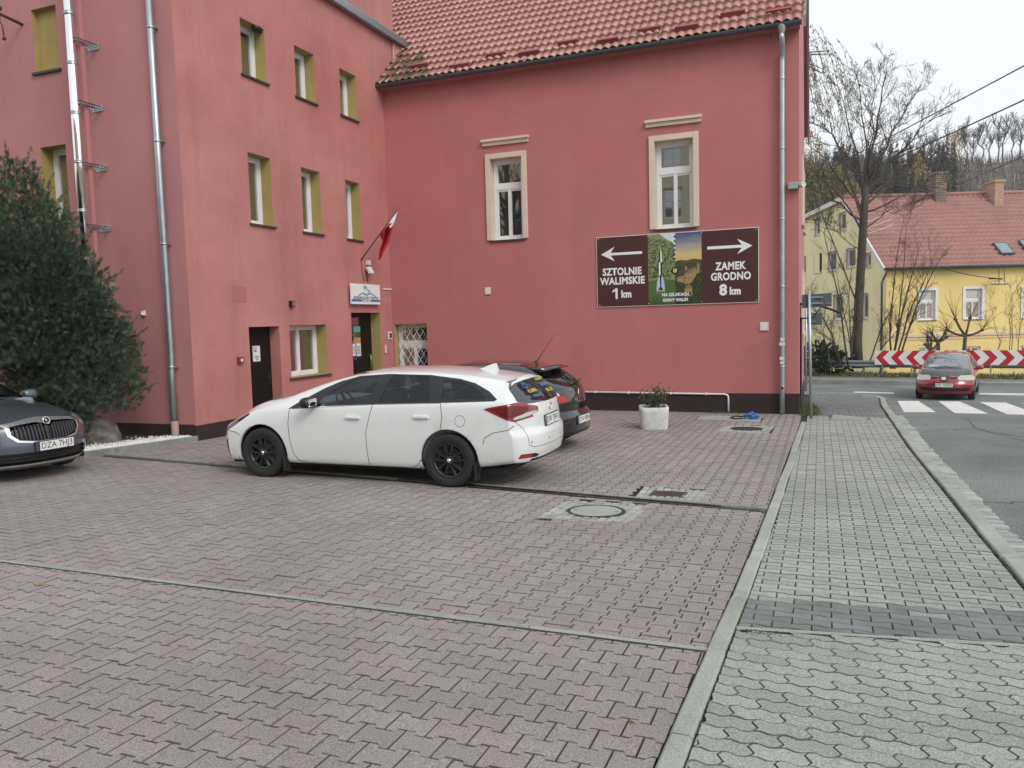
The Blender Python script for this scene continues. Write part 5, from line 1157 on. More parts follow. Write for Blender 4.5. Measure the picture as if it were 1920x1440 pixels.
ychim(1755, 1775, 322, 360, 'brick', YD+rd-.6, 1); ychim(1866, 1882, 337, 362, 'brick2', YD+rd-1.0, 1)
for l, rr, t, b in ((1869, 1893, 460, 475), (1918, 1940, 455, 470)):
    q = ((l+rr)/2, (t+b)/2); n_ = Vector((fy_.x*-(zrd-ze)/rd, fy_.y*-(zrd-ze)/rd, 1)).normalized(); d = ray(*q); p0 = yo+Vector((0, 0, ze+.1)); p = EYE+d*((p0-EYE).dot(n_)/d.dot(n_))
    ez = n_; ex = fx_; ey = ez.cross(ex); Tq = Matrix(((ex.x, ey.x, ez.x, p.x), (ex.y, ey.y, ez.y, p.y), (ex.z, ey.z, ez.z, p.z), (0, 0, 0, 1)))
    mb = MB(); mb.box((-.36, -.5, -.05), (.36, .5, .10), 0, Tq); sk_ = mb.build('skylight', M['gutter'], rf); mb = MB(); mb.box((-.29, -.42, .10), (.29, .42, .108), 0, Tq); mb.build('pane', M['flashing'], sk_)
# overhead line bracket on the facade with its wire
q0, q1 = D(1770, 503, YD-.4), D(1873, 522, YD-.5)
r_ = empty('wire_bracket', q1, 0, 'iron wire bracket with insulators on the yellow facade', 'bracket')
mb = MB(); mb.tube([q1+fx_*.5+fy_*.5, q1-fx_*.5], .03, 5); mb.tube([q1+Vector((0, 0, .5)), q1+Vector((0, 0, -.35))], .02, 5); mb.tube([q1+fx_*.25+Vector((0, 0, .45)), q1+fx_*.3+Vector((0, 0, -.35))], .02, 5); mb.tube([q1+Vector((0, 0, -.3))-fx_*.4, q1+Vector((0, 0, -.3))+fx_*.5], .022, 5); par(mb.build('frame', M['rust']), r_)
mb = MB()
for k in range(4): mb.sphere(q1+fx_*(-.3+.2*k)+Vector((0, 0, -.22)), .05)
par(mb.build('insulator', M['white']), r_)
def cable(pts, rad, label, m_='black', sag=.25, name='overhead_cable'):
    a, b = pts; n = 16; P = [a.lerp(b, k/n)-Vector((0, 0, sag*4*(k/n)*(1-k/n))) for k in range(n+1)]
    mb = MB(); mb.tube(P, rad, 5); return tag(mb.build(name, M[m_]), label, 'cable', 'overhead cables')
cable((D(1505, 341, 24), D(1990, 86, 11)), .011, 'upper thick overhead cable rising to the right edge against the sky', sag=.02)
cable((D(1505, 369, 24), D(1990, 155, 11)), .012, 'lower thick overhead cable crossing the bare tree top', sag=.05)
cable((D(1690, 388, YD+2), D(1990, 262, 20)), .014, 'thin overhead cable running above the yellow house roof', sag=.05)
cable((q0, q1), .02, 'sagging wire along the eaves of the yellow facade', sag=.1)
for k, (a, b) in enumerate((((1612, 420), (1672, 396)), ((1612, 430), (1672, 410)), ((1612, 441), (1674, 421)))):
    cable((D(*a, 36), D(*b, YD-.3)), .012, ('topmost', 'middle', 'lowest')[k]+' of three pale wires beside the tree trunk', 'white_pl', .05)

# ================================================================== trees
def grow(seed, base, height, spread, levels=5, nb=(5, 4, 4, 3, 3), trunk_r=.2, crotch=.45, up=.35, lean=(0, 0), minr=.006, ratio=.62, ang=(.5, .95)):
    """bare tree skeleton: list of (points, radii, level)"""
    r = random.Random(seed); segs = []
    def branch(p, d, ln, rad, lev):
        n = 5 if lev < 2 else 4; P = [p]; Rr = [rad]; q = p; dd = d
        for k in range(n):
            dd = (dd+Vector((r.gauss(0, .085), r.gauss(0, .085), r.gauss(.03, .06)+up*.12*(lev > 0)))).normalized(); q = q+dd*(ln/n); P.append(q); Rr.append(max(minr, rad*(1-.55*(k+1)/n)))
        segs.append((P, Rr, lev))
        if lev >= levels: return
        m = nb[min(lev, len(nb)-1)]
        for k in range(m+(1 if r.random() < .5 else 0)):
            t = r.uniform(crotch if lev == 0 else .25, 1.0); i = min(int(t*n), n-1); s = P[i].lerp(P[i+1], t*n-i); rr = max(minr, Rr[i]*.62)
            ax = dd.orthogonal().normalized(); ax.rotate(Matrix.Rotation(r.uniform(0, 6.28), 3, dd)); nd = (dd*math.cos(r.uniform(*ang))+ax*math.sin(r.uniform(*ang))).normalized(); nd = (nd+Vector((0, 0, up*.35))).normalized()
            branch(s, nd, ln*ratio*r.uniform(.75, 1.15)*(spread if lev == 0 else 1), rr, lev+1)
    branch(Vector(base), Vector((lean[0], lean[1], 1)).normalized(), height, trunk_r, 0)
    return segs
def tree_mesh(mb_t, mb_c, segs, split=1):
    for P, Rr, lev in segs:
        (mb_t if lev < split else mb_c).tube(P, Rr, 9 if lev == 0 else 5 if lev < 3 else 3, 0, lev == 0)
def bare_tree(name, seed, base, label, height, **k):
    group = k.pop('group', None); m_ = k.pop('m', 'bark'); sp = k.pop('split', 1); r_ = empty(name, base, 0, label, 'tree' if 'tree' in name else 'shrub', group); a, b = MB(), MB(); tree_mesh(a, b, grow(seed, base, height, **k), sp)
    par(a.build('trunk', M[m_]), r_); par(b.build('crown', M['twig' if m_ == 'bark' else m_]), r_); return r_
# large bare tree: straight stem with a fan of long ascending limbs
td = 33*CH/1.65+1.2; tb = D(1608, 690, td); tr = random.Random(30)
r_ = empty('bare_tree', tb, 0, 'large leafless tree with a straight trunk and fanned crown in front of the yellow house', 'tree'); a, b = MB(), MB()
TP = [D(1608, 690, td), D(1607, 640, td), D(1612, 540, td), D(1617, 450, td), D(1621, 385, td), D(1625, 330, td)]
a.tube(TP, [.25, .215, .19, .175, .165, .11], 10)
limbs = [((1619, 425), (1588, 330), (1520, 270), .09), ((1620, 400), (1575, 300), (1548, 200), .085), ((1621, 385), (1605, 270), (1570, 165), .09), ((1624, 350), (1622, 240), (1608, 140), .085), ((1625, 335), (1650, 220), (1665, 112), .11), ((1625, 345), (1672, 250), (1730, 150), .09), ((1623, 372), (1690, 270), (1770, 205), .095), ((1622, 385), (1700, 320), (1800, 262), .08), ((1621, 398), (1705, 360), (1790, 330), .07), ((1620, 420), (1585, 380), (1505, 345), .075), ((1619, 440), (1570, 345), (1500, 300), .07), ((1624, 360), (1640, 300), (1700, 190), .08), ((1620, 430), (1660, 395), (1720, 385), .05), ((1622, 365), (1590, 260), (1500, 215), .07), ((1623, 355), (1640, 240), (1640, 150), .07), ((1621, 380), (1680, 330), (1735, 300), .06), ((1617, 470), (1580, 440), (1540, 415), .035)]
for (p0, p1, p2, rr) in limbs:
    o1, o2 = tr.uniform(-1.2, 1.2), tr.uniform(-2.6, 2.6); P0, P1, P2 = D(*p0, td), D(*p1, td+o1), D(*p2, td+o2); pts = []
    for k in range(9):
        t = k/8; q = P0*(1-t)**2+P1*2*t*(1-t)+P2*t*t; pts.append(q+Vector((tr.gauss(0, .05), tr.gauss(0, .05), tr.gauss(0, .05)))*(k > 0))
    rr *= .66; rads = [max(.010, rr*(1-.86*k/8)) for k in range(9)]; b.tube(pts, rads, 6)
    for k in range(3, 9):
        for _ in range(2 if k < 6 else 3):
            q = pts[k]; dd = (pts[k]-pts[k-1]).normalized(); ax = dd.orthogonal().normalized(); ax.rotate(Matrix.Rotation(tr.uniform(0, 6.28), 3, dd)); nd = (dd*.75+ax*.7+Vector((0, 0, .15))).normalized(); ln = tr.uniform(.6, 1.5)*(1-.05*k)
            for P, Rr, lev in grow(tr.randint(0, 9999), q, ln, 1, 2, (4, 3), rads[k]*.55, .2, .25, (nd.x/max(.2, nd.z), nd.y/max(.2, nd.z)) if nd.z > .2 else (nd.x*4, nd.y*4), .006, .55): b.tube(P, Rr, 4 if lev == 0 else 3, 0, False)
par(a.build('trunk', M['bark']), r_); par(b.build('crown', M['twig']), r_)
# slender self-sown stems left and right of it
def stems(label, specs, dep, seed, name='bare_shrub', group=None, tw=5):
    sr = random.Random(seed); base = D(*specs[0][0][0], dep); r_ = empty(name, base, 0, label, 'shrub', group); a, b = MB(), MB()
    for pts, rad in specs:
        P = [D(p[0], p[1], dep+sr.uniform(-.5, .5)) for p in pts]; Q = []
        for k in range(len(P)-1):
            for t in (0, .33, .66): Q.append(P[k].lerp(P[k+1], t)+Vector((sr.gauss(0, .02), 0, sr.gauss(0, .02))))
        Q.append(P[-1]); rads = [max(.008, rad*(1-.8*k/len(Q))) for k in range(len(Q))]; a.tube(Q, rads, 6)
        for k in range(2, len(Q)):
            for _ in range(2 if tw > 3 else 1):
                dd = (Q[k]-Q[k-1]).normalized(); nd = (dd+Vector((sr.gauss(0, .6), sr.gauss(0, .6), sr.gauss(.2, .3)))).normalized()
                for Pp, Rr, lev in grow(sr.randint(0, 9999), Q[k], sr.uniform(.4, 1.1), 1, 2, (3, 2), rads[k]*.6, .2, .3, (nd.x/max(.25, nd.z), nd.y/max(.25, nd.z)), .005, .6): b.tube(Pp, Rr, 3, 0, False)
    par(a.build('stem', M['bark']), r_); par(b.build('twig', M['twig']), r_); return r_
sd_ = td-.6
stems('bare many stemmed shrub between the big trunk and the sign posts', [(((1590, 690), (1575, 560), (1545, 440)), .05), (((1585, 690), (1545, 600), (1510, 560)), .04), (((1595, 690), (1604, 560), (1540, 400)), .06), (((1580, 690), (1560, 640), (1520, 610)), .035), (((1600, 690), (1590, 620), (1570, 520)), .04), (((1597, 690), (1590, 560), (1600, 470)), .035), (((1560, 690), (1548, 640), (1530, 580)), .03)], sd_, 41)
stems('bare shrub with leaning stems just right of the big trunk', [(((1672, 690), (1690, 590), (1722, 470)), .06), (((1676, 690), (1700, 600), (1745, 500)), .055), (((1680, 690), (1720, 570), (1760, 490)), .05), (((1670, 690), (1668, 600), (1690, 430)), .05), (((1625, 690), (1650, 620), (1680, 560)), .04), (((1640, 680), (1655, 650), (1700, 600)), .03), (((1674, 690), (1690, 560), (1700, 420)), .04)], sd_, 42)
# pollarded little trees in front of the facade
def pollard(px, py, sz, seed, label, dep):
    sr = random.Random(seed); base = D(px, 695, dep); k = dep/FPX; r_ = empty('pollard_tree', base, 0, label, 'tree', 'pollarded trees before the yellow facade'); a, b = MB(), MB()
    top = D(px, py, dep); a.tube([base, base.lerp(top, .5)+Vector((sr.gauss(0, .04), 0, 0)), top], [.10, .085, .075], 7)
    for j in range(4):
        an = -1.1+.75*j+sr.gauss(0, .1); e_ = top+fx_*(math.sin(an)*sz*k*.45)+Vector((0, 0, math.cos(an)*sz*k*.45))+fy_*sr.uniform(-.3, .3); a.tube([top, top.lerp(e_, .5)+Vector((0, 0, -.05)), e_], [.065, .05, .05], 6); a.sphere(e_, .085, sc=(1, 1, .8), n=8)
        for _ in range(10):
            d = (e_-top).normalized()*.7+Vector((sr.gauss(0, .5), sr.gauss(0, .5), sr.gauss(.35, .4))); d.normalize(); l = sr.uniform(.3, .9)*sz*k*.9; b.tube([e_, e_+d*l*.5+Vector((sr.gauss(0, .04), 0, .02)), e_+d*l+Vector((0, 0, -.03))], [.012, .009, .005], 3, 0, False)
    par(a.build('trunk', M['bark']), r_); par(b.build('twig', M['twig']), r_)
pollard(1745, 655, 38, 51, 'small pollarded tree left of the red car roof', td-.4); pollard(1759, 640, 40, 52, 'knobbly pollarded tree between the two white facade windows', td-.2); pollard(1810, 630, 80, 53, 'widest pollarded tree with drooping twigs right of the red car', td-.2)
stems('thin upright saplings behind the right half of the chevron board', [(((1890, 690), (1896, 600), (1898, 550)), .02), (((1905, 690), (1912, 620), (1925, 560)), .02), (((1878, 690), (1872, 640), (1860, 580)), .02), (((1897, 690), (1897, 600), (1899, 560)), .018)], sd_, 44, tw=2)
# evergreen shrub and leafy litter at the foot of the gable
def leaf_clump(name, label, boxes, m_, n, seed, size, cat='shrub'):
    sr = random.Random(seed); r_ = empty(name, boxes[0][0], 0, label, cat); mb = MB()
    for c, s in boxes:
        for _ in range(n):
            d = Vector((sr.gauss(0, 1), sr.gauss(0, 1), sr.gauss(0, 1))).normalized()*sr.random()**.4; p = c+Vector((d.x*s[0], d.y*s[1], d.z*s[2])); l = size*sr.uniform(.6, 1.4); u = (d+Vector((sr.gauss(0, .5), sr.gauss(0, .5), .4))).normalized(); v = u.cross(Vector((sr.gauss(0, 1), sr.gauss(0, 1), sr.gauss(0, 1)))).normalized()
            mb.add([p, p+u*l*.5+v*l*.25, p+u*l, p+u*l*.5-v*l*.25], [(0, 1, 2, 3)])
    par(mb.build('foliage', M[m_]), r_); sm = MB()
    for c, s in boxes: sm.tube([c-Vector((0, 0, s[2]+.3)), c], .03, 5)
    par(sm.build('stem', M['bark']), r_); return r_
leaf_clump('evergreen_shrub', 'glossy evergreen shrub behind the guard rail near the sign posts', [(D(1535, 668, td+.3), (1.0, .6, .6)), (D(1560, 680, td+.3), (.9, .6, .5))], 'shrub_leaf', 700, 61, .22)
mb = MB(); lr = random.Random(62)
for _ in range(2600):
    t = lr.random(); p = fa+(fb-fa)*t+fn*lr.uniform(1.3, 3.2); z = gz(p.x, p.y)+.06+lr.random()*.05; s = lr.uniform(.03, .08); an = lr.uniform(0, 6); c_, s_ = math.cos(an)*s, math.sin(an)*s
    mb.add([(p.x+c_, p.y+s_, z), (p.x-s_, p.y+c_, z+.02), (p.x-c_, p.y-s_, z), (p.x+s_, p.y-c_, z+.03)], [(0, 1, 2, 3)])
tag(mb.build('leaf_litter', M['leaflitter']), kind='stuff')
mb = MB(); lr = random.Random(63)
for _ in range(5000):
    t = lr.random(); p = fa+(fb-fa)*t+fn*lr.uniform(1.5, 3.4); z = gz(p.x, p.y)+.04; h = lr.uniform(.06, .22); an = lr.uniform(0, 6)
    mb.add([(p.x-.02*math.sin(an), p.y+.02*math.cos(an), z), (p.x+.02*math.sin(an), p.y-.02*math.cos(an), z), (p.x+h*.4*math.cos(an), p.y+h*.4*math.sin(an), z+h)], [(0, 1, 2)])
tag(mb.build('verge_grass', M['grass']), kind='stuff')

# ---------------------------------------------------------------- dark conifer in the bed
def spray(mb, p, d, l, r):
    """one flat spray of scale foliage: a fan of narrow leaflets"""
    d = d.normalized(); s = d.cross(Vector((r.gauss(0, 1), r.gauss(0, 1), r.gauss(0, .5)))).normalized()
    for a in (-.8, -.4, 0, .4, .8):
        u = (d*math.cos(a)+s*math.sin(a)).normalized(); w_ = u.cross(d.cross(s)).normalized(); k = l*(1-.35*abs(a)); o = p+d*(l*.15*(1-abs(a)))
        mb.add([o, o+u*k*.5+w_*k*.085, o+u*k, o+u*k*.5-w_*k*.085], [(0, 1, 2, 3)])
cd = G(195, 830); cr_ = empty('conifer_shrub', (-12.6, 10.0, -.2), 0, 'tall dense dark green conifer shrub in the bed before the front wall', 'shrub')
mb = MB(); sm = MB(); sr = random.Random(71)
# branches: lobes as (photo point, depth, radius)
lobes = [((20, 355), 12.9, .50), ((25, 420), 12.8, .75), ((40, 480), 12.6, .95), ((-60, 520), 12.4, 1.2), ((80, 540), 12.5, .95), ((40, 600), 12.1, 1.15), ((130, 610), 12.4, .80), ((170, 640), 12.5, .65), ((100, 680), 12.0, .95), ((215, 690), 12.6, .46), ((180, 715), 12.1, .58), ((70, 740), 11.9, .9), ((100, 760), 11.9, .55), ((-40, 660), 12.0, 1.2), ((205, 655), 12.6, .42), ((90, 470), 12.7, .42), ((238, 735), 12.6, .26), ((95, 590), 12.2, .9)]
for q, dep, rad in lobes:
    k_ = 1.09 if q[1] > 560 else 1.03; rad *= k_; c = D(*q, dep*k_); c.y = min(c.y, YC-rad*.55); n = int(2300*rad**2)
    for _ in range(n):
        d = Vector((sr.gauss(0, 1), sr.gauss(0, 1), sr.gauss(0, 1))).normalized(); rr = rad*(sr.random()**.33)*(1+.16*math.sin(d.x*7+q[0])*math.cos(d.z*8+d.y*6)); p = c+d*rr
        if p.y > YC-.05 or (p.y < 9.15 and p.z < 1.2): continue
        o = (d+Vector((sr.gauss(0, .25), sr.gauss(0, .25)-.1, .75+sr.gauss(0, .25)))).normalized(); spray(mb, p, o, sr.uniform(.06, .125), sr)
    for _ in range(int(26*rad)):                 # longer shoots breaking the outline
        d = Vector((sr.gauss(0, 1), sr.gauss(0, .6)-.3, abs(sr.gauss(0, 1)))).normalized(); p = c+d*rad; o = (d+Vector((0, 0, .6))).normalized()
        if p.y < 9.2 and p.z < 1.2: continue
        for k in range(8): spray(mb, p+o*k*.04, (o+Vector((sr.gauss(0, .35), sr.gauss(0, .35), 0))).normalized(), .105-.008*k, sr)
for q, dep, rad in lobes[:14]:
    c = D(*q, dep*1.07); c.y = min(c.y, YC-rad*.55); sm.tube([Vector((-12.7+sr.gauss(0, .3), 10.0, -.3)), Vector((-12.7, 10.1, .6)).lerp(c, .4), Vector((-12.7, 10.1, .6)).lerp(c, .62)], [.08, .05, .02], 6)
par(mb.build('foliage', M['conifer']), cr_); par(sm.build('trunk', M['bark']), cr_)

# ---------------------------------------------------------------- hillside and its woods
def hz(x, y):
    dd = x*_fw.x+y*_fw.y; s = x*_sd2.x+y*_sd2.y; t = max(0, min(1, (dd-66)/88)); base = -1.7+t*t*(3-2*t)*31.6
    return base+(2.0*math.sin(s*.05+1)+1.2*math.sin(s*.13))*t*.5-(max(0, dd-156)*.15)
mb = MB(); vs = []; nx, ny = 60, 30
for j in range(ny+1):
    for i in range(nx+1):
        s = -120+320*i/nx; dd = 62+170*j/ny; p = _sd2*s+_fw*dd; vs.append((p.x, p.y, hz(p.x, p.y)))
mb.add(vs, [(j*(nx+1)+i, j*(nx+1)+i+1, (j+1)*(nx+1)+i+1, (j+1)*(nx+1)+i) for j in range(ny) for i in range(nx)], 0, True); tag(mb.build('hill', M['hill']), kind='structure')
def hp(px, dep): p = D(px, 500, dep); return Vector((p.x, p.y, hz(p.x, p.y)))
# ridge trees one can tell apart: three bare kinds, copied
protos = []
def ridge_tree(a, b, seed, h=8.8):
    r = random.Random(seed); tr_ = [Vector((r.gauss(0, .10)*k, r.gauss(0, .10)*k, h*k/7)) for k in range(8)]; a.tube(tr_, [.17-.019*k for k in range(8)], 6)
    for _ in range(26):
        t = r.uniform(.30, .98)*7; i = min(int(t), 6); p = tr_[i].lerp(tr_[i+1], t-i); an = r.uniform(0, 6.28); l = h*(.36-.2*(t/7))*r.uniform(.7, 1.2); d = Vector((math.cos(an)*.55, math.sin(an)*.55, .85)).normalized(); q = [p]
        for k in range(4): d = (d+Vector((r.gauss(0, .12), r.gauss(0, .12), .10))).normalized(); q.append(q[-1]+d*l/4)
        b.tube(q, [.055, .045, .035, .028, .018], 3, 0, False)
        for k in range(1, 5):
            for _ in range(4):
                e_ = (d+Vector((r.gauss(0, .6), r.gauss(0, .6), r.gauss(.1, .3)))).normalized()*l*r.uniform(.18, .4); b.tube([q[k], q[k]+e_*.5+Vector((0, 0, .04)), q[k]+e_], [.026, .02, .012], 3, 0, False)
for s_ in range(3):
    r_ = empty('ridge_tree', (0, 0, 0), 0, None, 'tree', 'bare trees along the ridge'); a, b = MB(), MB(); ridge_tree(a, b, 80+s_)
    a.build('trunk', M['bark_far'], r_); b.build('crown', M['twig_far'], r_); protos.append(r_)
rr_ = random.Random(90); pxs = [1704, 1722, 1741, 1752, 1768, 1783, 1797, 1811, 1822, 1838, 1850, 1866, 1877, 1893, 1908, 1921, 1938]
for i, px in enumerate(pxs):
    o = protos[i] if i < 3 else copy_tree(protos[i % 3]); p = hp(px, 150+rr_.uniform(-4, 5)); o.location = p-Vector((0, 0, .3)); o.rotation_euler = (0, rr_.uniform(-.05, .05), rr_.uniform(0, 6)); k = (.62, .7, .78, .74, .8, .9)[min(5, i)]*rr_.uniform(.94, 1.1); o.scale = (k, k, k)
    o['label'] = 'bare ridge tree, number %d from the left in the row on the hill crest' % (i+1) if False else ['thin bare tree at the left end of the crest row', 'thin bare tree second in the crest row from the left', 'low bare crest tree above the brick chimney, left side', 'bare crest tree above the brick chimney, right side', 'bare crest tree right after the brick chimney', 'slim bare crest tree before the crest starts rising', 'bare crest tree midway along the row, left of a close pair', 'left tree of the close pair midway along the crest row', 'right tree of the close pair midway along the crest row', 'bare crest tree left above the pale brick chimney', 'bare crest tree straight above the left edge of the pale chimney', 'bare crest tree above the right edge of the pale chimney', 'tall bare crest tree just right of the pale chimney', 'tall bare crest tree fourth from the photo right edge', 'tall bare crest tree close to the photo right edge', 'bare crest tree cut by the photo right edge', 'bare crest tree just past the photo right edge'][i]
# the wood on the slope: bare brush, dark spruces, yellow birches
def scrub(mb, p, h, r, n):
    for _ in range(n):
        a = r.uniform(0, 6.28); l = h*r.uniform(.5, 1); mk = r.choice((0, 0, 0, 1, 1, 1, 1, 1, 2) if r.random() < .5 else (0, 1)); b = p+Vector((r.gauss(0, h*.12), r.gauss(0, h*.12), 0)); t = b+Vector((math.cos(a)*l*.22, math.sin(a)*l*.22, l)); w_ = .03+.012*h; s = Vector((-math.sin(a), math.cos(a), 0))*w_
        m_ = b.lerp(t, .5)+Vector((r.gauss(0, .08*h), r.gauss(0, .08*h), 0)); mb.add([b-s, b+s, m_+s*.6, m_-s*.6, t], [(0, 1, 2, 3), (3, 2, 4)], mk)
        for _ in range(6):
            q = b.lerp(t, r.uniform(.35, 1)); e_ = q+Vector((r.gauss(0, .14*h), r.gauss(0, .14*h), r.uniform(.06, .22)*h)); mb.add([q-s*.4, q+s*.4, e_], [(0, 1, 2)], mk)
wr = random.Random(95); mb = MB(); mb2 = MB(); mb3 = MB()
for _ in range(1500):
    px = wr.uniform(1440, 2000); dep = wr.uniform(72, 150); p = hp(px, dep); scrub(mb, p, wr.uniform(1.8, 4.0) if dep < 138 else wr.uniform(1.2, 2.4), wr, 5)
def spruce(mb, p, h, r):
    for k in range(90):
        z = r.random()**.8; a = r.uniform(0, 6.28); rad = h*.2*(1-z)*r.uniform(.55, 1.05)+.05; q = p+Vector((0, 0, z*h+.3)); e_ = q+Vector((math.cos(a)*rad, math.sin(a)*rad, -rad*.35)); s = Vector((-math.sin(a), math.cos(a), 0))*(.12*h*(1-z)*.6+.05)
        mb.add([q, e_-s, e_+Vector((0, 0, -.1)), e_+s], [(0, 1, 2, 3)])
for _ in range(150):
    px = wr.uniform(1560, 1790); dep = wr.uniform(108, 138); spruce(mb2, hp(px, dep), wr.uniform(3.0, 4.6), wr)
for _ in range(26): spruce(mb2, hp(wr.uniform(1490, 1560), wr.uniform(95, 110)), wr.uniform(5, 7), wr)
spruce(mb2, hp(1915, 74), 5.5, wr); spruce(mb2, hp(1930, 76), 5, wr)
def birch(mb, mbt, p, h, w_, n, r, droop=.0, s=.26):
    mbt.tube([p, p+Vector((r.gauss(0, .1), 0, h*.5)), p+Vector((r.gauss(0, .2), 0, h*.98))], [.12, .08, .03], 4)
    for _ in range(n):
        z = r.uniform(.2, 1); a = r.uniform(0, 6.28); rad = w_*math.sin(math.pi*min(1, z*.86+.12))*math.sqrt(r.random()); q = p+Vector((math.cos(a)*rad, math.sin(a)*rad, z*h)); u = Vector((r.gauss(0, 1), r.gauss(0, 1), r.gauss(0, 1)-droop*3)).normalized()*s*r.uniform(.6, 1.3); v = u.orthogonal().normalized()*s*.35
        mb.add([q, q+u*.5+v, q+u, q+u*.5-v], [(0, 1, 2, 3)])
tag(mb.build('hillside_brush', [M['twig_far'], mat('brush_brown', (.17, .125, .09), .9, island=.35), mat('brush_pale', (.34, .31, .27), .9, island=.25)]), kind='stuff'); tag(mb2.build('spruce_wood', M['conifer_dark']), kind='stuff')
def leafy(name, label, px, dep, h, w_, n, seed, m_, group=None, droop=0, s=.26):
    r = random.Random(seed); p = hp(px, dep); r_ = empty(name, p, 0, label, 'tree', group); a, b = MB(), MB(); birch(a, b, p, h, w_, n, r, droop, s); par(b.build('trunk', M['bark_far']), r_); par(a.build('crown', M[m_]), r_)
leafy('birch_tree', 'broad golden birch on the slope left of the brick chimney', 1693, 92, 7.6, 2.3, 2300, 101, 'birch')
leafy('birch_tree', 'pale golden birch on the slope between the two chimneys', 1828, 100, 6.2, 1.2, 600, 102, 'birch')
leafy('birch_tree', 'thin golden birch on the slope just right of the brick chimney', 1800, 104, 5.0, 1.0, 420, 103, 'birch')
leafy('birch_tree', 'golden birch on the crest above the brick chimney', 1785, 140, 5.5, 2.0, 600, 104, 'birch'); leafy('birch_tree', 'low golden birch on the crest beside the big bare tree', 1520, 140, 5.5, 3.0, 800, 105, 'birch')
leafy('birch_tree', 'small golden birch below the crest behind the bare crown', 1720, 120, 5.5, 1.6, 600, 106, 'birch')
# weeping willows: one low over the yellow roof, one high behind the hall
def willow(name, label, c, rx, rz_, n, seed, trunk, s=.16, lm=(.6, 1.8), dens=.085):
    r = random.Random(seed); r_ = empty(name, trunk, 0, label, 'tree'); a, b = MB(), MB(); b.tube([trunk, trunk.lerp(c, .5)+Vector((.4, 0, 0)), c+Vector((0, 0, rz_*.3))], [.35, .25, .10], 8)
    for _ in range(n):
        d = Vector((r.gauss(0, 1), r.gauss(0, 1), abs(r.gauss(0, 1)))).normalized(); p = c+Vector((d.x*rx, d.y*rx, d.z*rz_))*r.uniform(.55, 1.0); b.tube([c+Vector((0, 0, rz_*.2)), c.lerp(p, .55)+Vector((0, 0, .5)), p], [.03, .02, .010], 3, 0, False) if r.random() < .35 else None
        ln = r.uniform(*lm); pts = [p]; v = Vector((d.x*.5+r.gauss(0, .1), d.y*.5, -.1))
        for k in range(6): v = v*.75+Vector((.04, 0, -.30)); pts.append(pts[-1]+v*(ln/3))
        b.tube(pts, .007, 3, 0, False)
        for k in range(int(ln/dens)):
            t = r.uniform(0, 5.99); i = int(t); q = pts[i].lerp(pts[i+1], t-i); u = Vector((r.gauss(0, .5), r.gauss(0, .5), -1)).normalized()*s*r.uniform(.6, 1.2); w_ = u.orthogonal().normalized(); w_.rotate(Matrix.Rotation(r.uniform(0, 6.28), 3, u.normalized())); a.add([q, q+u*.5+w_*s*.16, q+u, q+u*.5-w_*s*.16], [(0, 1, 2, 3)])
    par(b.build('trunk', M['bark']), r_); par(a.build('crown', M['willow']), r_)
wc = D(1530, 345, 58); willow('willow_tree', 'yellow green weeping willow behind the yellow gable', wc+Vector((0, 0, 0)), 2.6, 2.0, 260, 111, Vector((wc.x, wc.y, -1.7)), .22, (1.2, 3.4), .11)
wc = D(1470, 150, 36); willow('willow_tree', 'tall half bare weeping willow hanging out beside the hall roof', wc, 2.9, 2.3, 150, 112, Vector((wc.x-1.5, wc.y, -1.2)), .15, (.8, 2.2), .10)

# ---------------------------------------------------------------- the other side of the street, seen in panes and paint
ob_ = empty('opposite_building', (-2, -16, 0), 0, 'beige building with white framed windows mirrored in the hall windows', 'building')
TO = XF((0, -16, 0), (-1, 0, 0), (0, 1, 0)); hs = [(u, u+1.3, z, z+2.0) for u in np.arange(-12, 22, 3.4) for z in (1.0, 4.6, 8.2, 11.6)]
mb = MB(); wall_grid(mb, TO, -14, 24, -1, 14.6, hs); mb.box((-24, -17, 14.6), (14, -15.6, 14.9)); mb.box((-24, -15.98, 3.7), (14, -15.9, 3.95)); mb.box((-24, -15.98, 7.3), (14, -15.9, 7.5)); P_(ob_, mb, 'wall', M['beige'])
for h in hs: par(window(None, TO, h, .2, 'cross', 'trim', False, .09), ob_)
mb = MB(); mb.quad((-24.5, -15.5, 14.9), (14.5, -15.5, 14.9), (14.5, -21, 18.5), (-24.5, -21, 18.5)); P_(ob_, mb, 'roof', M['tile'])
bare_tree('street_tree', 120, (-17.8, -8.0, 0), 'bare street tree mirrored in the hall windows', 10.5, spread=.7, levels=3, nb=(8, 5, 4), trunk_r=.45, crotch=.4, up=.5, minr=.012)
# ================================================================== cars
def pchip(xs, ys):
    xs, ys = np.array(xs, float), np.array(ys, float); h = np.diff(xs); dl = np.diff(ys)/h; m = np.zeros(len(xs)); m[0], m[-1] = dl[0], dl[-1]
    for i in range(1, len(xs)-1): m[i] = 0 if dl[i-1]*dl[i] <= 0 else 2*dl[i-1]*dl[i]/(dl[i-1]+dl[i])
    def f(x):
        x = min(max(x, xs[0]), xs[-1]); i = min(int(np.searchsorted(xs, x, 'right'))-1, len(xs)-2); i = max(i, 0); t = (x-xs[i])/h[i]
        return float(ys[i]*(1+2*t)*(1-t)**2+h[i]*m[i]*t*(1-t)**2+ys[i+1]*t*t*(3-2*t)+h[i]*m[i+1]*t*t*(t-1))
    return f
def T2(tab): return pchip([t[0] for t in tab], [t[1] for t in tab])
def paint(name, col, metal=0.0, rough=.28, flake=0):
    m = mat(name, col, rough, metal=metal, coat=1.0, patch=((.36, .34, .31) if col[0] > .4 else (.10, .095, .09), 2.2, .56, .16)); m.node_tree.nodes['Principled BSDF'].inputs['Coat Roughness'].default_value = .03; return m
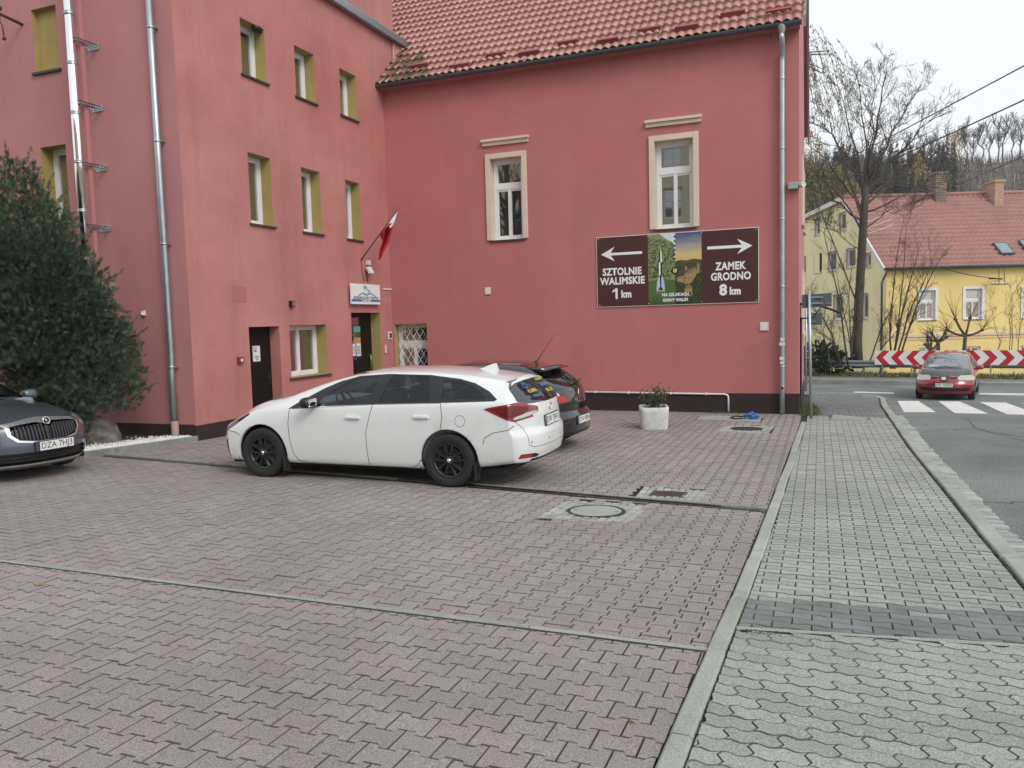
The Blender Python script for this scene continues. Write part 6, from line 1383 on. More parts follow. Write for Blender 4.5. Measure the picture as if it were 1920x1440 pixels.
CM = dict(tint=glass('car_glass', (.74, .86, .90), .0), dark=mat('car_black', (.012, .012, .013), .4), gap=mat('panel_gap', (.01, .01, .01), .9), cabin=mat('cabin', (.24, .26, .28), .8), seat=mat('seat_cloth', (.03, .032, .036), .9), lining=mat('roof_lining', (.35, .35, .34), .9),
          tail=mat('tail_red', (.22, .008, .012), .12, coat=1), clear=mat('lamp_clear', (.55, .56, .57), .15, metal=.5, coat=1), tyre=M['rubber'], disc=mat('brake_disc', (.12, .12, .12), .5, metal=.8), plate=mat('plate_white', (.74, .74, .72), .45), reflect=mat('reflector_red', (.42, .02, .02), .3))
CM['gold'] = mat('lamp_clear_aged', (.48, .46, .38), .2, metal=.3, coat=1)
class Car:
    def __init__(s, root, L_, H, w, zb, zs, zt, crown, yr, nose, tail, pl_n, pl_t, nst=96, blend=1.25):
        s.root = root; s.L = L_; fw, fb, fs_, ft, fc, fy = [T2(t) for t in (w, zb, zs, zt, crown, yr)]; s.fw = fw; fn, ftl = T2(nose), T2(tail)
        bm = s.bm = bmesh.new(); rows = []
        def section(x):
            W, b, sh, top = fw(x), fb(x), fs_(x), ft(x); rail = max(top-fc(x), sh+.004); R_ = fy(x)*W; h = sh-b; yb = .945*W
            P = [(W*.70, b+.01), (W*.90, b), (W*.955, b+.05*h), (W*.975, b+.16*h), (W*.997, b+.38*h), (W*1.0, b+.60*h), (W*.992, b+.80*h), (W*.975, b+.93*h), (yb, sh)]
            for t, o_ in ((.10, .0), (.45, .022), (.85, .016)): P.append((yb+(R_-yb)*t+o_*(rail-sh)/.4, sh+(rail-sh)*t))
            P += [(R_, rail), (R_*.93, rail+(top-rail)*.32), (R_*.75, rail+(top-rail)*.62), (R_*.4, rail+(top-rail)*.93), (0, top)]
            for _ in range(2):
                Q = [P[0]]
                for a, c in zip(P, P[1:]): Q += [(a[0]*.75+c[0]*.25, a[1]*.75+c[1]*.25), (a[0]*.25+c[0]*.75, a[1]*.25+c[1]*.75)]
                P = Q+[P[-1]]
            return P
        def warp(x, y, z):
            W = max(fw(x), .1); k = min(1, abs(y)/W)
            if x < blend: f = (1-x/blend)**2; x = x+f*(fn(z)+pl_n[0]*k**pl_n[1])
            d = L_-x
            if d < blend: f = (1-max(0, d)/blend)**2; x = x-f*(ftl(z)+pl_t[0]*k**pl_t[1])
            return Vector((x, y, z))
        xs = [L_*(.5-.5*math.cos(math.pi*(i/nst))) *.6 + .4*L_*i/nst for i in range(nst+1)]
        for x in xs:
            P = section(x); n = len(P); row = []
            ring = [(-y, z) for y, z in P]+[(y, z) for y, z in reversed(P[:-1])]
            rows.append([bm.verts.new(warp(x, y, z)) for y, z in ring])
        m = len(rows[0]); s.n = n
        for a, b in zip(rows, rows[1:]):
            for k in range(m-1): bm.faces.new((a[k], a[k+1], b[k+1], b[k]))
        for row, x, fl in ((rows[0], xs[0], False), (rows[-1], xs[-1], True)):   # end caps: strips between left and right
            P = section(x); SUB = 26; prev = None
            for i in range(n):
                l, r_ = row[i], row[m-1-i]
                if i == n-1: cur = [row[i]]
                else:
                    y0 = P[i][0]; cur = [l]+[bm.verts.new(warp(x, -y0+2*y0*k/SUB, P[i][1])) for k in range(1, SUB)]+[r_]
                if prev:
                    if len(cur) == 1:
                        for k in range(SUB): bm.faces.new((prev[k], cur[0], prev[k+1]) if not fl else (prev[k+1], cur[0], prev[k]))
                    else:
                        for k in range(SUB): bm.faces.new((prev[k+1], prev[k], cur[k], cur[k+1]) if not fl else (prev[k], prev[k+1], cur[k+1], cur[k]))
                prev = cur
        bmesh.ops.recalc_face_normals(bm, faces=bm.faces); s.lay = bm.faces.layers.int.new('part'); bm.normal_update()
    def cut(s, poly, ax, part, filt=None, mirror=False, delete=False):
        i, j = {'side': (0, 2), 'front': (1, 2), 'top': (0, 1)}[ax]
        if mirror: s.cut([(-a, b) for a, b in poly], ax, part, filt)
        x0, x1 = min(p[0] for p in poly)-.02, max(p[0] for p in poly)+.02; z0, z1 = min(p[1] for p in poly)-.02, max(p[1] for p in poly)+.02
        dflt = {'side': lambda f: abs(f.normal.y) > .22, 'front': lambda f: True, 'top': lambda f: f.normal.z > .3}[ax]; ok = filt or dflt; cand = []
        for f in s.bm.faces:
            vs = f.verts; a = [v.co[i] for v in vs]; b = [v.co[j] for v in vs]
            if max(a) < x0 or min(a) > x1 or max(b) < z0 or min(b) > z1 or not ok(f): continue
            cand.append(f)
        n = len(poly)
        for k in range(n):
            p, q = poly[k], poly[(k+1) % n]; co = Vector((0, 0, 0)); co[i], co[j] = p; no = Vector((0, 0, 0)); no[i], no[j] = q[1]-p[1], -(q[0]-p[0])
            if no.length < 1e-7: continue
            # only faces near this edge
            ex0, ex1 = min(p[0], q[0])-.03, max(p[0], q[0])+.03; ez0, ez1 = min(p[1], q[1])-.03, max(p[1], q[1])+.03; near = []; far = []
            for f in cand:
                a = [v.co[i] for v in f.verts]; b = [v.co[j] for v in f.verts]
                (far if max(a) < ex0 or min(a) > ex1 or max(b) < ez0 or min(b) > ez1 else near).append(f)
            if not near: continue
            g = set(near); 
            for f in near: g.update(f.edges); g.update(f.verts)
            r = bmesh.ops.bisect_plane(s.bm, geom=list(g), dist=1e-5, plane_co=co, plane_no=no)
            cand = far+[x for x in r['geom'] if isinstance(x, bmesh.types.BMFace)]
        hit = []
        for f in cand:
            c = f.calc_center_median()
            if pip(c[i], c[j], poly): f[s.lay] = part; hit.append(f)
        if delete: bmesh.ops.delete(s.bm, geom=hit, context='FACES')
        return hit
    def line(s, pts, ax='side', w=.008, filt=None, part=99, mirror=False):
        for a, b in zip(pts, pts[1:]):
            d = Vector((b[0]-a[0], b[1]-a[1])).normalized(); nn = Vector((-d.y, d.x))*w/2; e = d*w*.4
            s.cut([(a[0]-e.x+nn.x, a[1]-e.y+nn.y), (a[0]-e.x-nn.x, a[1]-e.y-nn.y), (b[0]+e.x-nn.x, b[1]+e.y-nn.y), (b[0]+e.x+nn.x, b[1]+e.y+nn.y)], ax, part, filt, mirror)
    def arch(s, cx, cz, r):
        N_ = 36; poly = [(cx+r*math.cos(2*math.pi*k/N_), cz+r*math.sin(2*math.pi*k/N_)) for k in range(N_)]
        s.cut(poly, 'side', 98, lambda f: abs(f.calc_center_median().y) > .45*s.fw(cx), delete=True)
        ed = [e for e in s.bm.edges if e.is_boundary and all(abs(math.hypot(v.co.x-cx, v.co.z-cz)-r) < .006 for v in e.verts)]
        r_ = bmesh.ops.extrude_edge_only(s.bm, edges=ed)
        for v in [g for g in r_['geom'] if isinstance(g, bmesh.types.BMVert)]: v.co.y -= math.copysign(.05, v.co.y)
        for sg in (-1, 1):                         # dark liner behind the opening
            mb = MB(); W = s.fw(cx); vs = []
            for k in range(25):
                a = -.35+(math.pi+.7)*k/24
                for y in (W-.03, W-.34): vs.append((cx+(r+.01)*math.cos(a), sg*y, cz+(r+.01)*math.sin(a)))
            mb.add(vs, [(2*k, 2*k+2, 2*k+3, 2*k+1) for k in range(24)], 0, True); mb.add([(cx+(r+.01)*math.cos(-.35+(math.pi+.7)*k/24), sg*(W-.34), cz+(r+.01)*math.sin(-.35+(math.pi+.7)*k/24)) for k in range(25)], [tuple(range(25))]); mb.build('wheel_housing', CM['gap'], s.root)
    def finish(s, body_mat, parts, extra_gap=True):
        """parts: id -> (name, material, offset, split 'lr' or None); part 99 stays in the body as dark gap"""
        bm = s.bm; bm.normal_update(); nv = {v: v.normal.copy() for v in bm.verts}; out = {}
        ids = {0: ('body', body_mat, 0, None)}; ids.update(parts)
        groups = {}
        for f in bm.faces:
            k = f[s.lay]; k = 0 if k == 99 else k
            sp = ids[k][3]; key = (k, 0)
            if sp == 'lr': key = (k, -1 if f.calc_center_median().y < 0 else 1)
            groups.setdefault(key, []).append(f)
        for (k, sd), fsx in sorted(groups.items(), key=lambda t: (t[0][0], t[0][1])):
            nm, m_, off, sp = ids[k]; idx = {}; vs = []; ns = []; fs = []; mi = []
            for f in fsx:
                t = []
                for v in f.verts:
                    if v not in idx: idx[v] = len(vs); vs.append(v.co+nv[v]*off); ns.append(nv[v])
                    t.append(idx[v])
                fs.append(t); mi.append(1 if f[s.lay] == 99 else 0)
            me = bpy.data.meshes.new(nm); me.from_pydata([tuple(v) for v in vs], [], fs); me.materials.append(m_)
            if k == 0: me.materials.append(CM['gap'])
            me.polygons.foreach_set('material_index', mi); me.polygons.foreach_set('use_smooth', [True]*len(fs)); me.update(); me.normals_split_custom_set_from_vertices([tuple(n) for n in ns])
            o = bpy.data.objects.new(nm, me); COL.objects.link(o); o.parent = s.root; out[(k, sd)] = o
        bm.free(); return out
def wheel(root, x, y, r, w, style, rim_m, hub_m=None):
    sg = 1 if y > 0 else -1; T = Matrix.Translation((x, y, r)) @ Matrix.Rotation(R(-90)*sg, 4, 'X'); rr = r*.66   # local +z points outwards
    mb = MB(); mb.lathe([(rr-.03, -w*.45), (rr, -w*.5), (r*.90, -w*.5), (r*.975, -w*.42), (r, -w*.25), (r, w*.25), (r*.975, w*.42), (r*.90, w*.49), (rr+.02, w*.47), (rr, w*.40), (rr-.012, w*.3)], 40, 0, T)
    wh = mb.build('wheel', CM['tyre'], root)
    mb = MB(); z = w*.36
    mb.lathe([(rr-.012, -w*.1), (rr-.012, w*.34), (rr+.004, w*.41), (rr-.008, w*.42), (rr-.03, w*.36), (rr-.036, w*.05)], 40, 0, T)
    if style == 'double5':
        for k in range(5):
            a = 2*math.pi*k/5+.32
            for s_ in (-1, 1):
                Tk = T @ Matrix.Rotation(a, 4, 'Z'); b0 = .018*s_
                mb.add([(.03, b0-.016+.002*s_, z-.012), (.03, b0+.016+.002*s_, z-.012), (rr-.02, .05*s_+.026, z-.012), (rr-.02, .05*s_-.020, z-.012), (.03, b0-.010, z+.012), (.03, b0+.010, z+.012), (rr-.02, .05*s_+.014, z+.004), (rr-.02, .05*s_-.010, z+.004)], [(4, 5, 6, 7), (0, 4, 7, 3), (1, 2, 6, 5), (2, 3, 7, 6)], 0, False, Tk)
            Tk = T @ Matrix.Rotation(a+math.pi/5, 4, 'Z'); mb.box((rr*.62, -.03, z-.03), (rr*.72, .03, z-.02), 0, Tk)
    else:
        for k in range(6): mb.add([(.05, -.028, z-.01), (.05, .028, z-.01), (rr-.02, .018, z), (rr-.02, -.018, z), (.05, -.03, z-.04), (.05, .03, z-.04), (rr-.02, .03, z-.04), (rr-.02, -.03, z-.04)], [(0, 1, 2, 3), (0, 3, 7, 4), (1, 5, 6, 2)], 0, False, T @ Matrix.Rotation(2*math.pi*k/6, 4, 'Z'))
    mb.lathe([(.065, z-.03), (.055, z+.010), (.04, z+.016), (0, z+.016)], 20, 0, T); mb.build('rim', rim_m, wh)
    mb = MB(); mb.lathe([(.15, z-.07), (.15, z-.06), (0, z-.06)], 24, 0, T); mb.lathe([(rr-.02, z-.09), (0, z-.09)], 24, 1, T); mb.build('brake', [CM['disc'], CM['gap']], wh)
    mb = MB(); mb.lathe([(.026, z+.0165), (.026, z+.019), (0, z+.019)], 18, 0, T); mb.build('hub_badge', hub_m or M['chrome'], wh)
    return wh
def plate(root, c, right, up, text, hgt=.114, wid=.52, eu=True):
    right = Vector(right).normalized(); up = Vector(up).normalized(); n = right.cross(up)
    T = Matrix(((right.x, n.x, up.x, c[0]), (right.y, n.y, up.y, c[1]), (right.z, n.z, up.z, c[2]), (0, 0, 0, 1)))
    # local: x right, y outwards (towards the reader), z up
    if n.dot(Vector(c)-Vector((1.9, 0, .6))) < 0: T = Matrix(((right.x, -n.x, up.x, c[0]), (right.y, -n.y, up.y, c[1]), (right.z, -n.z, up.z, c[2]), (0, 0, 0, 1)))
    mb = MB(); mb.box((-wid/2-.012, -.012, -hgt/2-.012), (wid/2+.012, .0, hgt/2+.012), 0, T, .004); fr = mb.build('number_plate', CM['dark'], root)
    mb = MB(); mb.box((-wid/2, 0, -hgt/2), (wid/2, .004, hgt/2), 0, T); mb.build('plate_face', CM['plate'], fr)
    mb = MB(); mb.box((-wid/2, .004, -hgt/2), (-wid/2+.042, .0052, hgt/2), 0, T); mb.build('country_band', M['navy'], fr)
    lettering(fr, T, text, .022, 0, .112, CM['dark'], .0056, wid*.83, bold=.0, sy=1.0); return fr
def seats(root, rows, W, zfloor, z_back, m_=None):
    for x, ys in rows:
        for y, sw in ys:
            mb = MB(); mb.box((x-.25, y-sw/2, zfloor), (x+.22, y+sw/2, zfloor+.24), ch=.05); Tb = Matrix.Translation((x+.24, y, zfloor+.16)) @ Matrix.Rotation(R(14), 4, 'Y'); mb.box((-.06, -sw/2, 0), (.07, sw/2, z_back), 0, Tb, .05)
            for hy in ((0,) if sw < .7 else (-.36, .36)): mb.box((-.05, hy-.13, z_back+.03), (.05, hy+.13, z_back+.20), 0, Tb, .045); mb.box((-.01, hy-.05, z_back-.02), (.01, hy+.05, z_back+.06), 0, Tb)
            mb.build('seat', m_ or CM['seat'], root)
def cabin(root, x0, x1, W, z0, z1, dash_x, dash_z):
    mb = MB(); mb.box((x0, -W, z0), (x1, W, z0+.03)); mb.box((x0, -W, z0), (x0+.04, W, z1)); mb.box((x1-.04, -W, z0), (x1, W, z1-.05)); mb.box((x0, -W, z0), (x1, -W+.04, z1)); mb.box((x0, W-.04, z0), (x1, W, z1)); mb.build('cabin_tub', CM['cabin'], root)
    mb = MB(); mb.box((dash_x-.55, -W+.02, dash_z-.25), (dash_x, W-.02, dash_z), ch=.05); mb.build('dashboard', CM['cabin'], root)
    Ts = Matrix.Translation((dash_x+.16, -.36, dash_z-.02)) @ Matrix.Rotation(R(62), 4, 'Y'); mb = MB(); mb.lathe([(.18+.013*math.cos(t), .013*math.sin(t)) for t in np.linspace(0, 6.283, 9)[:-1]], 28, 0, Ts, True, True); mb.box((-.17, -.02, -.01), (.17, .02, .01), 0, Ts); mb.box((-.02, -.17, -.01), (.02, .17, .01), 0, Ts); mb.build('steering_wheel', CM['dark'], root)
def mirror(root, x, y, z, m_, s=1.0):
    for sg in (-1, 1):
        mb = MB(); bm = bmesh.new(); bmesh.ops.create_cube(bm, size=1); bmesh.ops.subdivide_edges(bm, edges=bm.edges, cuts=3, use_grid_fill=True)
        for v in bm.verts:
            c = v.co*2; L4 = (abs(c.x)**3+abs(c.y)**3+abs(c.z)**3)**(1/3); c = c/max(L4, .001); v.co = Vector((c.x*.075*(1-.2*c.z), c.y*.115, c.z*.075))*s
        mb.bm(bm, 0, True, Matrix.Translation((x, sg*(y+.12), z))); mb.tube([(x+.02, sg*(y-.03), z-.05), (x, sg*(y+.06), z-.04)], .028, 8); o = mb.build('wing_mirror', m_, root)
        mb = MB(); mb.add([(x+.066*s+.006, sg*(y+.12)+a*.085*s, z+b*.052*s) for a, b in ((-1, -1), (1, -1), (1, 1), (-1, 1))], [(0, 1, 2, 3)]); mb.build('mirror_glass', M['chrome'], o)
def handles(door, x, y, z, m_, sg):
    mb = MB(); mb.box((x-.10, sg*y-.012, z-.018), (x+.10, sg*y+.030, z+.018) if sg > 0 else (x+.10, sg*y+.012, z+.018), 0, None, .012) if sg > 0 else mb.box((x-.10, sg*y-.030, z-.018), (x+.10, sg*y+.012, z+.018), 0, None, .012)
    return mb.build('handle', m_, door)

# ---------------------------------------------------------------- white estate car
wl_, wr_ = G(500, 893), G(845, 913); wdir = (wr_-wl_); sc_w = Vector((wdir.x, wdir.y)).length/2.6
rw = empty('estate_car', (0, 0, 0), 0, 'white estate car with black wheels parked across the courtyard', 'car'); PW = paint('paint_white', (.74, .765, .775), 0, .25)
c = Car(rw, 4.56, 1.46, w=[(0, .85), (.5, .875), (3.7, .88), (4.56, .86)], zb=[(0, .20), (.6, .19), (3.4, .19), (4.0, .24), (4.56, .30)], zs=[(0, .60), (.15, .675), (.3, .735), (.6, .825), (1.1, .90), (1.5, .925), (2.5, .97), (3.5, 1.005), (4.2, 1.02), (4.56, 1.02)],
        zt=[(0, .655), (.15, .755), (.4, .86), (.8, .975), (1.15, 1.04), (1.5, 1.175), (1.9, 1.32), (2.2, 1.395), (2.6, 1.435), (3.0, 1.435), (3.6, 1.395), (4.2, 1.335), (4.56, 1.30)], crown=[(0, .05), (1.0, .045), (1.5, .06), (2.2, .07), (3, .075), (4.56, .07)],
        yr=[(0, .80), (1.1, .80), (1.5, .77), (2.2, .70), (3, .685), (4.2, .67), (4.56, .66)], nose=[(.18, .08), (.32, .02), (.48, 0), (.58, .015), (.68, .09), (.8, .22)], tail=[(.2, .16), (.34, .03), (.5, 0), (.62, .0), (.66, .035), (.82, .05), (.96, .075), (1.02, .12), (1.36, .40), (1.44, .43)], pl_n=(.40, 2.6), pl_t=(.24, 3.2))
XF1, XR1 = .93, 3.53
c.cut([(1.335, .885), (1.40, .925), (1.60, 1.05), (1.80, 1.17), (2.0, 1.262), (2.25, 1.335), (2.65, 1.365), (3.2, 1.352), (3.6, 1.30), (3.80, 1.245), (4.0, 1.145), (4.125, 1.045), (4.10, 1.022), (3.4, .99), (2.6, .962), (1.9, .928)], 'side', 2)
glz = [(1.76, .94), (1.80, 1.02), (1.95, 1.15), (2.1, 1.245), (2.3, 1.315), (2.56, 1.342), (2.46, .972)], [(2.615, .975), (2.72, 1.345), (3.2, 1.332), (3.30, 1.005)], [(3.44, 1.035), (3.43, 1.18), (3.39, 1.285), (3.6, 1.268), (3.76, 1.215), (3.9, 1.135), (4.0, 1.055), (3.97, 1.045)]
c.cut(glz[0], 'side', 3); c.cut(glz[1], 'side', 4); c.cut(glz[2], 'side', 5)
c.cut([(-.68, 1.045), (.68, 1.045), (.60, 1.20), (.535, 1.375), (-.535, 1.375), (-.60, 1.20)], 'front', 6, lambda f: f.normal.x < -.12 and f.normal.z > .25 and .9 < f.calc_center_median().x < 2.6)
rf_ = lambda f: f.normal.x > .2 and f.calc_center_median().x > 3.3
c.cut([(-.70, 1.005), (-.55, .965), (0, .955), (.55, .965), (.70, 1.005), (.66, 1.13), (.60, 1.275), (0, 1.29), (-.60, 1.275), (-.66, 1.13)], 'front', 7, rf_)
sf = lambda f: abs(f.normal.y) > .30
c.line([(1.36, .88), (1.345, .70), (1.36, .50), (1.40, .32), (1.47, .24), (1.60, .215), (2.46, .205)], filt=sf); c.line([(2.545, .965), (2.50, .80), (2.455, .62), (2.455, .42), (2.47, .205)], filt=sf); c.line([(2.47, .205), (3.04, .21), (3.12, .25), (3.23, .40), (3.36, .56), (3.44, .68), (3.465, .82), (3.44, .985)], filt=sf)
c.line([(1.40, .885), (1.9, .918), (2.55, .955), (3.43, .985)], filt=sf, w=.005)
c.cut([(1.35, .87), (1.35, .70), (1.365, .50), (1.405, .32), (1.475, .245), (1.60, .219), (2.463, .209), (2.45, .42), (2.45, .62), (2.495, .80), (2.538, .955), (1.9, .915)], 'side', 8, lambda f: abs(f.normal.y) > .3 and f[c.lay] == 0)
c.cut([(2.478, .209), (3.035, .214), (3.115, .254), (3.225, .40), (3.355, .56), (3.435, .68), (3.459, .82), (3.434, .98), (2.552, .955), (2.505, .80), (2.46, .62), (2.46, .42)], 'side', 9, lambda f: abs(f.normal.y) > .3 and f[c.lay] == 0)
tl_ = lambda f: f.normal.z < .8 and f.calc_center_median().x > 3.8
c.cut([(3.98, .925), (4.05, .945), (4.27, .985), (4.36, 1.00), (4.64, .945), (4.64, .86), (4.33, .78), (4.20, .83)], 'side', 10, lambda f: tl_(f) and abs(f.normal.y) > .32)
c.cut([(.90, .985), (.62, .965), (.40, .925), (.40, .865), (.62, .825), (.90, .79)], 'front', 10, lambda f: tl_(f) and f.normal.x > .3, mirror=True)
c.cut([(.80, .855), (.60, .872), (.41, .885), (.42, .862), (.62, .828), (.80, .80)], 'front', 11, lambda f: tl_(f) and f.normal.x > .3, mirror=True)
c.cut([(4.06, .93), (4.27, .962), (4.46, .935), (4.40, .86), (4.30, .82), (4.20, .85)], 'side', 24, lambda f: tl_(f) and abs(f.normal.y) > .32)
c.line([(.79, .78), (.70, .70), (.66, .50), (.58, .47), (0, .46)], 'front', .006, rf_, mirror=True)
c.line([(3.97, .53), (3.99, .60), (4.10, .66), (4.28, .695), (4.32, .735)], filt=sf); c.line([(.30, .60), (.42, .585), (.52, .575), (.60, .54)], filt=sf)
fcN = 20; c.line([(3.69+.062*math.cos(2*math.pi*k/fcN), .785+.066*math.sin(2*math.pi*k/fcN)) for k in range(fcN+1)], filt=lambda f: f.normal.y < -.3, w=.005)
c.cut([(.78, .355), (.50, .345), (.46, .37), (.55, .395), (.76, .405)], 'front', 12, rf_, mirror=True); c.cut([(.76, .362), (.60, .352), (.60, .388), (.76, .396)], 'front', 13, rf_, mirror=True)
c.cut([(-.62, .20), (.62, .20), (.60, .335), (-.60, .335)], 'front', 23, lambda f: f.normal.x > .05 and f.calc_center_median().x > 3.9)
hl_ = lambda f: f.calc_center_median().x < .95 and f.normal.z < .96 and abs(f.calc_center_median().y) > .42
c.cut([(.28, .60), (.38, .68), (.52, .745), (.72, .82), (.74, .80), (.62, .725), (.48, .65), (.34, .585)], 'side', 21, hl_); c.cut([(.33, .61), (.42, .675), (.52, .715), (.58, .715), (.48, .66), (.38, .605)], 'side', 15, hl_)
c.cut([(-.5, .56), (.5, .56), (.62, .60), (.6, .63), (-.6, .63), (-.62, .60)], 'front', 14, lambda f: f.normal.x < -.3 and f.calc_center_median().x < .8); c.cut([(-.80, .24), (.80, .24), (.84, .46), (.5, .44), (-.5, .44), (-.84, .46)], 'front', 22, lambda f: f.normal.x < -.2 and f.calc_center_median().x < .8)
c.arch(XF1, .315, .372); c.arch(XR1, .315, .372)
o = c.finish(PW, {2: ('window_frame', CM['dark'], .001, 'lr'), 3: ('door_window', CM['tint'], -.003, 'lr'), 4: ('door_window', CM['tint'], -.003, 'lr'), 5: ('quarter_window', CM['tint'], -.003, 'lr'), 6: ('windscreen', CM['tint'], -.002, None), 7: ('rear_window', glass('rear_glass', (.28, .33, .33), .08), -.002, None), 8: ('door', PW, 0, 'lr'), 9: ('door', PW, 0, 'lr'), 10: ('tail_light', CM['tail'], .004, 'lr'), 24: ('tail_lens', mat('tail_dark', (.13, .005, .008), .12), .006, 'lr'), 11: ('reversing_light', CM['clear'], .006, 'lr'), 12: ('bumper_insert', CM['dark'], .001, 'lr'), 13: ('fog_reflector', CM['reflect'], .003, 'lr'), 14: ('bumper_grille', CM['dark'], .001, None), 22: ('bumper_grille', CM['dark'], .001, None), 23: ('rear_diffuser', CM['dark'], .001, None), 21: ('headlight_housing', CM['dark'], .001, 'lr'), 15: ('headlight', CM['clear'], .002, 'lr')})
for k, x in ((8, 2.28), (9, 3.20)):
    for sg in (-1, 1): handles(o[(k, sg)], x, .872, .80 if k == 8 else .825, PW, sg)
for x in (XF1, XR1):
    for sg in (-1, 1):
        wheel(rw, x, sg*.772, .318, .205, 'double5', mat('rim_black', (.016, .016, .017), .35))
        mb = MB(); mb.box((x+.33, sg*.80-.09, .10), (x+.345, sg*.80+.05, .30)); mb.build('mud_flap', CM['tyre'], rw)
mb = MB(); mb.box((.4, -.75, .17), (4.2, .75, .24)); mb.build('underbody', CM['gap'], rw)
cabin(rw, 1.25, 4.1, .76, .26, .88, 1.72, .95); seats(rw, [(2.22, [(-.36, .48), (.36, .48)]), (3.05, [(0, 1.25)])], .7, .36, .62); mirror(rw, 1.70, .83, .985, CM['dark'])
mb = MB(); mb.add([(3.60, -.02, 1.39), (3.84, -.045, 1.36), (3.84, .045, 1.36), (3.60, .02, 1.39), (3.79, -.008, 1.47), (3.82, -.010, 1.47), (3.82, .010, 1.47), (3.79, .008, 1.47)], [(0, 1, 5, 4), (1, 2, 6, 5), (2, 3, 7, 6), (3, 0, 4, 7), (4, 5, 6, 7)]); mb.build('roof_fin', PW, rw)
mb = MB(); sp = [(-.555, 1.235), (-.50, 1.268), (-.3, 1.300), (0, 1.314), (.3, 1.300), (.50, 1.268), (.555, 1.235)]
vs = []
for y, z in sp: x = 4.30-.09*(y/.575)**2; vs += [(x-.34, y, z+.012), (x, y, z-.030), (x-.012, y, z-.050), (x-.30, y, z-.05)]
mb.add(vs, [(4*k+a, 4*k+(a+1) % 4, 4*k+4+(a+1) % 4, 4*k+4+a) for k in range(6) for a in range(4)]+[(3, 2, 1, 0), (24, 25, 26, 27)], 0, True); mb.build('roof_spoiler', PW, rw)
plate(rw, (4.525, 0, .735), (0, 1, 0), (-.10, 0, 1), 'DW 7JR41')
mb = MB(); Tb = Matrix.Translation((4.50, 0, .885)) @ Matrix.Rotation(R(84), 4, 'Y'); mb.lathe([(.055, 0), (.062, .006), (.055, .010), (.050, .004)], 26, 0, Tb @ Matrix.Diagonal((.72, 1.1, 1, 1)), True, True); mb.lathe([(.05, 0), (.056, .006), (.05, .010), (.045, .004)], 20, 0, Tb @ Matrix.Translation((-.008, 0, 0)) @ Matrix.Diagonal((.25, 1.0, 1, 1)), True, True); mb.lathe([(.05, 0), (.056, .006), (.05, .010), (.045, .004)], 20, 0, Tb @ Matrix.Diagonal((.62, .42, 1, 1)), True, True); mb.build('badge', M['chrome'], rw)
for y in (-.62, -.22, .22, .62):
    mb = MB(); xx = 4.56-.0-.24*(abs(y)/.86)**3.2; mb.lathe([(.014, 0), (.014, .004), (0, .005)], 10, 0, Matrix.Translation((xx-.004, y, .53)) @ Matrix.Rotation(R(90), 4, 'Y')); mb.build('parking_sensor', CM['dark'], rw)
mb = MB(); mb.tube([(4.40, -.02, .99), (4.37, .28, 1.02), (4.36, .45, 1.035)], .010, 5); mb.lathe([(.03, 0), (.02, .03), (0, .03)], 10, 0, Matrix.Translation((4.41, -.02, .97)) @ Matrix.Rotation(R(60), 4, 'Y')); mb.build('rear_wiper', CM['dark'], rw)
TT = lambda x, z: Matrix(((0, 1, -.765, x), (1, 0, 0, 0), (0, .7, .64, z), (0, 0, 0, 1)))
# window lettering on the tailgate glass: text runs along +y when read from behind
def rtext(txt, y, z, sz, m_, wd):
    t = (z-1.02)/.34; x = 4.445-.31*t+.012-.06*abs(y)**2.5; T = Matrix(((0, .78, -.63, x), (1, 0, 0, 0), (0, .63, .78, z), (0, 0, 0, 1))); lettering(o[(7, 0)], T, txt, y, 0, sz, m_, .004, wd, bold=.003)
yel = mat('sticker_yellow', (.45, .41, .08), .6); blu = mat('sticker_blue', (.05, .19, .33), .6)
rtext('KLUBIKI', -.28, 1.11, .065, yel, .30); rtext('WAKACJE', -.24, 1.045, .065, blu, .34); rtext('WARSZTATY', .28, 1.225, .055, yel, .32); rtext('ZABAWA', .28, 1.15, .08, blu, .30); rtext('501 57', .28, 1.07, .07, yel, .25)
mb = MB(); Tq = Matrix(((0, .78, -.63, 4.445-.31*.52+.012), (1, 0, 0, -.34), (0, .63, .78, 1.185), (0, 0, 0, 1)))
for a in range(20): a0, a1 = 2*math.pi*a/20, 2*math.pi*(a+1)/20; mb.tube([Tq @ Vector((.06*math.cos(a0), .004, .06*math.sin(a0))), Tq @ Vector((.06*math.cos(a1), .004, .06*math.sin(a1)))], .007, 4)
mb.tube([Tq @ Vector((.035*math.cos(a), .004, -.005+.035*math.sin(a))) for a in np.linspace(3.5, 5.9, 7)], .006, 4)
for s_ in (-1, 1): mb.sphere(Tq @ Vector((s_*.02, .004, .02)), .009, n=8)
mb.build('sticker', blu, o[(7, 0)])
hd = math.atan2(wdir.y, wdir.x)+R(.6)
def place(root, anchor_local, anchor_world, rz, sc=1.0):
    root.rotation_euler = (0, 0, rz); root.scale = (sc, sc, sc); a = Matrix.Rotation(rz, 3, 'Z') @ (Vector(anchor_local)*sc); root.location = Vector(anchor_world)-a
place(rw, (XF1, -.80, 0), wl_, hd, sc_w); rw.rotation_euler = (0, -math.atan2(wr_.z-wl_.z, 2.6), hd)

def squash(root, z0, k):                     # lower the greenhouse of a finished car
    def rec(o):
        if o.type == 'MESH':
            me = o.data; nz = [v.normal.copy() for v in me.vertices]
            for v in me.vertices:
                if v.co.z > z0: v.co.z = z0+(v.co.z-z0)*k
            me.update()
        for ch in o.children: rec(ch)
    for ch in root.children: rec(ch)
squash(rw, .965, .86)
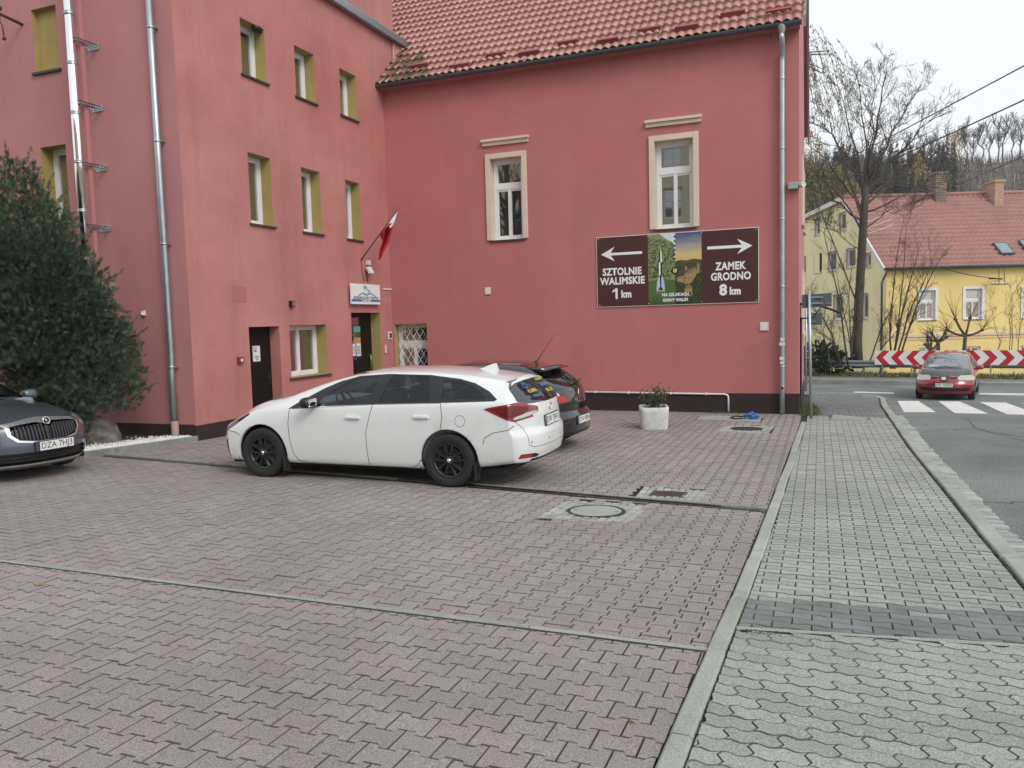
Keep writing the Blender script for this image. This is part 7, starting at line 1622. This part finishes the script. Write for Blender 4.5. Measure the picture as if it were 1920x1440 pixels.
# ---------------------------------------------------------------- black hatchback behind it
rk = empty('hatchback', (0, 0, 0), 0, 'black hatchback with white and red tail lights parked behind the white estate', 'car'); PK = paint('paint_black', (.006, .006, .007), .0, .12)
c = Car(rk, 4.30, 1.45, w=[(0, .84), (.5, .88), (3.5, .90), (4.30, .86)], zb=[(0, .20), (.6, .19), (3.3, .19), (3.9, .24), (4.3, .28)], zs=[(0, .62), (.4, .76), (1.1, .90), (1.6, .94), (2.6, 1.0), (3.4, 1.06), (3.9, 1.08), (4.3, 1.06)],
        zt=[(0, .68), (.4, .84), (.8, .94), (1.1, 1.0), (1.5, 1.17), (1.9, 1.32), (2.2, 1.40), (2.6, 1.44), (3.2, 1.43), (3.7, 1.39), (4.3, 1.33)], crown=[(0, .05), (1, .05), (2.2, .07), (3, .075), (4.3, .07)], yr=[(0, .8), (1.1, .8), (1.5, .77), (2.2, .70), (3, .68), (3.8, .62), (4.3, .58)],
        nose=[(.2, .06), (.45, 0), (.6, .03), (.75, .15)], tail=[(.2, .10), (.35, .0), (.58, .0), (.64, .06), (.80, .07), (1.0, .13), (1.08, .20), (1.33, .55), (1.42, .60)], pl_n=(.36, 2.6), pl_t=(.30, 2.6))
c.cut([(1.5, .96), (1.9, 1.18), (2.3, 1.31), (2.7, 1.345), (3.2, 1.33), (3.5, 1.28), (3.72, 1.15), (3.6, 1.09), (2.6, 1.03)], 'side', 2); c.cut([(1.75, 1.0), (2.0, 1.18), (2.35, 1.29), (2.6, 1.32), (2.5, 1.035)], 'side', 3); c.cut([(2.6, 1.04), (2.7, 1.325), (3.15, 1.31), (3.4, 1.26), (3.5, 1.12), (3.4, 1.09)], 'side', 3)
rk_f = lambda f: f.normal.x > .2 and f.calc_center_median().x > 3.0
c.cut([(-.62, 1.07), (-.4, 1.02), (.4, 1.02), (.62, 1.07), (.56, 1.2), (.48, 1.32), (-.48, 1.32), (-.56, 1.2)], 'front', 7, rk_f); c.cut([(-.66, 1.04), (.66, 1.04), (.55, 1.38), (-.55, 1.38)], 'front', 6, lambda f: f.normal.x < -.12 and f.normal.z > .25 and .9 < f.calc_center_median().x < 2.6)
tk = lambda f: f.normal.z < .85 and f.calc_center_median().x > 3.4
c.cut([(.95, 1.06), (.74, 1.04), (.56, .94), (.56, .90), (.95, .93)], 'front', 11, tk, mirror=True); c.cut([(.95, .93), (.56, .90), (.42, .87), (.42, .80), (.66, .79), (.95, .84)], 'front', 10, tk, mirror=True); c.cut([(.95, 1.075), (.72, 1.055), (.66, 1.02), (.74, 1.035), (.95, 1.05)], 'front', 10, tk, mirror=True)
c.line([(.80, .70), (.70, .66), (0, .655)], 'front', .007, rk_f, mirror=True); c.cut([(.80, .42), (.62, .40), (.62, .44), (.80, .47)], 'front', 13, rk_f, mirror=True); c.cut([(-.66, .22), (.66, .22), (.62, .34), (-.62, .34)], 'front', 14, rk_f)
c.arch(.92, .31, .355); c.arch(3.56, .31, .355)
o = c.finish(PK, {2: ('window_frame', CM['dark'], .001, 'lr'), 3: ('door_window', CM['tint'], -.003, 'lr'), 6: ('windscreen', CM['tint'], -.002, None), 7: ('rear_window', glass('rear_glass_dark', (.12, .14, .14), .10), -.002, None), 10: ('tail_light', CM['reflect'], .005, 'lr'), 11: ('reversing_light', mat('lamp_white', (.66, .62, .62), .15, coat=1), .006, 'lr'), 13: ('fog_reflector', CM['reflect'], .003, 'lr'), 14: ('bumper_grille', CM['dark'], .001, None)})
for x in (.92, 3.56):
    for sg in (-1, 1): wheel(rk, x, sg*.78, .318, .205, 'six', M['metal'])
mb = MB(); mb.box((.4, -.75, .17), (4.0, .75, .24)); mb.build('underbody', CM['gap'], rk); cabin(rk, 1.25, 3.7, .76, .26, .92, 1.7, .98); seats(rk, [(2.2, [(-.36, .48), (.36, .48)]), (3.0, [(0, 1.25)])], .7, .36, .62); mirror(rk, 1.65, .84, 1.0, PK)
mb = MB(); mb.tube([(3.50, 0, 1.40), (3.62, 0, 1.55), (3.86, 0, 1.86)], [.010, .005, .003], 5); mb.lathe([(.035, -.01), (.03, .02), (0, .03)], 10, 0, Matrix.Translation((3.5, 0, 1.395))); mb.build('roof_aerial', CM['dark'], rk)
mb = MB(); vs = []
for y in np.linspace(-.52, .52, 9): x = 3.98-.10*(y/.52)**2; z = 1.355-.03*(y/.52)**2; vs += [(x-.34, y, z+.02), (x, y, z-.02), (x-.03, y, z-.05), (x-.3, y, z-.03)]
mb.add(vs, [(4*k+a, 4*k+(a+1) % 4, 4*k+4+(a+1) % 4, 4*k+4+a) for k in range(8) for a in range(4)]+[(3, 2, 1, 0), (32, 33, 34, 35)], 0, True); sp_ = mb.build('roof_spoiler', PK, rk); mb = MB(); mb.box((3.955, -.14, 1.322), (3.972, .14, 1.336)); mb.build('brake_light', CM['reflect'], sp_)
plate(rk, (4.302, 0, .50), (0, 1, 0), (-.05, 0, 1), 'DSW 98084')
mb = MB(); Tb = Matrix.Translation((4.225, 0, .90)) @ Matrix.Rotation(R(80), 4, 'Y') @ Matrix.Rotation(R(0), 4, 'Z'); mb.add([(-.085, 0, .006), (0, .05, .006), (.085, 0, .006), (0, -.05, .006), (-.055, 0, .010), (0, .03, .010), (.055, 0, .010), (0, -.03, .010)], [(0, 1, 5, 4), (1, 2, 6, 5), (2, 3, 7, 6), (3, 0, 4, 7)], 0, False, Tb); mb.build('badge', M['chrome'], rk)
mb = MB(); mb.tube([(4.16, -.05, 1.075), (4.13, .3, 1.09), (4.09, .48, 1.10)], .012, 5); mb.build('rear_wiper', CM['dark'], rk)
lettering(rk, Matrix(((0, .98, -.17, 4.245), (1, 0, 0, 0), (0, .17, .98, .78), (0, 0, 0, 1))), 'MEGANE', .0, 0, .045, M['chrome'], .004, .30)
pk = G(1052, 824); place(rk, (3.56, .88, 0), pk, R(-3.5), 1.0)

# ---------------------------------------------------------------- red hatchback with a black bonnet on the road
rr = empty('hatchback', (0, 0, 0), 0, 'red hatchback with black bonnet driving towards the zebra crossing', 'car'); PR = paint('paint_red', (.26, .014, .018), .1, .25); PB2 = mat('bonnet_black', (.018, .019, .022), .35, coat=.6)
c = Car(rr, 3.95, 1.44, w=[(0, .80), (.5, .835), (3.2, .845), (3.95, .80)], zb=[(0, .22), (.6, .2), (3.2, .2), (3.95, .28)], zs=[(0, .60), (.3, .70), (.7, .82), (1.05, .89), (1.5, .93), (2.5, .97), (3.95, 1.0)],
        zt=[(0, .66), (.2, .76), (.5, .86), (.85, .94), (1.05, .985), (1.4, 1.15), (1.75, 1.31), (2.0, 1.395), (2.4, 1.44), (3.0, 1.43), (3.95, 1.36)], crown=[(0, .06), (1, .05), (2, .07), (3.95, .07)], yr=[(0, .82), (1.0, .82), (1.4, .78), (1.9, .70), (3.95, .66)],
        nose=[(.2, .10), (.36, .02), (.50, 0), (.58, .03), (.70, .12), (.82, .26)], tail=[(.3, .0), (.8, .03), (1.0, .1), (1.4, .45)], pl_n=(.40, 2.4), pl_t=(.2, 3))
ff = lambda f: f.normal.x < -.1 and f.calc_center_median().x < 1.2
c.cut([(-.62, .975), (0, .995), (.62, .975), (.655, 1.02), (.58, 1.2), (.51, 1.36), (.40, 1.375), (-.40, 1.375), (-.51, 1.36), (-.58, 1.2), (-.655, 1.02)], 'front', 6, lambda f: f.normal.x < -.12 and f.normal.z > .2 and .8 < f.calc_center_median().x < 2.4)
c.cut([(1.35, .95), (1.75, 1.19), (2.05, 1.31), (2.5, 1.345), (3.2, 1.32), (3.45, 1.1), (3.3, 1.01)], 'side', 2); c.cut([(1.6, .98), (1.85, 1.17), (2.1, 1.29), (2.4, 1.32), (2.4, 1.0)], 'side', 3); c.cut([(2.5, 1.0), (2.5, 1.325), (3.15, 1.30), (3.3, 1.05)], 'side', 3)
c.cut([(.30, -.58), (.42, -.30), (.36, 0), (.42, .30), (.30, .58), (.6, .70), (1.06, .72), (1.12, .3), (1.13, 0), (1.12, -.3), (1.06, -.72), (.6, -.70)], 'top', 16, lambda f: f.normal.z > .35 and f.calc_center_median().x < 1.2)
c.cut([(.80, .64), (.84, .71), (.74, .785), (.44, .785), (.36, .72), (.40, .655), (.62, .64)], 'front', 15, ff, mirror=True)
c.cut([(.37, .74), (.17, .74), (.17, .665), (.37, .668)], 'front', 14, ff, mirror=True); gp = [(-.15, .775), (.15, .775), (.165, .72), (.12, .645), (.06, .61), (-.06, .61), (-.12, .645), (-.165, .72)]; c.cut(gp, 'front', 17, ff)
c.cut([(-.64, .315), (.64, .315), (.72, .37), (.66, .43), (.3, .41), (-.3, .41), (-.66, .43), (-.72, .37)], 'front', 14, ff); c.line([(.84, .60), (.66, .62), (.4, .615), (0, .60)], 'front', .006, ff, mirror=True)
c.arch(.80, .295, .345); c.arch(3.26, .295, .345)
o = c.finish(PR, {2: ('window_frame', CM['dark'], .001, 'lr'), 3: ('door_window', CM['tint'], -.003, 'lr'), 6: ('windscreen', glass('windscreen_glass', (.72, .80, .80), .30), -.002, None), 14: ('grille', CM['dark'], -.01, None), 15: ('headlight', CM['gold'], .004, 'lr'), 16: ('bonnet', PB2, .004, None), 17: ('badge_grille', CM['dark'], .004, None)})
o[(16, 0)]['label'] = 'black bonnet on the red car'
for x in (.80, 3.26):
    for sg in (-1, 1): wheel(rr, x, sg*.735, .30, .195, 'six', M['metal'])
mb = MB(); mb.box((.4, -.7, .19), (3.7, .7, .26)); mb.build('underbody', CM['gap'], rr); cabin(rr, 1.1, 3.5, .72, .26, .9, 1.5, .96); seats(rr, [(2.0, [(-.34, .46), (.34, .46)]), (2.8, [(0, 1.2)])], .7, .36, .62); mirror(rr, 1.45, .80, .985, PR)
plate(rr, (-.022, 0, .505), (0, -1, 0), (0, 0, 1), 'DB 7058G')
mb = MB(); Tb = Matrix(((0, -1, 0, .055), (-1, 0, 0, 0), (0, 0, 1, .715), (0, 0, 0, 1))); mb.add([Tb @ Vector(p) for p in ((-.065, .0, .045), (.05, 0, .05), (.065, 0, .02), (-.03, 0, .015), (-.055, 0, 0), (.065, 0, -.0), (.055, 0, -.05), (-.06, 0, -.045), (-.06, 0, -.02), (.03, 0, -.02))], [(0, 1, 2, 3), (0, 3, 4), (3, 2, 5, 4), (4, 5, 9, 8), (5, 6, 9), (8, 9, 6, 7)]); mb.build('badge', M['chrome'], o[(17, 0)])
mb = MB(); mb.box((1.16, .22, 1.005), (1.24, .48, 1.06)); mb.build('windscreen_note', M['white'], rr)
for s_ in (-1, 1): mb = MB(); mb.tube([(1.03, s_*.2+.15, 1.0), (1.10, s_*.2-.25, 1.035)], .009, 5); mb.build('wiper', CM['dark'], rr)
pa_, pb_ = G(1724, 746.5, STEP), G(1822, 749, STEP); mid_ = (pa_+pb_)/2; place(rr, (.80, 0, 0), mid_, R(78.5), (pb_-pa_).length/1.48); rr.rotation_euler.x = 0

# ---------------------------------------------------------------- dark grey saloon on the left
rs = empty('saloon_car', (0, 0, 0), 0, 'dark grey blue saloon with chrome ribbed grille at the left edge', 'car'); PS = paint('paint_slate', (.085, .105, .135), .35, .3)
c = Car(rs, 4.84, 1.46, w=[(0, .82), (.5, .88), (4.0, .91), (4.84, .88)], zb=[(0, .19), (.6, .19), (4.84, .26)], zs=[(0, .66), (.3, .735), (.7, .80), (1.3, .90), (1.8, .94), (3, .98), (4.84, .99)],
        zt=[(0, .74), (.2, .80), (.5, .865), (.9, .93), (1.35, .99), (1.7, 1.15), (2.1, 1.32), (2.4, 1.42), (2.8, 1.46), (3.3, 1.45), (3.9, 1.30), (4.3, 1.10), (4.84, 1.04)], crown=[(0, .05), (1.3, .06), (2.4, .08), (3.5, .08), (4.3, .04), (4.84, .04)], yr=[(0, .84), (1.3, .80), (1.8, .74), (2.4, .69), (3.4, .68), (4.84, .8)],
        nose=[(.18, .12), (.30, .02), (.46, 0), (.60, .015), (.72, .05), (.82, .14)], tail=[(.3, 0), (1.0, .1)], pl_n=(.44, 2.4), pl_t=(.2, 3))
ff = lambda f: f.normal.x < -.1 and f.calc_center_median().x < 1.3
gpo = [(-.46, .735), (-.30, .755), (-.11, .765), (-.06, .75), (0, .735), (.06, .75), (.11, .765), (.30, .755), (.46, .735), (.455, .64), (.38, .565), (.2, .535), (-.2, .535), (-.38, .565), (-.455, .64)]
big = [(-.50, .765), (-.30, .79), (-.10, .81), (0, .815), (.10, .81), (.30, .79), (.50, .765), (.49, .63), (.41, .545), (.21, .512), (-.21, .512), (-.41, .545), (-.49, .63)]
c.cut(big, 'front', 18, ff); c.cut(gpo, 'front', 14, ff)
c.cut([(.54, .765), (.70, .80), (.87, .80), (.90, .72), (.86, .655), (.72, .635), (.58, .66)], 'front', 15, ff, mirror=True)
c.cut([(-.60, .40), (.60, .40), (.66, .36), (.58, .255), (-.58, .255), (-.66, .36)], 'front', 14, ff)
c.cut([(-.66, .23), (.66, .23), (.74, .42), (.715, .42), (.63, .25), (-.63, .25), (-.715, .42), (-.74, .42)], 'front', 18, ff)
c.cut([(.84, .40), (.74, .38), (.72, .30), (.84, .31)], 'front', 11, ff, mirror=True)
c.cut([(-.70, 1.0), (0, 1.02), (.70, 1.0), (.62, 1.2), (.55, 1.39), (-.55, 1.39), (-.62, 1.2)], 'front', 6, lambda f: f.normal.x < -.12 and f.normal.z > .2 and 1.0 < f.calc_center_median().x < 2.7)
c.cut([(1.6, .97), (2.1, 1.23), (2.5, 1.35), (2.9, 1.375), (3.5, 1.33), (4.0, 1.10), (3.8, 1.01)], 'side', 2); c.cut([(1.85, .99), (2.2, 1.21), (2.5, 1.32), (2.8, 1.345), (2.8, 1.01)], 'side', 3); c.cut([(2.9, 1.01), (2.9, 1.345), (3.4, 1.31), (3.75, 1.10), (3.7, 1.03)], 'side', 3)
nf = lambda f: f.calc_center_median().x < 1.6
c.line([(.13, .50), (.15, .42), (.35, .55), (1.38, .60)], 'top', .008, lambda f: f.normal.z > .5 and nf(f), mirror=False) if False else None
for sg in (-1, 1): c.line([(.22, sg*.50), (.55, sg*.66), (1.40, sg*.76)], 'top', .007, lambda f: f.normal.z > .4 and nf(f))
c.arch(.98, .32, .37); c.arch(3.74, .32, .37)
o = c.finish(PS, {2: ('window_frame', CM['dark'], .001, 'lr'), 3: ('door_window', CM['tint'], -.003, 'lr'), 6: ('windscreen', CM['tint'], -.002, None), 11: ('fog_light', CM['clear'], .003, 'lr'), 14: ('grille', CM['dark'], -.035, None), 15: ('headlight', CM['clear'], .004, 'lr'), 18: ('chrome_trim', mat('chrome_satin', (.80, .81, .82), .22, metal=.8), .006, None)})
grl = o[(14, 0)]; fnz = T2([(.18, .12), (.30, .02), (.46, 0), (.60, .015), (.72, .05), (.82, .14)])
def nx_(y, z): return fnz(z)+.44*(abs(y)/.85)**2.4
mb = MB()
for k in range(-9, 10):
    if k == 0: continue
    y = k*.045+.0; z1 = .735+.02*(1-abs(k)/9)-(.025 if abs(k) < 2 else 0); z0 = .55+max(0, abs(y)-.25)*.35
    mb.add([(nx_(y, z0)+.0, y-.006, z0), (nx_(y, z0)+.0, y+.006, z0), (nx_(y, z1)-.002, y+.006, z1), (nx_(y, z1)-.002, y-.006, z1), (nx_(y, z0)+.03, y-.006, z0), (nx_(y, z0)+.03, y+.006, z0), (nx_(y, z1)+.03, y+.006, z1), (nx_(y, z1)+.03, y-.006, z1)], [(0, 1, 2, 3), (0, 3, 7, 4), (1, 5, 6, 2), (3, 2, 6, 7)])
mb.build('grille_rib', mat('rib_grey', (.10, .10, .11), .35, metal=.7), grl)
mb = MB()
for z in (.30, .345): mb.tube([(nx_(y, z)+.004, y, z) for y in np.linspace(-.6, .6, 13)], .006, 4)
mb.build('bumper_bar', CM['dark'], grl)
Tb = Matrix.Translation((nx_(0, .782)-.006, 0, .782)) @ Matrix.Rotation(R(-78), 4, 'Y'); mb = MB(); mb.lathe([(.048, 0), (.052, .004), (.046, .010), (.040, .006), (0, .006)], 24, 0, Tb); bd_ = mb.build('badge', M['chrome'], rs); mb = MB(); mb.lathe([(.040, .0065), (.040, .0075), (0, .0075)], 20, 0, Tb); mb.build('badge_field', M['black'], bd_)
mb = MB(); mb.tube([Tb @ Vector(p) for p in ((-.022, -.02, .009), (.0, -.005, .010), (.022, .02, .009))], .005, 5); mb.tube([Tb @ Vector(p) for p in ((.0, -.005, .010), (.006, .018, .009))], .005, 5); mb.tube([Tb @ Vector(p) for p in ((.0, -.005, .010), (-.016, .012, .009))], .005, 5); mb.build('badge_arrow', M['chrome'], bd_)
for x in (.98, 3.74):
    for sg in (-1, 1): wheel(rs, x, sg*.79, .325, .215, 'six', M['metal'])
mb = MB(); mb.box((.4, -.75, .17), (4.4, .75, .24)); mb.build('underbody', CM['gap'], rs); cabin(rs, 1.45, 4.0, .78, .26, .93, 1.95, 1.0); seats(rs, [(2.5, [(-.37, .5), (.37, .5)]), (3.4, [(0, 1.3)])], .7, .36, .62); mirror(rs, 1.85, .88, 1.02, PS)
plate(rs, (nx_(0, .465)-.016, -.03, .465), (0, -1, 0), (0, 0, 1), 'DZA 7HJ3')
for s_ in (-1, 1): mb = MB(); mb.tube([(1.36, s_*.25+.2, 1.0), (1.45, s_*.25-.3, 1.045)], .009, 5); mb.build('wiper', CM['dark'], rs)
# nose position of the saloon: its plate centre lies on the photo ray of the plate at plate height
zs_ = gz(-9.5, 8)+.465; d = ray(99, 836); t = (zs_-CH)/d.z; pp = EYE+d*t
place(rs, (0, 0, .465), pp, R(180-3.0), 1.0); rs.location.z = gz(pp.x-1, pp.y)
# ================================================================== thin autumn haze over the valley
mb = MB(); mb.box((-160, -40, -3.2), (260, 330, 62)); hz_ = mb.build('haze', [])
hm = bpy.data.materials.new('haze'); hm.use_nodes = True; hn = hm.node_tree; hn.nodes.clear(); ho = hn.nodes.new('ShaderNodeOutputMaterial'); pv = hn.nodes.new('ShaderNodeVolumePrincipled')
pv.inputs['Color'].default_value = (.86, .90, .95, 1); pv.inputs['Density'].default_value = .00045; pv.inputs['Anisotropy'].default_value = .2
L(hn, pv.outputs[0], ho.inputs['Volume']); hz_.data.materials.clear(); hz_.data.materials.append(hm); tag(hz_, kind='stuff')
